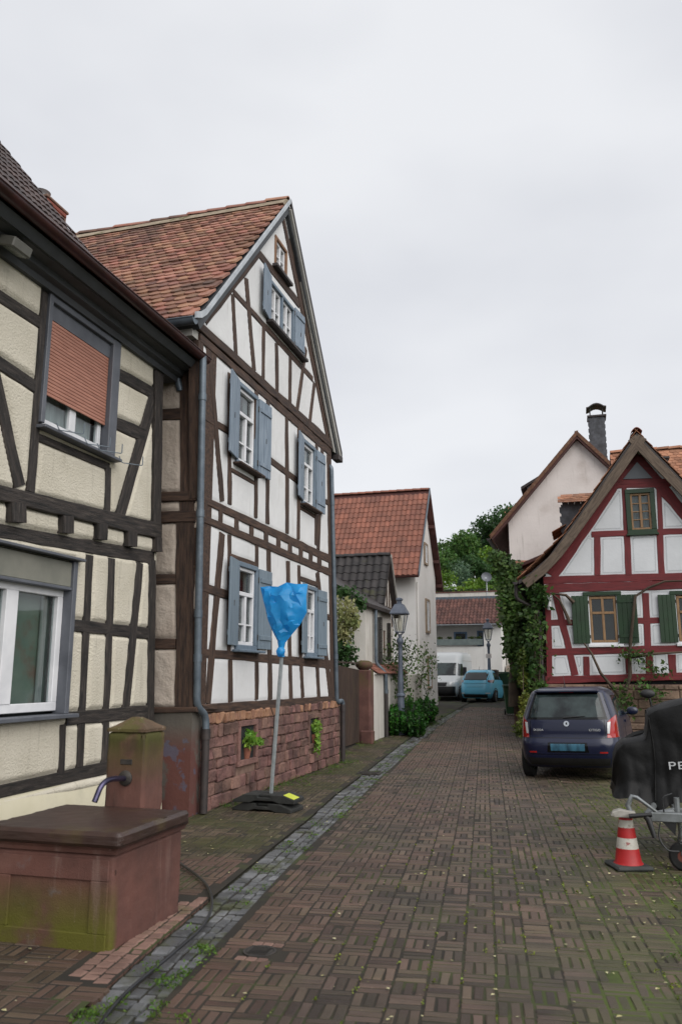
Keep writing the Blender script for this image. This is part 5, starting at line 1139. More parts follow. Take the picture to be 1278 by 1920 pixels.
b = MB(); b.prism([(ez[0], YQ, ez[1]), (rg[0], YQ, rg[1] + .1), (e2, YQ, ez[1]), (e2 - .1, YQ, ez[1] - .12), (rg[0], YQ, rg[1] - .12), (ez[0] + .1, YQ, ez[1] - .12)], (0, 8.6, 0)); rf = b.build('roof', M_BROWNW, ph)
for (p, q) in (((ez[0], ez[1]), (rg[0], rg[1] + .12)), ((rg[0], rg[1] + .12), (e2, ez[1]))):
    b = MB(); b.prism([(p[0], YQ, p[1] - .12), (q[0], YQ, q[1] - .14), (q[0], YQ, q[1] + .06), (p[0], YQ, p[1] + .08)], (0, -.04, 0)); b.build('bargeboard', M_BOARD, rf)
sl = Vector((rg[0] - ez[0], 0, rg[1] + .1 - ez[1])); it = slope_items((ez[0] - .03, YQ, ez[1]), (0, 1, 0), sl, 8, sl.length, .18, .165, tilt=.08, lift=.03)
sl = Vector((rg[0] - e2, 0, rg[1] + .1 - ez[1])); it += slope_items((e2 + .03, YQ, ez[1]), (0, 1, 0), sl, 8, sl.length, .18, .165, tilt=.08, lift=.03)
pieces(rf, 'tile', [plate_proto('tile', .172, .34, .014, .05)], it, M_TILE5, limit=60, stuff='tiles')
gutter_run(ph, (ez[0] - .08, YQ, ez[1] - .08), (ez[0] - .08, YQ + 8, ez[1] - .08), .08, M_PIPED)
q = V_.px(972, 905); b = MB(); zd = q[1] + .1
b.prism([(q[0], YP + 1.2, zd), (q[0] + 1.6, YP + 1.2, zd + .9), (q[0] + 1.6, YP + 1.2, zd + .8), (q[0], YP + 1.2, zd - .12)], (0, 2.5, 0)); b.build('dormer_roof', M_PIPED, rf)
b = MB(); b.prism([(q[0] + .25, YP + 1.3, zd - .8), (q[0] + .25, YP + 1.3, zd + .0), (q[0] + 1.6, YP + 1.3, zd + .7), (q[0] + 1.6, YP + 1.3, zd - .8)], (0, 2.2, 0)); b.build('dormer_cheek', M_SLATE, rf)
# slate-clad chimney
xc0, xc1 = 1.02, 1.62; yc0 = 33.5
b = MB(); b.box(xc0, xc1, yc0, yc0 + .6, 9.3, 12.2); ch = b.build('chimney', M_SLATE, ph); it = []
for k in range(14):
    for i in range(4): it.append((frame((xc0 + .08 + i * .155 - (k % 2) * .07, yc0 - .004, 10.3 + k * .135), (1, 0, 0), (0, -.05, 1), (0, -1, -.05)), 0)); it.append((frame((xc0 - .004, yc0 + .08 + i * .15, 10.3 + k * .135), (0, -1, 0), (-.05, 0, 1), (-1, 0, -.05)), 0))
pieces(ch, 'slate', [plate_proto('slate', .15, .2, .008, .04)], it, M_SLATE)
b = MB(); b.cbox(xc0 - .08, xc1 + .08, yc0 - .08, yc0 + .68, 12.2, 12.28, .01); b.build('chimney_slab', M_PIPED, ch)
v = []; b = MB(); nn_ = 8
for y in (yc0 - .08, yc0 + .68):
    for hgt in (0, .05):
        for i in range(nn_ + 1): t_ = i / nn_; v.append((xc0 - .1 + (xc1 - xc0 + .2) * t_, y, 12.52 + .22 * math.sin(math.pi * t_) + hgt + (.06 if i in (0, nn_) else 0)))
k = nn_ + 1
for i in range(nn_): b.f += [(k + i, k + i + 1, 3 * k + i + 1, 3 * k + i), (i, 2 * k + i, 2 * k + i + 1, i + 1), (i, i + 1, k + i + 1, k + i), (2 * k + i, 3 * k + i, 3 * k + i + 1, 2 * k + i + 1)]
b.v = v; b.build('hood', M_PIPED, ch)
b = MB()
for (x, y) in ((xc0 + .05, yc0 + .05), (xc1 - .05, yc0 + .05), (xc0 + .05, yc0 + .55), (xc1 - .05, yc0 + .55)): b.tube([(x, y, 12.28), (x, y, 12.62)], .02, 6)
b.build('hood_leg', M_IRON, ch)
# orange roof between the two gables, right
oh = thing('tiled_house', (4, 30, gz(28)), 'orange tiled roof showing right of the red gable', 'house')
p0, p1 = onY(1142, 855, 28), onY(1330, 832, 28)
b = MB(); b.box(1.7, 9, 26.2, 29.8, 0, 7.0); b.build('wall', M_PINK, oh)
b = MB(); b.prism([(p0[0], 25.9, 6.9), (p0[0], 28, 9.1), (p0[0], 30.1, 6.9), (p0[0], 30.1, 6.8), (p0[0], 28, 8.95), (p0[0], 25.9, 6.8)], (7.5, 0, 0)); rf = b.build('roof', M_BROWNW, oh)
sl = Vector((0, 2.1, 2.2)); it = slope_items((p0[0], 25.88, 6.9), (1, 0, 0), sl, 7.4, sl.length, .18, .165, tilt=.08, lift=.03, rot=.02)
pieces(rf, 'tile', [plate_proto('tile', .172, .34, .014, .05)], it, M_TILE5, limit=150, stuff='tiles')
it = [(frame((p0[0] + .02 + k * .37, 28, 9.12), (0, -1, 0), (1, 0, .05), (-.05, 0, 1)), 0) for k in range(20)]
pieces(rf, 'ridge_tile', [wave_proto('ridge_tile', .24, .4, .02, .09, 8, 'half')], it, M_TILE5)
p = onY(1243, 862, 26.6); b = MB(); b.cbox(p[0] - .12, p[0] + .12, 26.5, 26.75, p[2] - .5, p[2], .01); b.cbox(p[0] - .17, p[0] + .17, 26.45, 26.8, p[2], p[2] + .08, .01); b.build('vent_stack', M_PIPED, rf)
# distant roof above the trees
p = onY(945, 947, 92); t = thing('distant_house', (p[0] + 1.5, 94, 14), 'distant orange roof showing above the trees beside the pale gable', 'house')
b = MB(); b.prism([(p[0] - .6, 92, p[2] - 1.6), (p[0], 94, p[2] + .2), (p[0] + 5, 94, p[2] + .2), (p[0] + 5, 92, p[2] - 1.6)], (0, .05, .0)); b.build('roof', M_TILE5, t)
b = MB(); b.box(p[0] - .3, p[0] + 5, 92.3, 95, p[2] - 6, p[2] - 1.6); b.build('wall', M_PINK, t)
# little lean-to roof and ivy wall between the houses
t = thing('ivy_outbuilding', (-1.9, 28.5, gz(28)), 'ivy-grown outbuilding between the red house and pale gable', 'shed')
b = MB(); b.box(-2.0, -.9, 26.2, 31.9, 0, 5.0); b.build('wall', M_MORT, t)
b = MB(); b.prism([(-2.05, 26.0, 5.0), (-.8, 26.0, 5.5), (-.8, 26.0, 5.4), (-2.05, 26.0, 4.9)], (0, 5.9, 0)); rf = b.build('roof', M_BROWNW, t)
it = slope_items((-1.95, 25.95, 4.75), (1, 0, 0), (0, .8, .55), 1.2, 1.0, .17, .16, tilt=.08, lift=.04, rot=.04)
pieces(rf, 'tile', [plate_proto('tile', .168, .3, .016, .05)], it, M_TILE5)
# ivy
t = thing('ivy', (-2.1, 27.5, gz(27)), 'dense dark ivy hanging down the wall between red house and lane', 'ivy'); P = []; NN = []
for (px, py, rx, rz, n_) in ((955, 1085, .45, .7, 900), (940, 1060, .35, .35, 500), (962, 1150, .5, .8, 1100), (972, 1215, .5, .6, 900), (985, 1120, .4, .7, 800), (978, 1260, .38, .5, 600), (930, 1045, .3, .25, 300), (1000, 1170, .35, .9, 700), (958, 1205, .25, .6, 400), (948, 1120, .3, .5, 500)):
    c = onY(px, py, 25.9); P.append(blob_pts(n_, c, (rx, .35, rz), .4))
P = np.concatenate(P); foliage(t, 'leaves', P, .11, M_LF[5], nrm=np.tile([0, -.9, .45], (len(P), 1)), flat=.5, aspect=.8, droop=.5)
b = MB(); lump(b, tuple(onY(972, 1155, 26.3)), (.55, .25, 1.6), 10, .08); b.build('ivy_dark_core', M_LFD, t)  # added dark core lump behind the ivy leaves, not stems
b = MB(); p0, p1, p2 = onY(964, 1325, 26.0), onY(963, 1270, 26.0), onY(966, 1200, 26.1); b.tube([p0, p1, p2], [.2, .17, .1], 10); b.build('trunk', M_BARK, t, smooth=60)
# grape vine on the corner of the red house
cv = lambda x, y, Y=20.75: tuple(onY(x, y, Y))
st = [[cv(1000, 1330), cv(1003, 1250), cv(1000, 1170), cv(1008, 1110)], [cv(1008, 1330), cv(1012, 1220), cv(1005, 1140)]]
lv = np.concatenate([along([cv(990, 1105), cv(1012, 1105), cv(1015, 1130)], 260, .11), along([cv(1000, 1130), cv(1003, 1200), cv(1000, 1240)], 420, .15), along([cv(1000, 1240), cv(1005, 1300), cv(1003, 1325)], 420, .14)])
climber('grape_vine', 'leafy grape vine climbing the left corner of the red house', st, lv, .12, M_LF[6], rad=.025)
st = [[cv(1180, 1330, 20.8), cv(1150, 1292, 20.8), cv(1125, 1262, 20.8), cv(1108, 1225, 20.8), cv(1094, 1206, 20.82)], [cv(1068, 1170, 20.86), cv(1060, 1150, 20.86), cv(1048, 1125, 20.86), cv(1035, 1114, 20.86)], [cv(1075, 1130, 20.86), cv(1060, 1116, 20.86), cv(1030, 1112, 20.86)], [cv(1170, 1300, 20.8), cv(1180, 1268, 20.85), cv(1179, 1225, 20.85), cv(1190, 1118, 20.86), cv(1215, 1102, 20.86), cv(1245, 1090, 20.86), cv(1278, 1089, 20.86)], [cv(1180, 1232, 20.86), cv(1225, 1226, 20.86), cv(1290, 1222, 20.86)]]
lv = np.concatenate([along([cv(1160, 1230, 20.75), cv(1215, 1222, 20.75)], 110, .09), along([cv(1200, 1240, 20.72), cv(1250, 1262, 20.72)], 130, .1), along([cv(1195, 1280, 20.65), cv(1240, 1310, 20.65)], 170, .12), along([cv(1165, 1290, 20.6), cv(1175, 1340, 20.6)], 160, .12)])
climber('old_vine', 'thick bare vine stems crossing the front of the red house', st, lv, .09, M_LF[6], rad=.055)
# planting at the foot of the corner
t = thing('flowering_bush', (-1.35, 20.6, gz(20)), 'yellowing leafy bush beside the wheelie bin and navy car', 'shrub')
P = np.concatenate([blob_pts(420, onY(985, 1318, 20.2), (.16, .3, .3), .3), blob_pts(400, onY(985, 1345, 20.0), (.2, .3, .28), .3), blob_pts(300, onY(976, 1368, 19.7), (.2, .3, .2), .3), blob_pts(250, onY(978, 1235, 20.6), (.14, .2, .3), .3), blob_pts(250, onY(980, 1270, 20.6), (.14, .2, .3), .3)])
P = P[P[:, 2] > gz(20) + .01]; foliage(t, 'leaves', P, .075, leafmat('autumn_leaf', '#44561f', '#6f7430', rnd=.35, hue=.03)); MB().tube([(-1.3, 20.3, gz(20)), tuple(onY(980, 1330, 20.2)), tuple(onY(980, 1250, 20.5))], [.02, .015, .008], 6).build('stem', M_BARK, t)
# ================================================================ FOUNTAIN
M_FTN = mat('fountain_sandstone', '#4a322d', '#664239', scale=1.6, rough=.8, bump=.7, bscale=90, coord='World', bdist=.006,
            layers=[('#7a584e', 2.5, .52, .72, .5), ('#35261f', 1.7, .5, .7, .6), ('#55540f', 2.0, .32, .54, .95, 'z', .42, .12, 'y', 4.9, 4.84), ('#5d6266', 5, .6, .74, .5, 'y', 4.9, 4.84), ('#b3998e', 30, .7, .74, .45)], streak=('#8a7268', .58, .76, .5))
M_FTOP = mat('wet_slab', '#2c1f1a', '#43302a', scale=1.3, rough=.45, bump=.25, bscale=50, coord='World', bdist=.005, layers=[('#4a3f22', 3, .55, .72, .5)])
M_FPIL = mat('mossy_pillar_stone', '#553a33', '#6c483e', scale=1.6, rough=.85, bump=.3, bscale=40, coord='World', bdist=.006, layers=[('#3f4013', 2.6, .25, .5, .95, 'z', .86, 1.2), ('#3a2620', 2.5, .55, .7, .5), ('#9a8a70', 24, .66, .72, .5, 'z', 1.24, 1.3)], streak=('#3a2c26', .56, .74, .6))
M_COPPER = mat('tarnished_pipe', '#3c3a4c', '#5a5570', scale=8, rough=.3, metal=.8, coord='World')
t = thing('fountain', (-3.35, 5.3, 0), 'red sandstone trough fountain with square mossy pillar in the left foreground', 'fountain')
x0, x1, y0, y1 = -3.80, -2.9, 4.82, 5.74
b = MB(); b.cbox(x0, x1, y0, y1, -.02, .57, .014)
roughen(b.build('trough', M_FTN, t), .012, .1, 5)
P1 = Plane('y', y0); b = ring(P1, (x0 + .14, x1 - .16, .1, .41), .13, -.01, .016, c=.005); b.build('panel_rim', M_FTN, t)
b = MB(); prof = [(0, .57), (.02, .575), (.03, .6), (.05, .622)]
v = []
for d, z in prof: v += [(x0 - d, y0 - d, z), (x1 + d, y0 - d, z), (x1 + d, y1 + d * .2, z), (x0 - d, y1 + d * .2, z)]
b.add(v, [(i * 4 + j, i * 4 + (j + 1) % 4, (i + 1) * 4 + (j + 1) % 4, (i + 1) * 4 + j) for i in range(3) for j in range(4)]); b.build('moulding', M_FTN, t)
b = MB(); b.cbox(x0 - .08, x1 + .08, y0 - .08, y1 - .04, .624, .715, .02); roughen(b.build('slab', M_FTOP, t), .012, .08, 5)
px0, px1, py0, py1 = -3.565, -3.225, 5.72, 6.03
b = MB(); b.cbox(px0, px1, py0, py1, 0, 1.26, .02); roughen(b.build('pillar', M_FPIL, t), .012, .09, 5)
b = MB(); q = [(px0 - .001, py0 - .001), (px1 + .001, py0 - .001), (px1 + .001, py1 + .001), (px0 - .001, py1 + .001)]; cxm, cym = (px0 + px1) / 2, (py0 + py1) / 2
b.add([(x, y, 1.262) for x, y in q] + [(x, y, 1.285) for x, y in q] + [(cxm - .03, cym - .03, 1.37), (cxm + .03, cym - .03, 1.37), (cxm + .03, cym + .03, 1.37), (cxm - .03, cym + .03, 1.37)], [(3, 2, 1, 0), (8, 9, 10, 11)] + [(k * 4 + i, k * 4 + (i + 1) % 4, k * 4 + 4 + (i + 1) % 4, k * 4 + 4 + i) for k in (0, 1) for i in range(4)]); roughen(b.build('pillar_cap', mat('mossy_cap_stone', '#4a3b2c', '#66513f', scale=3, rough=.95, bump=.5, bscale=30, coord='World', layers=[('#4a4a1a', 4, .48, .62, .7), ('#a39a85', 26, .62, .7, .6)]), t), .012, .08, 4)
sx, sz = -3.385, .92
b = MB(); b.tube(bend([(sx, 5.715, sz), (sx - .01, 5.43, sz + .025), (sx - .03, 5.36, sz - .125)], 8, .14), .021, 12); b.build('spout', M_COPPER, t, smooth=50)
b = MB(); b.lathe([(.058, 0), (.058, .008), (.04, .02), (.02, .022)], 18, Matrix.Translation((sx, py0, sz)) @ Matrix.Rotation(R(90), 4, 'X')); b.build('spout_rosette', M_IRON, t, smooth=40)
b = MB(); b.cbox(sx - .05, sx + .05, py0 - .006, py0 + .01, sz + .1, sz + .14, .003); b.build('plaque', M_IRON, t)
# hose
M_HOSE = mat('black_hose', '#17181a', '#26272a', scale=5, rough=.45, coord='World')
hp = [onZ(x, y, .025) for x, y in ((330, 1612), (345, 1624), (365, 1638), (384, 1655), (395, 1676), (397, 1700), (388, 1724), (370, 1748), (345, 1770), (312, 1798), (275, 1828), (240, 1858), (212, 1888), (192, 1915), (160, 1960))]
def crom(p, k=6):
    p = [Vector(q) for q in p]; p = [p[0] * 2 - p[1]] + p + [p[-1] * 2 - p[-2]]; o = []
    for i in range(1, len(p) - 2):
        for j in range(k): t_ = j / k; a, b_, c, d = p[i - 1:i + 3]; o.append(.5 * ((2 * b_) + (c - a) * t_ + (2 * a - 5 * b_ + 4 * c - d) * t_ ** 2 + (3 * b_ - a - 3 * c + d) * t_ ** 3))
    return o + [p[-2]]
hc = crom(hp); tag(MB().tube(hc, .0105, 10).build('hose', M_HOSE, smooth=60), 'black rubber hose curling from the fountain along the gutter', 'hose')
# ================================================================ COVERED ROAD SIGN
M_RUB = mat('black_rubber', '#1d1e1d', '#2b2c2a', scale=6, rough=.75, bump=.4, bscale=80, bdist=.003, layers=[('#3f3f3a', 3, .6, .75, .5)])
M_GALV = mat('galvanised_pole', '#878d90', '#9ba1a3', scale=14, rough=.45, metal=.3)
M_BAG = mat('blue_plastic', '#2a9cd8', '#49b6ec', scale=2, rough=.24, bump=.12, bscale=5, spec=.5, bdist=.03)
n = M_BAG.node_tree.nodes; l = M_BAG.node_tree.links; tr_ = n.new('ShaderNodeBsdfTranslucent'); tr_.inputs[0].default_value = lin('#5cc4fa'); ms_ = n.new('ShaderNodeMixShader'); ms_.inputs[0].default_value = .5
l.new(n['Principled BSDF'].outputs[0], ms_.inputs[1]); l.new(tr_.outputs[0], ms_.inputs[2]); l.new(ms_.outputs[0], n['Material Output'].inputs[0])
M_YEL = mat('reflective_sticker', '#b8c22a', '#c9d23a', scale=4, rough=.35)
sp = Vector((-3.9, 10.12, 0)); t = thing('road_sign', sp, 'leaning road sign wrapped in a blue plastic bag on black rubber feet', 'sign')
for k, (dx, rot) in enumerate(((-.01, -4), (.0, 2))):
    W0 = Matrix.Translation(sp + Vector((dx, 0, .005 + k * .105))) @ Matrix.Rotation(R(rot - 2), 4, 'Z'); b = MB()
    pr = [(-.42, 0), (-.42, .03), (-.27, .1), (-.085, .1), (-.085, .065), (.085, .065), (.085, .1), (.25, .1), (.41, .045), (.41, 0), (.2, 0), (.12, .025), (-.12, .025), (-.2, 0)]
    b.prism([(x, -.19, z) for x, z in pr], (0, .38, 0)); o = b.build('rubber_foot', M_RUB, t, world=W0, bevel=.008)
    if k: b = MB(); b.prism([(.255, -.17, .1015), (.395, -.17, .0535), (.395, -.17, .0555), (.255, -.17, .1035)], (0, .22, 0)); b.build('sticker', M_YEL, o, world=W0)
    b = MB(); b.cbox(-.08, .08, -.14, .14, .067, .098, .006); b.build('clamp', M_RUB, o, world=W0)
top = Vector((-3.745, 10.1, 2.0)); bot = sp + Vector((.02, 0, .12)); d = (top - bot).normalized(); tp2 = bot + d * 2.72
sq = frame(bot, d.cross(Vector((0, 1, 0))).normalized(), d.cross(d.cross(Vector((0, 1, 0)))).normalized(), d)
b = MB(); b.cbox(-.021, .021, -.021, .021, 0, 2.7, .005); b.build('pole', M_GALV, t, world=sq)
from mathutils.geometry import delaunay_2d_cdt
ol = [(488, 1101), (505, 1099), (521, 1100), (537, 1092), (556, 1095), (577, 1095), (574, 1118), (575, 1148), (562, 1172), (547, 1190), (535, 1205), (522, 1205), (512, 1186), (502, 1162), (497, 1138), (492, 1118)]
ol2 = [Vector((p[0], p[2])) for p in (onY(x, y, 10.09) for x, y in ol)]; nb = len(ol2)
def inside(p):
    c = False
    for i in range(nb):
        a, b_ = ol2[i], ol2[(i + 1) % nb]
        if (a.y > p.y) != (b_.y > p.y) and p.x < (b_.x - a.x) * (p.y - a.y) / (b_.y - a.y) + a.x: c = not c
    return c
def edist(p): return min((p - (a + (b_ - a) * max(0, min(1, (p - a).dot(b_ - a) / (b_ - a).length_squared)))).length for a, b_ in ((ol2[i], ol2[(i + 1) % nb]) for i in range(nb)))
b = MB()
for sg in (-1, 1):                                   # front and back film, each a set of sharp creases
    ps = list(ol2); rg_ = random.Random(31 + sg)
    while len(ps) < nb + 120:
        q = Vector((rg_.uniform(-4.1, -3.35), rg_.uniform(2.05, 2.95)))
        if inside(q) and edist(q) > .018 and min((q - r_).length for r_ in ps) > .024: ps.append(q)
    vv, _, ff, *_ = delaunay_2d_cdt(ps, [(i, (i + 1) % nb) for i in range(nb)], [], 1, 1e-5)
    hh = [0 if edist(p) < 1e-4 else (min(.085, edist(p) * .7) + rg_.gauss(0, .009) + .02 * math.sin(p.x * 23 + p.y * 9)) for p in vv]
    b.add([(p.x, 10.09 + sg * max(-.005, h_), p.y) for p, h_ in zip(vv, hh)], [f_ if sg < 0 else f_[::-1] for f_ in ff])
b.build('plastic_bag', M_BAG, t, smooth=28)
b = MB(); lump(b, (-3.74, 10.03, 2.0), (.062, .055, .062), 8, .13); b.tube([(-3.75, 10.09, 2.13), (-3.75, 10.09, 2.03), (-3.75, 10.09, 1.93)], [.055, .034, .045], 10); b.build('bag_knot', M_BAG, t, smooth=30)
# ================================================================ LAMP POSTS
M_LAMP = mat('lamp_post_paint', '#4b525f', '#5b6370', scale=4, rough=.45, coord='World', bump=.08, bscale=20)
M_LGLASS = glass('lantern_glass', (.88, .88, .85))
M_BULB = mat('frosted_bulb', '#c9c6bd', '#d6d3ca', scale=3, rough=.3)
def lamp_post(x, y, s, label):
    z = gz(y); t = thing('street_lamp', (x, y, z), label, 'street lamp', 'old style lamp posts along the lane'); T0 = Matrix.Translation((x, y, z)) @ Matrix.Diagonal((s, s, s, 1))
    b = MB(); b.lathe([(.165, 0), (.165, .2), (.15, .23), (.12, .26), (.118, .42), (.135, .44), (.135, .47), (.11, .5), (.095, 1.02), (.13, 1.05), (.13, 1.09), (.085, 1.13), (.06, 2.3), (.065, 2.48), (.095, 2.52), (.1, 2.58), (.08, 2.64), (.05, 2.66), (.05, 2.76)], 16, T0); b.build('shaft', M_LAMP, t, smooth=35)
    b = MB()
    def fr4(r, zz): return [Vector((r * a, r * c, zz)) for a, c in ((-1, -1), (1, -1), (1, 1), (-1, 1))]
    lo, hi = fr4(.105, 2.82), fr4(.195, 3.32)
    for i in range(4): b.tube([T0 @ lo[i], T0 @ hi[i]], .014 * s, 6); b.tube([T0 @ lo[i], T0 @ lo[(i + 1) % 4]], .016 * s, 6); b.tube([T0 @ hi[i], T0 @ hi[(i + 1) % 4]], .016 * s, 6); b.tube([T0 @ lo[i], T0 @ Vector((0, 0, 2.7))], .012 * s, 6)
    b.build('lantern_frame', M_LAMP, t, smooth=40)
    for i in range(4):
        j = (i + 1) % 4; q = MB(); q.add([T0 @ lo[i], T0 @ lo[j], T0 @ hi[j], T0 @ hi[i]], [(0, 1, 2, 3)]); q.build('pane', M_LGLASS, t)
    b = MB(); h = [(.235, 3.32), (.24, 3.35), (.17, 3.5), (.13, 3.58), (.125, 3.6), (.06, 3.62), (.055, 3.7), (.085, 3.72), (.085, 3.77), (.02, 3.8)]; v = []
    for r, zz in h: v += [T0 @ q for q in fr4(r, zz)]
    b.add(v, [(k * 4 + i, k * 4 + (i + 1) % 4, k * 4 + 4 + (i + 1) % 4, k * 4 + 4 + i) for k in range(len(h) - 1) for i in range(4)] + [(3, 2, 1, 0)]); b.build('hood', M_LAMP, t)
    b = MB(); b.lathe([(.03, 2.86), (.055, 2.95), (.06, 3.1), (.04, 3.22), (.02, 3.3)], 12, T0); b.build('bulb', M_BULB, t, smooth=60); return t
p = onG(752, 1378); lamp_post(p[0], p[1], 1.0, 'grey-blue lantern lamp post standing in front of the shrubs')
t2 = lamp_post(-4.26, 41.2, 1.07, 'farther lantern lamp post in front of the white end building')
b = MB(); b.cbox(-4.40, -4.12, 41.08, 41.1, 2.1 + gz(41), 2.32 + gz(41), .003); b.build('notice_plate', M_PINK, t2)
b = MB(); b.lathe([(.17, .95), (.19, 1.5), (.19, 1.52), (.02, 1.53)], 14, Matrix.Translation((-3.99, 41.15, gz(41)))); b.tube([(-4.26, 41.2, gz(41) + 1.3), (-4.04, 41.16, gz(41) + 1.3)], .03, 6); b.build('litter_bin', M_PIPED, t2)
# ================================================================ CARS
def paint(name, c1, rough=.3, metal=.0, coat=.35): return mat(name, c1, None, rough=rough, metal=metal, coat=coat, coord='Object')
M_TYRE = mat('tyre', '#121212', '#1d1d1d', scale=8, rough=.85); M_RIM = mat('wheel_rim', '#6f7275', '#85888a', scale=5, rough=.35, metal=.7)
M_CGLASS = mat('car_glass', '#12181a', '#343f3f', scale=1.6, rough=.03, spec=.5, lo=.42, hi=.58); M_BLKP = mat('black_plastic', '#141416', '#1e1e20', scale=6, rough=.55)
M_TAIL = mat('tail_light', '#8a0d0e', '#a51414', scale=4, rough=.12, coat=1); M_CLEAR = mat('clear_lens', '#b9bcbe', '#d0d2d3', scale=6, rough=.12, coat=1); M_CHROME = mat('chrome', '#b9bcc0', '#c9ccd0', scale=4, rough=.15, metal=1.)
class Car:
    """body as a stack of rounded plan outlines; patches lie on its end (y low) and side faces"""
    def __init__(s, root, Wm, sl, n=5., paint=None, nz=56):
        s.root, s.W = root, Wm; a = np.array(sl, float); s.z = a[:, 0]
        s.f = [lambda z, k=k: np.interp(z, s.z, a[:, k]) for k in (1, 2, 3)]; s.n = n; zz = np.linspace(s.z[0], s.z[-1], nz)
        s.K = [np.convolve(np.pad(f(zz), 2, 'edge'), [.1, .2, .4, .2, .1], 'valid') for f in s.f]; s.zz = zz; m = 112; v = []
        for i, z in enumerate(zz):
            yr, yf, hw = (k[i] for k in s.K)
            for j in range(m):
                t_ = 2 * math.pi * j / m; c, q = math.cos(t_), math.sin(t_); v.append((hw * math.copysign(abs(c) ** (2 / n), c), (yr + yf) / 2 + (yf - yr) / 2 * math.copysign(abs(q) ** (2 / n), q), z))
        f = [(i * m + j, i * m + (j + 1) % m, (i + 1) * m + (j + 1) % m, (i + 1) * m + j) for i in range(nz - 1) for j in range(m)] + [tuple((nz - 1) * m + j for j in range(m)), tuple(range(m))[::-1]]
        b = MB(); b.add(v, f); s.body = b.build('body', paint, root, smooth=50, world=Wm)
    def val(s, z): return [float(np.interp(z, s.zz, k)) for k in s.K]
    def end(s, x, z, off):
        yr, yf, hw = s.val(z); u = min(.999, abs(x / hw)); return (x, (yr + yf) / 2 - (yf - yr) / 2 * (1 - u ** s.n) ** (1 / s.n) - off, z)
    def side(s, y, z, off, sg):
        yr, yf, hw = s.val(z); u = min(.999, abs((y - (yr + yf) / 2) / ((yf - yr) / 2))); return (sg * (hw * (1 - u ** s.n) ** (1 / s.n) + off), y, z)
    def patch(s, name, q, m, where='end', sg=1, off=.006, k=10, parent=None):
        """q: four corners low-a, low-b, high-b, high-a in face coordinates"""
        fn = (lambda a, z, o: s.end(a, z, o)) if where == 'end' else (lambda a, z, o: s.side(a, z, o, sg)); b = MB(); v = []
        for o in (off, -.01):
            for i in range(k + 1):
                for j in range(k + 1):
                    u, w = i / k, j / k; a = (q[0][0] * (1 - u) + q[1][0] * u) * (1 - w) + (q[3][0] * (1 - u) + q[2][0] * u) * w; z = (q[0][1] * (1 - u) + q[1][1] * u) * (1 - w) + (q[3][1] * (1 - u) + q[2][1] * u) * w
                    v.append(fn(a, z, o))
        K = k + 1; id_ = lambda o, i, j: o * K * K + i * K + j; f = [(id_(0, i, j), id_(0, i + 1, j), id_(0, i + 1, j + 1), id_(0, i, j + 1)) for i in range(k) for j in range(k)]
        for i in range(k):
            for (p, r) in (((i, 0), (i + 1, 0)), ((i + 1, k), (i, k)), ((0, i + 1), (0, i)), ((k, i), (k, i + 1))): f.append((id_(0, *p), id_(1, *p), id_(1, *r), id_(0, *r)))
        if where == 'side' and sg < 0: f = [t_[::-1] for t_ in f]
        b.add(v, f); return b.build(name, m, parent or s.root, smooth=50, world=s.W)
    def wheel(s, x, y, r, w):
        M4 = s.W @ Matrix.Translation((x, y, r)) @ Matrix.Rotation(R(90), 4, 'Y'); b = MB(); h = w / 2
        b.lathe([(r * .6, -h), (r * .92, -h), (r, -h * .75), (r, h * .75), (r * .92, h), (r * .6, h)], 28, cap=False); tw = b.build('wheel', M_TYRE, s.root, smooth=40, world=M4)
        b = MB(); b.lathe([(r * .62, -h * .8), (r * .62, h * .8)], 24, cap=False); b.lathe([(.02, h * .5), (r * .16, h * .55), (r * .2, h * .4)], 14); b.lathe([(.02, -h * .5), (r * .16, -h * .55), (r * .2, -h * .4)], 14)
        for k in range(5):
            a = 2 * math.pi * k / 5
            for sg in (-1, 1): b.tube([(r * .1 * math.cos(a), r * .1 * math.sin(a), sg * h * .5), (r * .62 * math.cos(a), r * .62 * math.sin(a), sg * h * .6)], r * .09, 6)
        b.build('rim', M_RIM, tw, smooth=40, world=M4)
        b = MB(); b.lathe([(.01, 0), (r * .6, 0)], 20, cap=False); b.build('brake', M_BLKP, tw, world=M4)
    def arch(s, y, r, R0, sg):
        k = 20; fn = s.side; v = []; f = []
        for i in range(k + 1):
            a = math.pi * i / k
            for rr in (0.02, R0): v.append(fn(y + rr * math.cos(a), r + rr * math.sin(a), .004, sg))
        f = [(2 * i, 2 * i + 1, 2 * i + 3, 2 * i + 2) for i in range(k)]; b = MB(); b.add(v, f); b.build('arch_shade_patch', M_BLKP, s.root, world=s.W)  # dark patch on the body side; wheel-well shade put into its colour
def text(root, body, size, W0, m, name='lettering', ext=.002, align='CENTER', sx=1.):
    c = bpy.data.curves.new(name, 'FONT'); c.body = body; c.size = size; c.extrude = ext; c.align_x = align; c.align_y = 'CENTER'; c.materials.append(m); c.space_character = 1.1
    o = bpy.data.objects.new(name, c); COL.objects.link(o); me = bpy.data.meshes.new_from_object(o.evaluated_get(bpy.context.evaluated_depsgraph_get())); bpy.data.objects.remove(o); me.name = name
    return put(name, me, root, W0 @ Matrix.Diagonal((sx, 1, 1, 1)))
ENDF = frame((0, 0, 0), (1, 0, 0), (0, 0, 1), (0, -1, 0))     # text plane on the low-y end
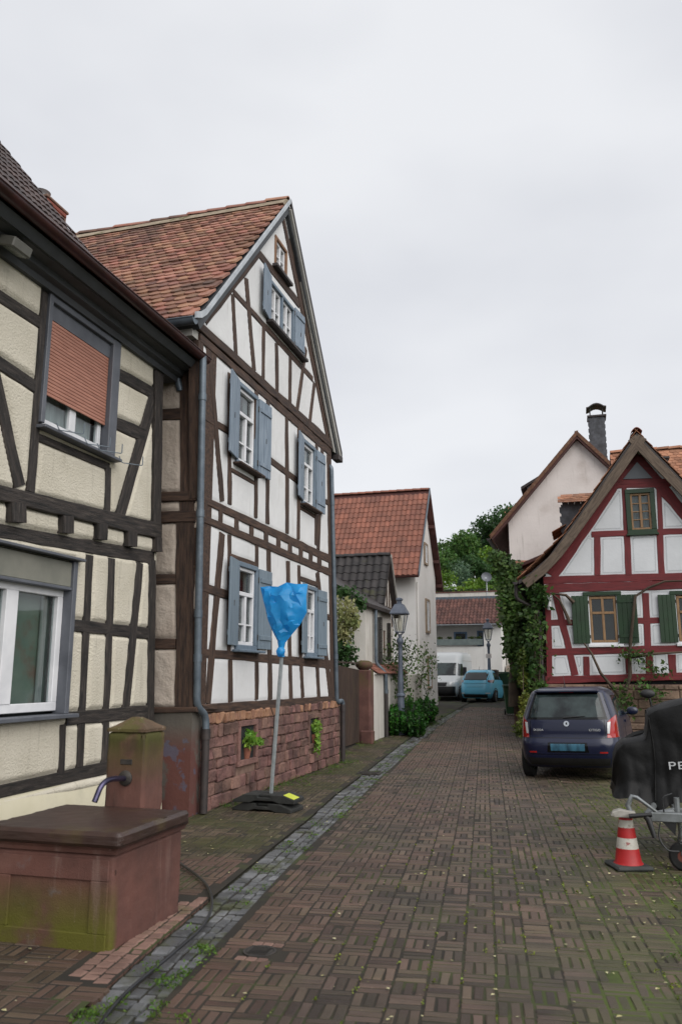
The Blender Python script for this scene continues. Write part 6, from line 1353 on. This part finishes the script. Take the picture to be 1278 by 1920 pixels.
# navy hatchback
def place(px, D): r = ray(px, 1265); r = r / (r @ FW); return CAMP + r * D
CC = place(1057, 13.25)
t = thing('parked_car', (CC[0], CC[1], 0), 'navy blue small hatchback parked in front of the red house', 'car')
Wc = Matrix.Translation((CC[0], CC[1], .01)) @ Matrix.Rotation(R(-7), 4, 'Z') @ Matrix.Rotation(R(-1.2), 4, 'Y')
sl = [(.2, .16, 3.36, .74), (.27, .07, 3.46, .79), (.36, .02, 3.54, .815), (.5, .0, 3.56, .825), (.6, .0, 3.55, .828), (.64, .03, 3.54, .825), (.68, .06, 3.52, .822), (.8, .06, 3.4, .815), (.9, .07, 3.15, .805), (.95, .08, 2.95, .795), (1.0, .1, 2.74, .78), (1.1, .15, 2.5, .745), (1.2, .2, 2.28, .71), (1.3, .26, 2.05, .675), (1.38, .32, 1.85, .64), (1.43, .33, 1.7, .605), (1.46, .42, 1.55, .55), (1.478, .62, 1.4, .42)]
M_NAVY = paint('navy_paint', '#0b1330', .3); cr_ = Car(t, Wc, sl, 7, M_NAVY)
M_GLBLK = mat('gloss_black', '#060708', '#0b0c0e', scale=3, rough=.12, spec=.4)
cr_.patch('rear_window_surround', [(-.715, .965), (.715, .965), (.575, 1.385), (-.575, 1.385)], M_GLBLK, k=18, off=.004)
cr_.patch('rear_window', [(-.6, 1.0), (.6, 1.0), (.5, 1.36), (-.5, 1.36)], M_CGLASS, k=16, off=.007)
cr_.patch('brake_light', [(-.12, 1.392), (.12, 1.392), (.12, 1.405), (-.12, 1.405)], M_TAIL, off=.012)
cr_.patch('plate_shade_patch', [(-.33, .45), (.33, .45), (.31, .605), (-.31, .605)], M_GLBLK, off=.004)  # dark patch on the smooth bumper; recess shade put into its colour
cr_.patch('bumper_crease', [(-.7, .415), (.7, .415), (.7, .423), (-.7, .423)], M_GLBLK, off=.003, k=14)
for x_ in (-.6, .6): cr_.patch('hatch_gap', [(x_ - .004, .68), (x_ + .004, .68), (x_ * .99 + .004, .97), (x_ * .99 - .004, .97)], M_GLBLK, off=.003)
for x_ in (-.62, .5): cr_.patch('reflector', [(x_, .44), (x_ + .12, .44), (x_ + .12, .465), (x_, .465)], M_TAIL, off=.006)
for sg in (-1, 1):
    o = cr_.patch('tail_light', [(sg * .79, .68), (sg * .625, .68), (sg * .645, .93), (sg * .765, 1.04)], M_TAIL, off=.012)
    cr_.patch('reversing_lens', [(sg * .665, .745), (sg * .63, .745), (sg * .64, .92), (sg * .69, .93)], M_CLEAR, off=.017, parent=o)
    cr_.patch('side_window', [(.5, 1.0), (1.28, .98), (1.3, 1.33), (.7, 1.34)], M_CGLASS, 'side', sg); cr_.patch('side_window', [(1.36, .98), (2.45, .97), (1.92, 1.33), (1.38, 1.33)], M_CGLASS, 'side', sg)
    cr_.patch('door_seam', [(1.31, .36), (1.325, .36), (1.325, 1.35), (1.31, 1.35)], M_BLKP, 'side', sg, .003); cr_.patch('door_handle', [(1.42, .86), (1.6, .86), (1.6, .9), (1.42, .9)], M_NAVY, 'side', sg, .025)
    cr_.arch(.62, .28, .35, sg); cr_.arch(2.95, .28, .35, sg)
    for y in (.62, 2.95): cr_.wheel(sg * .735, y, .285, .175)
    b = MB(); lump(b, (sg * .9, 2.2, 1.02), (.1, .06, .075), 8, .0, .8); b.tube([(sg * .76, 2.2, .97), (sg * .86, 2.2, 1.0)], .025, 8); b.build('door_mirror', M_NAVY, t, smooth=60, world=Wc)
cr_.patch('bumper_valance', [(-.62, .24), (.62, .24), (.66, .36), (-.66, .36)], M_BLKP, off=.01)
cr_.patch('hatch_seam', [(-.62, .672), (.62, .672), (.62, .68), (-.62, .68)], M_BLKP, off=.003, k=14)
M_PLATE = mat('blurred_number_plate', '#16303f', '#3a6a80', scale=9, rough=.3, stretch=(1, .3, .3)); cr_.patch('number_plate', [(-.27, .475), (.27, .475), (.27, .585), (-.27, .585)], M_PLATE, off=.012)
b = MB(); b.box(-.52, .52, .3, .46, 1.415, 1.44); b.v = [(x, y - (.06 if y < .4 else 0), z - (.012 if y < .4 else 0)) for x, y, z in b.v]; b.build('roof_spoiler', M_NAVY, t, world=Wc, bevel=.008)
p = cr_.end(.12, 1.03, .02); b = MB(); b.tube([cr_.end(-.05, .995, .012), cr_.end(.12, 1.005, .014), cr_.end(.3, 1.02, .014)], [.014, .01, .006], 6); b.build('rear_wiper', M_BLKP, t, world=Wc)
b = MB(); b.tube([(-.05, .62, 1.47), (-.07, .7, 1.53), (-.1, .82, 1.68)], [.012, .006, .003], 6); b.build('aerial', M_BLKP, t, world=Wc)
p = cr_.end(0, .9, .006); W0 = Wc @ Matrix.Translation(p) @ ENDF @ Matrix.Rotation(R(-6), 4, 'X')
b = MB(); b.lathe([(.034, 0), (.044, 0), (.044, .006), (.034, .006)], 24, cap=False); b.lathe([(.001, .002), (.036, .002)], 24, cap=False); em = b.build('emblem', M_CHROME, t, world=W0)
b = MB(); b.prism([(-.02, -.02, .003), (-.004, -.004, .003), (-.022, .004, .003), (.0, .024, .003), (.022, .012, .003), (.006, .002, .003), (.02, -.012, .003)], (0, 0, .003)); b.build('emblem_wing', M_BLKP, em, world=W0)
for body, x, sz in (('ŠKODA', -.46, .046), ('CITIGO', .44, .05)):
    p = cr_.end(x, .80, .014); text(t, body, sz, Wc @ Matrix.Translation(p) @ ENDF, M_CLEAR)
# blue hatchback
p = place(888, 38.6); Wz = Matrix.Translation((p[0], p[1], gz(p[1]))) @ Matrix.Rotation(R(-9), 4, 'Z')
t = thing('parked_car', (p[0], p[1], gz(p[1])), 'light blue hatchback parked beside the white van', 'car')
sl = [(.2, .2, 3.8, .78), (.3, .06, 3.95, .83), (.45, .0, 4.06, .86), (.6, .0, 4.08, .865), (.75, .03, 4.0, .865), (.88, .08, 3.75, .86), (.98, .12, 3.4, .84), (1.06, .16, 3.1, .81), (1.15, .24, 2.9, .78), (1.3, .38, 2.5, .71), (1.42, .5, 2.2, .65), (1.5, .6, 1.9, .59), (1.55, .75, 1.7, .45)]
M_BLUE = paint('sky_blue_paint', '#5aa8c6', .35); cz = Car(t, Wz, sl, 4.6, M_BLUE)
M_CGD = mat('dark_car_glass', '#12171a', '#20272a', scale=2.2, rough=.04, spec=.6); cz.patch('rear_window_surround', [(-.6, 1.06), (.6, 1.06), (.64, 1.43), (-.64, 1.43)], M_BLKP, k=14, off=.004); cz.patch('rear_window', [(-.54, 1.1), (.54, 1.1), (.58, 1.38), (-.58, 1.38)], M_CGD, k=14, off=.008)
M_TAILD = mat('dark_tail_light', '#4a1a1a', '#6a2a26', scale=8, rough=.15, coat=1)
for sg in (-1, 1):
    cz.patch('tail_light', [(sg * .8, .92), (sg * .6, .97), (sg * .6, 1.06), (sg * .8, 1.08)], M_TAILD, off=.01)
    cz.patch('side_window', [(.75, 1.08), (1.75, 1.06), (1.75, 1.42), (1.0, 1.42)], M_CGLASS, 'side', sg); cz.patch('side_window', [(1.82, 1.05), (2.9, 1.04), (2.2, 1.4), (1.82, 1.42)], M_CGLASS, 'side', sg)
    cz.arch(.75, .31, .38, sg); cz.arch(3.35, .31, .38, sg)
    for y in (.75, 3.35): cz.wheel(sg * .77, y, .31, .2)
    b = MB(); lump(b, (sg * .97, 2.75, 1.1), (.1, .07, .08), 8, 0, .8); b.tube([(sg * .8, 2.75, 1.05), (sg * .92, 2.75, 1.08)], .025, 8); b.build('door_mirror', M_BLUE, t, smooth=60, world=Wz)
    cz.patch('reflector', [(sg * .72, .42), (sg * .52, .42), (sg * .52, .47), (sg * .72, .47)], M_CLEAR, off=.01)
cz.patch('bumper_valance', [(-.7, .24), (.7, .24), (.74, .4), (-.74, .4)], M_BLKP, off=.01)
M_BLUE2 = paint('pale_blue_plate', '#5fa0ba', .3); cz.patch('number_plate', [(-.4, .73), (.4, .73), (.45, .88), (-.45, .88)], M_BLUE2, off=.012); cz.patch('hatch_crease', [(-.58, .9), (.58, .9), (.6, .915), (-.6, .915)], M_BLKP, off=.006)
b = MB(); b.tube([(0, .9, 1.55), (0, 1.05, 1.75)], [.012, .004], 6); b.build('aerial', M_BLKP, t, world=Wz)
# white van, nose towards the camera
p = place(822, 40.2); Wv = Matrix.Translation((p[0] - .05, p[1], gz(p[1]))) @ Matrix.Rotation(R(-2), 4, 'Z')
t = thing('delivery_van', (p[0], p[1], gz(p[1])), 'white high-roofed delivery van with black bumper half hidden by the house', 'van')
sl = [(.22, .2, 5.2, .92), (.35, .04, 5.35, .98), (.55, .0, 5.4, 1.0), (.8, .02, 5.4, 1.01), (.95, .08, 5.4, 1.01), (1.05, .25, 5.4, 1.01), (1.15, .5, 5.4, 1.01), (1.22, .72, 5.4, 1.005), (1.5, .95, 5.4, .995), (1.85, 1.25, 5.4, .975), (2.0, 1.4, 5.4, .965), (2.2, 1.55, 5.38, .95), (2.36, 1.75, 5.36, .92), (2.44, 2.0, 5.3, .86), (2.47, 2.4, 5.2, .7)]
M_VAN = paint('van_white', '#b9bcbd', .4, coat=.3); cv_ = Car(t, Wv, sl, 6, M_VAN)
cv_.patch('windscreen', [(-.86, 1.26), (.86, 1.26), (.8, 1.9), (-.8, 1.9)], M_CGLASS, k=14); cv_.patch('bumper', [(-.95, .25), (.95, .25), (.96, .72), (-.96, .72)], M_BLKP, off=.03, k=14); cv_.patch('grille', [(-.4, .74), (.4, .74), (.45, .92), (-.45, .92)], M_BLKP, off=.012)
for sg in (-1, 1):
    cv_.patch('headlight', [(sg * .95, .8), (sg * .55, .78), (sg * .5, .94), (sg * .9, 1.08)], M_CLEAR, off=.012)
    cv_.patch('door_window', [(.95, 1.25), (1.75, 1.25), (1.75, 1.85), (1.35, 1.85)], M_CGLASS, 'side', sg); cv_.patch('sill_trim', [(1.3, .32), (3.9, .32), (3.9, .55), (1.3, .55)], M_BLKP, 'side', sg, .012); cv_.patch('side_moulding', [(1.9, 1.2), (5.2, 1.2), (5.2, 1.22), (1.9, 1.22)], M_TANP, 'side', sg, .008); cv_.patch('side_moulding', [(1.9, 2.0), (5.2, 2.0), (5.2, 2.015), (1.9, 2.015)], M_TANP, 'side', sg, .008)
    cv_.arch(.85, .34, .43, sg); cv_.arch(4.3, .34, .43, sg)
    for y in (.85, 4.3): cv_.wheel(sg * .9, y, .34, .22)
    b = MB(); b.cbox(sg * 1.18 - .1, sg * 1.18 + .1, 1.0, 1.12, 1.25, 1.68, .03); b.tube([(sg * .98, 1.1, 1.4), (sg * 1.1, 1.08, 1.42)], .035, 8); b.build('door_mirror', M_BLKP, t, smooth=40, world=Wv)
# ================================================================ BINS
M_BIN = mat('green_bin_plastic', '#1d3a24', '#274a2d', scale=4, rough=.5)
def bin_(x, y, s, rot, label):
    W0 = Matrix.Translation((x, y, gz(y))) @ Matrix.Rotation(R(rot), 4, 'Z') @ Matrix.Diagonal((s, s, s, 1)); t = thing('wheelie_bin', (x, y, gz(y)), label, 'bin', 'green wheelie bins')
    b = MB(); v = []
    for (w, d, z) in ((.2, .22, .06), (.24, .27, .5), (.285, .33, .96), (.3, .345, .97), (.3, .345, 1.0)): v += [(-w, -d, z), (w, -d, z), (w, d, z), (-w, d, z)]
    b.add(v, [(k * 4 + i, k * 4 + (i + 1) % 4, k * 4 + 4 + (i + 1) % 4, k * 4 + 4 + i) for k in range(4) for i in range(4)] + [(3, 2, 1, 0), (16, 17, 18, 19)]); b.build('bin_body', M_BIN, t, world=W0, bevel=.02)
    b = MB(); b.cbox(-.31, .31, -.37, .36, 1.003, 1.05, .018); b.build('lid', M_BIN, t, world=W0, bevel=.01)
    b = MB(); b.tube([(-.24, .37, 1.0), (-.24, .41, 1.02), (.24, .41, 1.02), (.24, .37, 1.0)], .016, 8); b.build('handle', M_BIN, t, world=W0)
    for sx_ in (-1, 1): b = MB(); b.lathe([(.02, -.025), (.1, -.025), (.1, .025), (.02, .025)], 18, Matrix.Translation((sx_ * .24, .25, .1)) @ Matrix.Rotation(R(90), 4, 'Y')); b.build('wheel', M_TYRE, t, world=W0)
p = onG(960, 1341); bin_(p[0], p[1], 1.05, 8, 'green wheelie bin left of the navy car'); p = place(941, 40.5); bin_(p[0], p[1], 1.35, 0, 'larger green bin right behind the blue hatchback')
M_BIN2 = mat('yellow_lid', '#b89a3a', '#c2a648', scale=4, rough=.5); p = place(955, 41.5)
t = thing('recycling_bin', (p[0], p[1], gz(p[1])), 'dark bin with yellow lid next to the larger green bin', 'bin'); b = MB(); b.cbox(p[0] - .28, p[0] + .28, p[1] - .3, p[1] + .3, gz(p[1]) + .02, gz(p[1]) + 1.3, .03); b.build('bin_body', M_BLKP, t); b = MB(); b.cbox(p[0] - .3, p[0] + .3, p[1] - .33, p[1] + .32, gz(p[1]) + 1.305, gz(p[1]) + 1.37, .02); b.build('lid', M_BIN2, t)
# ================================================================ CONE, TRAILER, COVERED MOTORCYCLE
M_CRED = mat('cone_red', '#9a1518', '#b01f20', scale=6, rough=.5, layers=[('#4a2a2a', 9, .62, .7, .6), ('#b9b0a8', 30, .7, .74, .5)]); M_CWH = mat('cone_white_band', '#b5b0a6', '#c6c2b9', scale=6, rough=.5, layers=[('#6a5a50', 14, .5, .66, .7), ('#8a2020', 10, .6, .64, .8)]); M_CBASE = mat('cone_base_rubber', '#2e302f', '#3e403e', scale=6, rough=.8)
cp = onG(1178, 1628); t = thing('traffic_cone', (cp[0], cp[1], 0), 'scuffed red and white traffic cone under the trailer coupling', 'cone'); Wk = Matrix.Translation((cp[0], cp[1], 0)) @ Matrix.Rotation(R(20), 4, 'Z')
b = MB(); b.cbox(-.165, .165, -.165, .165, 0, .045, .015); b.build('base', M_CBASE, t, world=Wk, bevel=.008)
rz = lambda z: .118 - (z - .04) * .155
for nm, za, zb, m in (('cone_body', .045, .175, M_CRED), ('white_band', .175, .265, M_CWH), ('red_band', .265, .35, M_CRED), ('white_band', .35, .415, M_CWH), ('cone_tip', .415, .47, M_CRED)):
    b = MB(); b.lathe([(rz(za) + (.012 if za < .05 else 0), za), (rz(za + .02), za + .02), (rz(zb), zb)], 26, cap=False)
    if zb > .46: b.lathe([(rz(zb), zb), (.03, zb)], 26, cap=False)
    b.build(nm, m, t, smooth=40, world=Wk)
M_TRL = mat('galvanised_trailer', '#6a6d6c', '#83878a', scale=9, rough=.5, metal=.5, coord='World', layers=[('#5a4638', 5, .62, .74, .5)])
M_OLDWH = mat('worn_coupling', '#7d7a73', '#9a978f', scale=9, rough=.55, coord='World', layers=[('#4a3a30', 6, .58, .7, .7)])
t = thing('trailer', (1.9, 8.5, 0), 'galvanised motorcycle trailer with drawbar and jockey wheel', 'trailer')
b = MB(); b.cbox(.5, 2.6, 7.98, 8.06, .42, .5, .008); b.build('drawbar', M_TRL, t)
b = MB(); b.prism([(.42, 7.96, .44), (.42, 7.96, .5), (.28, 7.93, .52), (.22, 7.91, .5), (.2, 7.9, .46), (.24, 7.92, .455)], (0, .09, 0)); b.build('coupling_head', M_OLDWH, t, bevel=.012)
b = MB(); b.tube([(.38, 7.99, .48), (.36, 8.0, .55), (.4, 8.0, .63), (.44, 8.0, .62), (.6, 8.0, .5)], [.022, .025, .018, .016, .014], 8); b.build('coupling_lever', M_TRL, t, smooth=50)
b = MB(); b.tube([(.36, 7.9, .47), (.55, 7.92, .49)], .02, 8); b.tube([(.5, 7.93, .47), (.52, 7.92, .45), (.56, 7.9, .3)], [.03, .03, .02], 8); b.build('handbrake', M_BLKP, t, smooth=50)
for i, yy in enumerate((8.3, 9.5)): b = MB(); b.cbox(.75, 2.9, yy - .03, yy + .03, .44, .5, .008); b.build('side_rail', M_TRL, t)
b = MB(); b.tube([(.52, 8.02, .46), (.78, 8.32, .47)], .03, 8); b.tube([(.52, 8.02, .47), (.78, 9.48, .47)], .03, 8); b.build('drawbar_brace', M_TRL, t)
for xx in (.8, 1.5, 2.2, 2.85): b = MB(); b.cbox(xx - .025, xx + .025, 8.34, 9.46, .445, .495, .006); b.build('cross_member', M_TRL, t)
b = MB(); b.cbox(.4, 2.8, 8.85, 9.15, .5, .53, .006); b.build('wheel_channel', M_TRL, t)
wx, wy = .8, 8.12; b = MB(); b.tube([(wx - .02, wy - .04, .5), (wx - .02, wy - .04, .62)], .025, 8); b.tube([(wx - .02, wy - .04, .5), (wx, wy, .26), (wx, wy - .05, .13)], .018, 8); b.build('jockey_stem', M_TRL, t)
M4 = Matrix.Translation((wx, wy - .03, .125)) @ Matrix.Rotation(R(90), 4, 'X') @ Matrix.Rotation(R(0), 4, 'Y'); b = MB(); b.lathe([(.05, -.03), (.105, -.03), (.122, -.015), (.122, .015), (.105, .03), (.05, .03)], 26, cap=False); jw = b.build('jockey_wheel', M_TYRE, t, smooth=40, world=M4); b = MB(); b.lathe([(.01, -.012), (.06, -.012), (.06, .012), (.01, .012)], 18); b.build('hub', M_BRK, jw, world=M4)
for xx in (2.0,):
    for yy in (8.05, 9.75):
        M4 = Matrix.Translation((xx, yy, .27)) @ Matrix.Rotation(R(90), 4, 'X'); b = MB(); b.lathe([(.12, -.07), (.25, -.07), (.27, -.05), (.27, .05), (.25, .07), (.12, .07)], 28, cap=False); w_ = b.build('road_wheel', M_TYRE, t, smooth=40, world=M4); b = MB(); b.lathe([(.01, -.03), (.14, -.03), (.14, .03), (.01, .03)], 20); b.build('rim', M_RIM, w_, world=M4)
for q in ([(.62, 7.97, .42), (.6, 7.95, .3), (.66, 7.95, .2), (.76, 8.0, .18)], [(.84, 8.0, .42), (.78, 7.96, .36), (.76, 7.96, .26), (.86, 8.0, .24)], [(.66, 8.0, .5), (.66, 8.0, .62), (.74, 8.02, .66)]): b = MB(); b.tube(crom(q), .007, 6); b.build('brake_cable', M_HOSE, t)
b = MB(); b.prism([(.64, 8.0, .42), (.76, 8.0, .42), (.74, 8.0, .31)], (0, .04, 0)); b.build('bracket', M_BLKP, t)
M_CLOTH = mat('black_cover_fabric', '#040405', '#09090a', scale=4, rough=.6, bump=.35, bscale=9, coord='World', bdist=.02, spec=.3)
t = thing('covered_motorcycle', (1.3, 9.0, .5), 'motorcycle under a black fabric cover standing on the trailer', 'motorcycle')
sx = [.27, .29, .33, .4, .5, .58, .62, .65, .72, .85, 1.0, 1.2, 1.45, 1.7, 2.0, 2.3, 2.42, 2.46]; st_ = [.72, .9, 1.0, 1.06, 1.085, 1.1, 1.13, 1.35, 1.39, 1.43, 1.47, 1.47, 1.4, 1.25, 1.18, 1.1, .95, .7]; sw = [.16, .23, .28, .3, .3, .3, .3, .3, .31, .34, .36, .36, .36, .34, .32, .3, .24, .14]
NX, NT = 110, 64; v = []
for i in range(NX + 1):
    x = .27 + (2.46 - .27) * i / NX; zt_ = np.interp(x, sx, st_); w = np.interp(x, sx, sw); zb = .5 + .05 * math.sin(x * 7) + .03 * math.sin(x * 17)
    for j in range(NT + 1):
        t_ = j / NT * 2 - 1; a = abs(t_); up_ = 1 - max(0, (a - .42) / .58); s_ = min(1, a / .42)
        y = math.copysign(w * (s_ ** .8) * (1 + .06 * (1 - up_)), t_); z = zt_ - .05 * s_ ** 3 if a < .42 else zb + (zt_ - .05 - zb) * up_
        dn = 1 - up_; tw_ = lambda q: 1 - 2 * abs(math.sin(q)) ** .6; fo = .02 * tw_(x * 9 + 2.2 * dn) * dn ** .6 + .012 * tw_(x * 23 - dn * 2) * dn + .008 * tw_(z * 8 + x * 5)
        tuck = -.1 * max(0, dn - .72) / .28
        v.append((x + .02 * math.sin(dn * 5 + t_), 9.0 + y + math.copysign(fo + tuck, t_) * (a > .2), z + .004 * math.sin(x * 23 + t_ * 5)))
K = NT + 1; f = [(i * K + j, (i + 1) * K + j, (i + 1) * K + j + 1, i * K + j + 1) for i in range(NX) for j in range(NT)]
f = [q[::-1] for q in f] + [tuple(range(K)), tuple(NX * K + j for j in range(K))[::-1]]; b = MB(); b.add(v, f); b.build('cover', M_CLOTH, t, smooth=45)
for xs_ in (.66, 1.36):
    i_ = int((xs_ - .27) / 2.19 * NX); MB().tube([Vector(v[i_ * K + j]) + Vector((0, math.copysign(.004, j - NT / 2), .003)) for j in range(2, NT - 1, 2)], .007, 6).build('cover_seam', M_CLOTH, t)
M_PRINT = mat('white_print', '#b0b2b4', '#c4c6c8', scale=9, rough=.6)
text(t, 'PE', .1, Matrix.Translation((.855, 8.60, .84)) @ ENDF @ Matrix.Rotation(R(3), 4, 'Z'), M_PRINT, ext=.002, sx=1.5)
M_LABEL = mat('pale_blue_label', '#7f9fb0', '#b6c0c4', scale=9, rough=.5); b = MB(); b.box(.965, 1.14, 8.575, 8.581, 1.0, 1.18); b.build('printed_label', M_LABEL, t)
b = MB(); p = onY(1213, 1301, 9.15); b.tube([(p[0] + .03, 9.15, p[2] - .13), (p[0] + .01, 9.15, p[2])], .012, 6); lump(b, tuple(p), (.075, .03, .045), 8, 0); b.build('mirror', M_BLKP, t, smooth=60)
# black tyre and frame glimpsed under the cover
for xx in (.62, 2.1): M4 = Matrix.Translation((xx, 9.0, .84)) @ Matrix.Rotation(R(90), 4, 'X'); b = MB(); b.lathe([(.2, -.05), (.28, -.05), (.305, 0), (.28, .05), (.2, .05)], 26, cap=False); b.build('wheel', M_TYRE, t, smooth=40, world=M4)
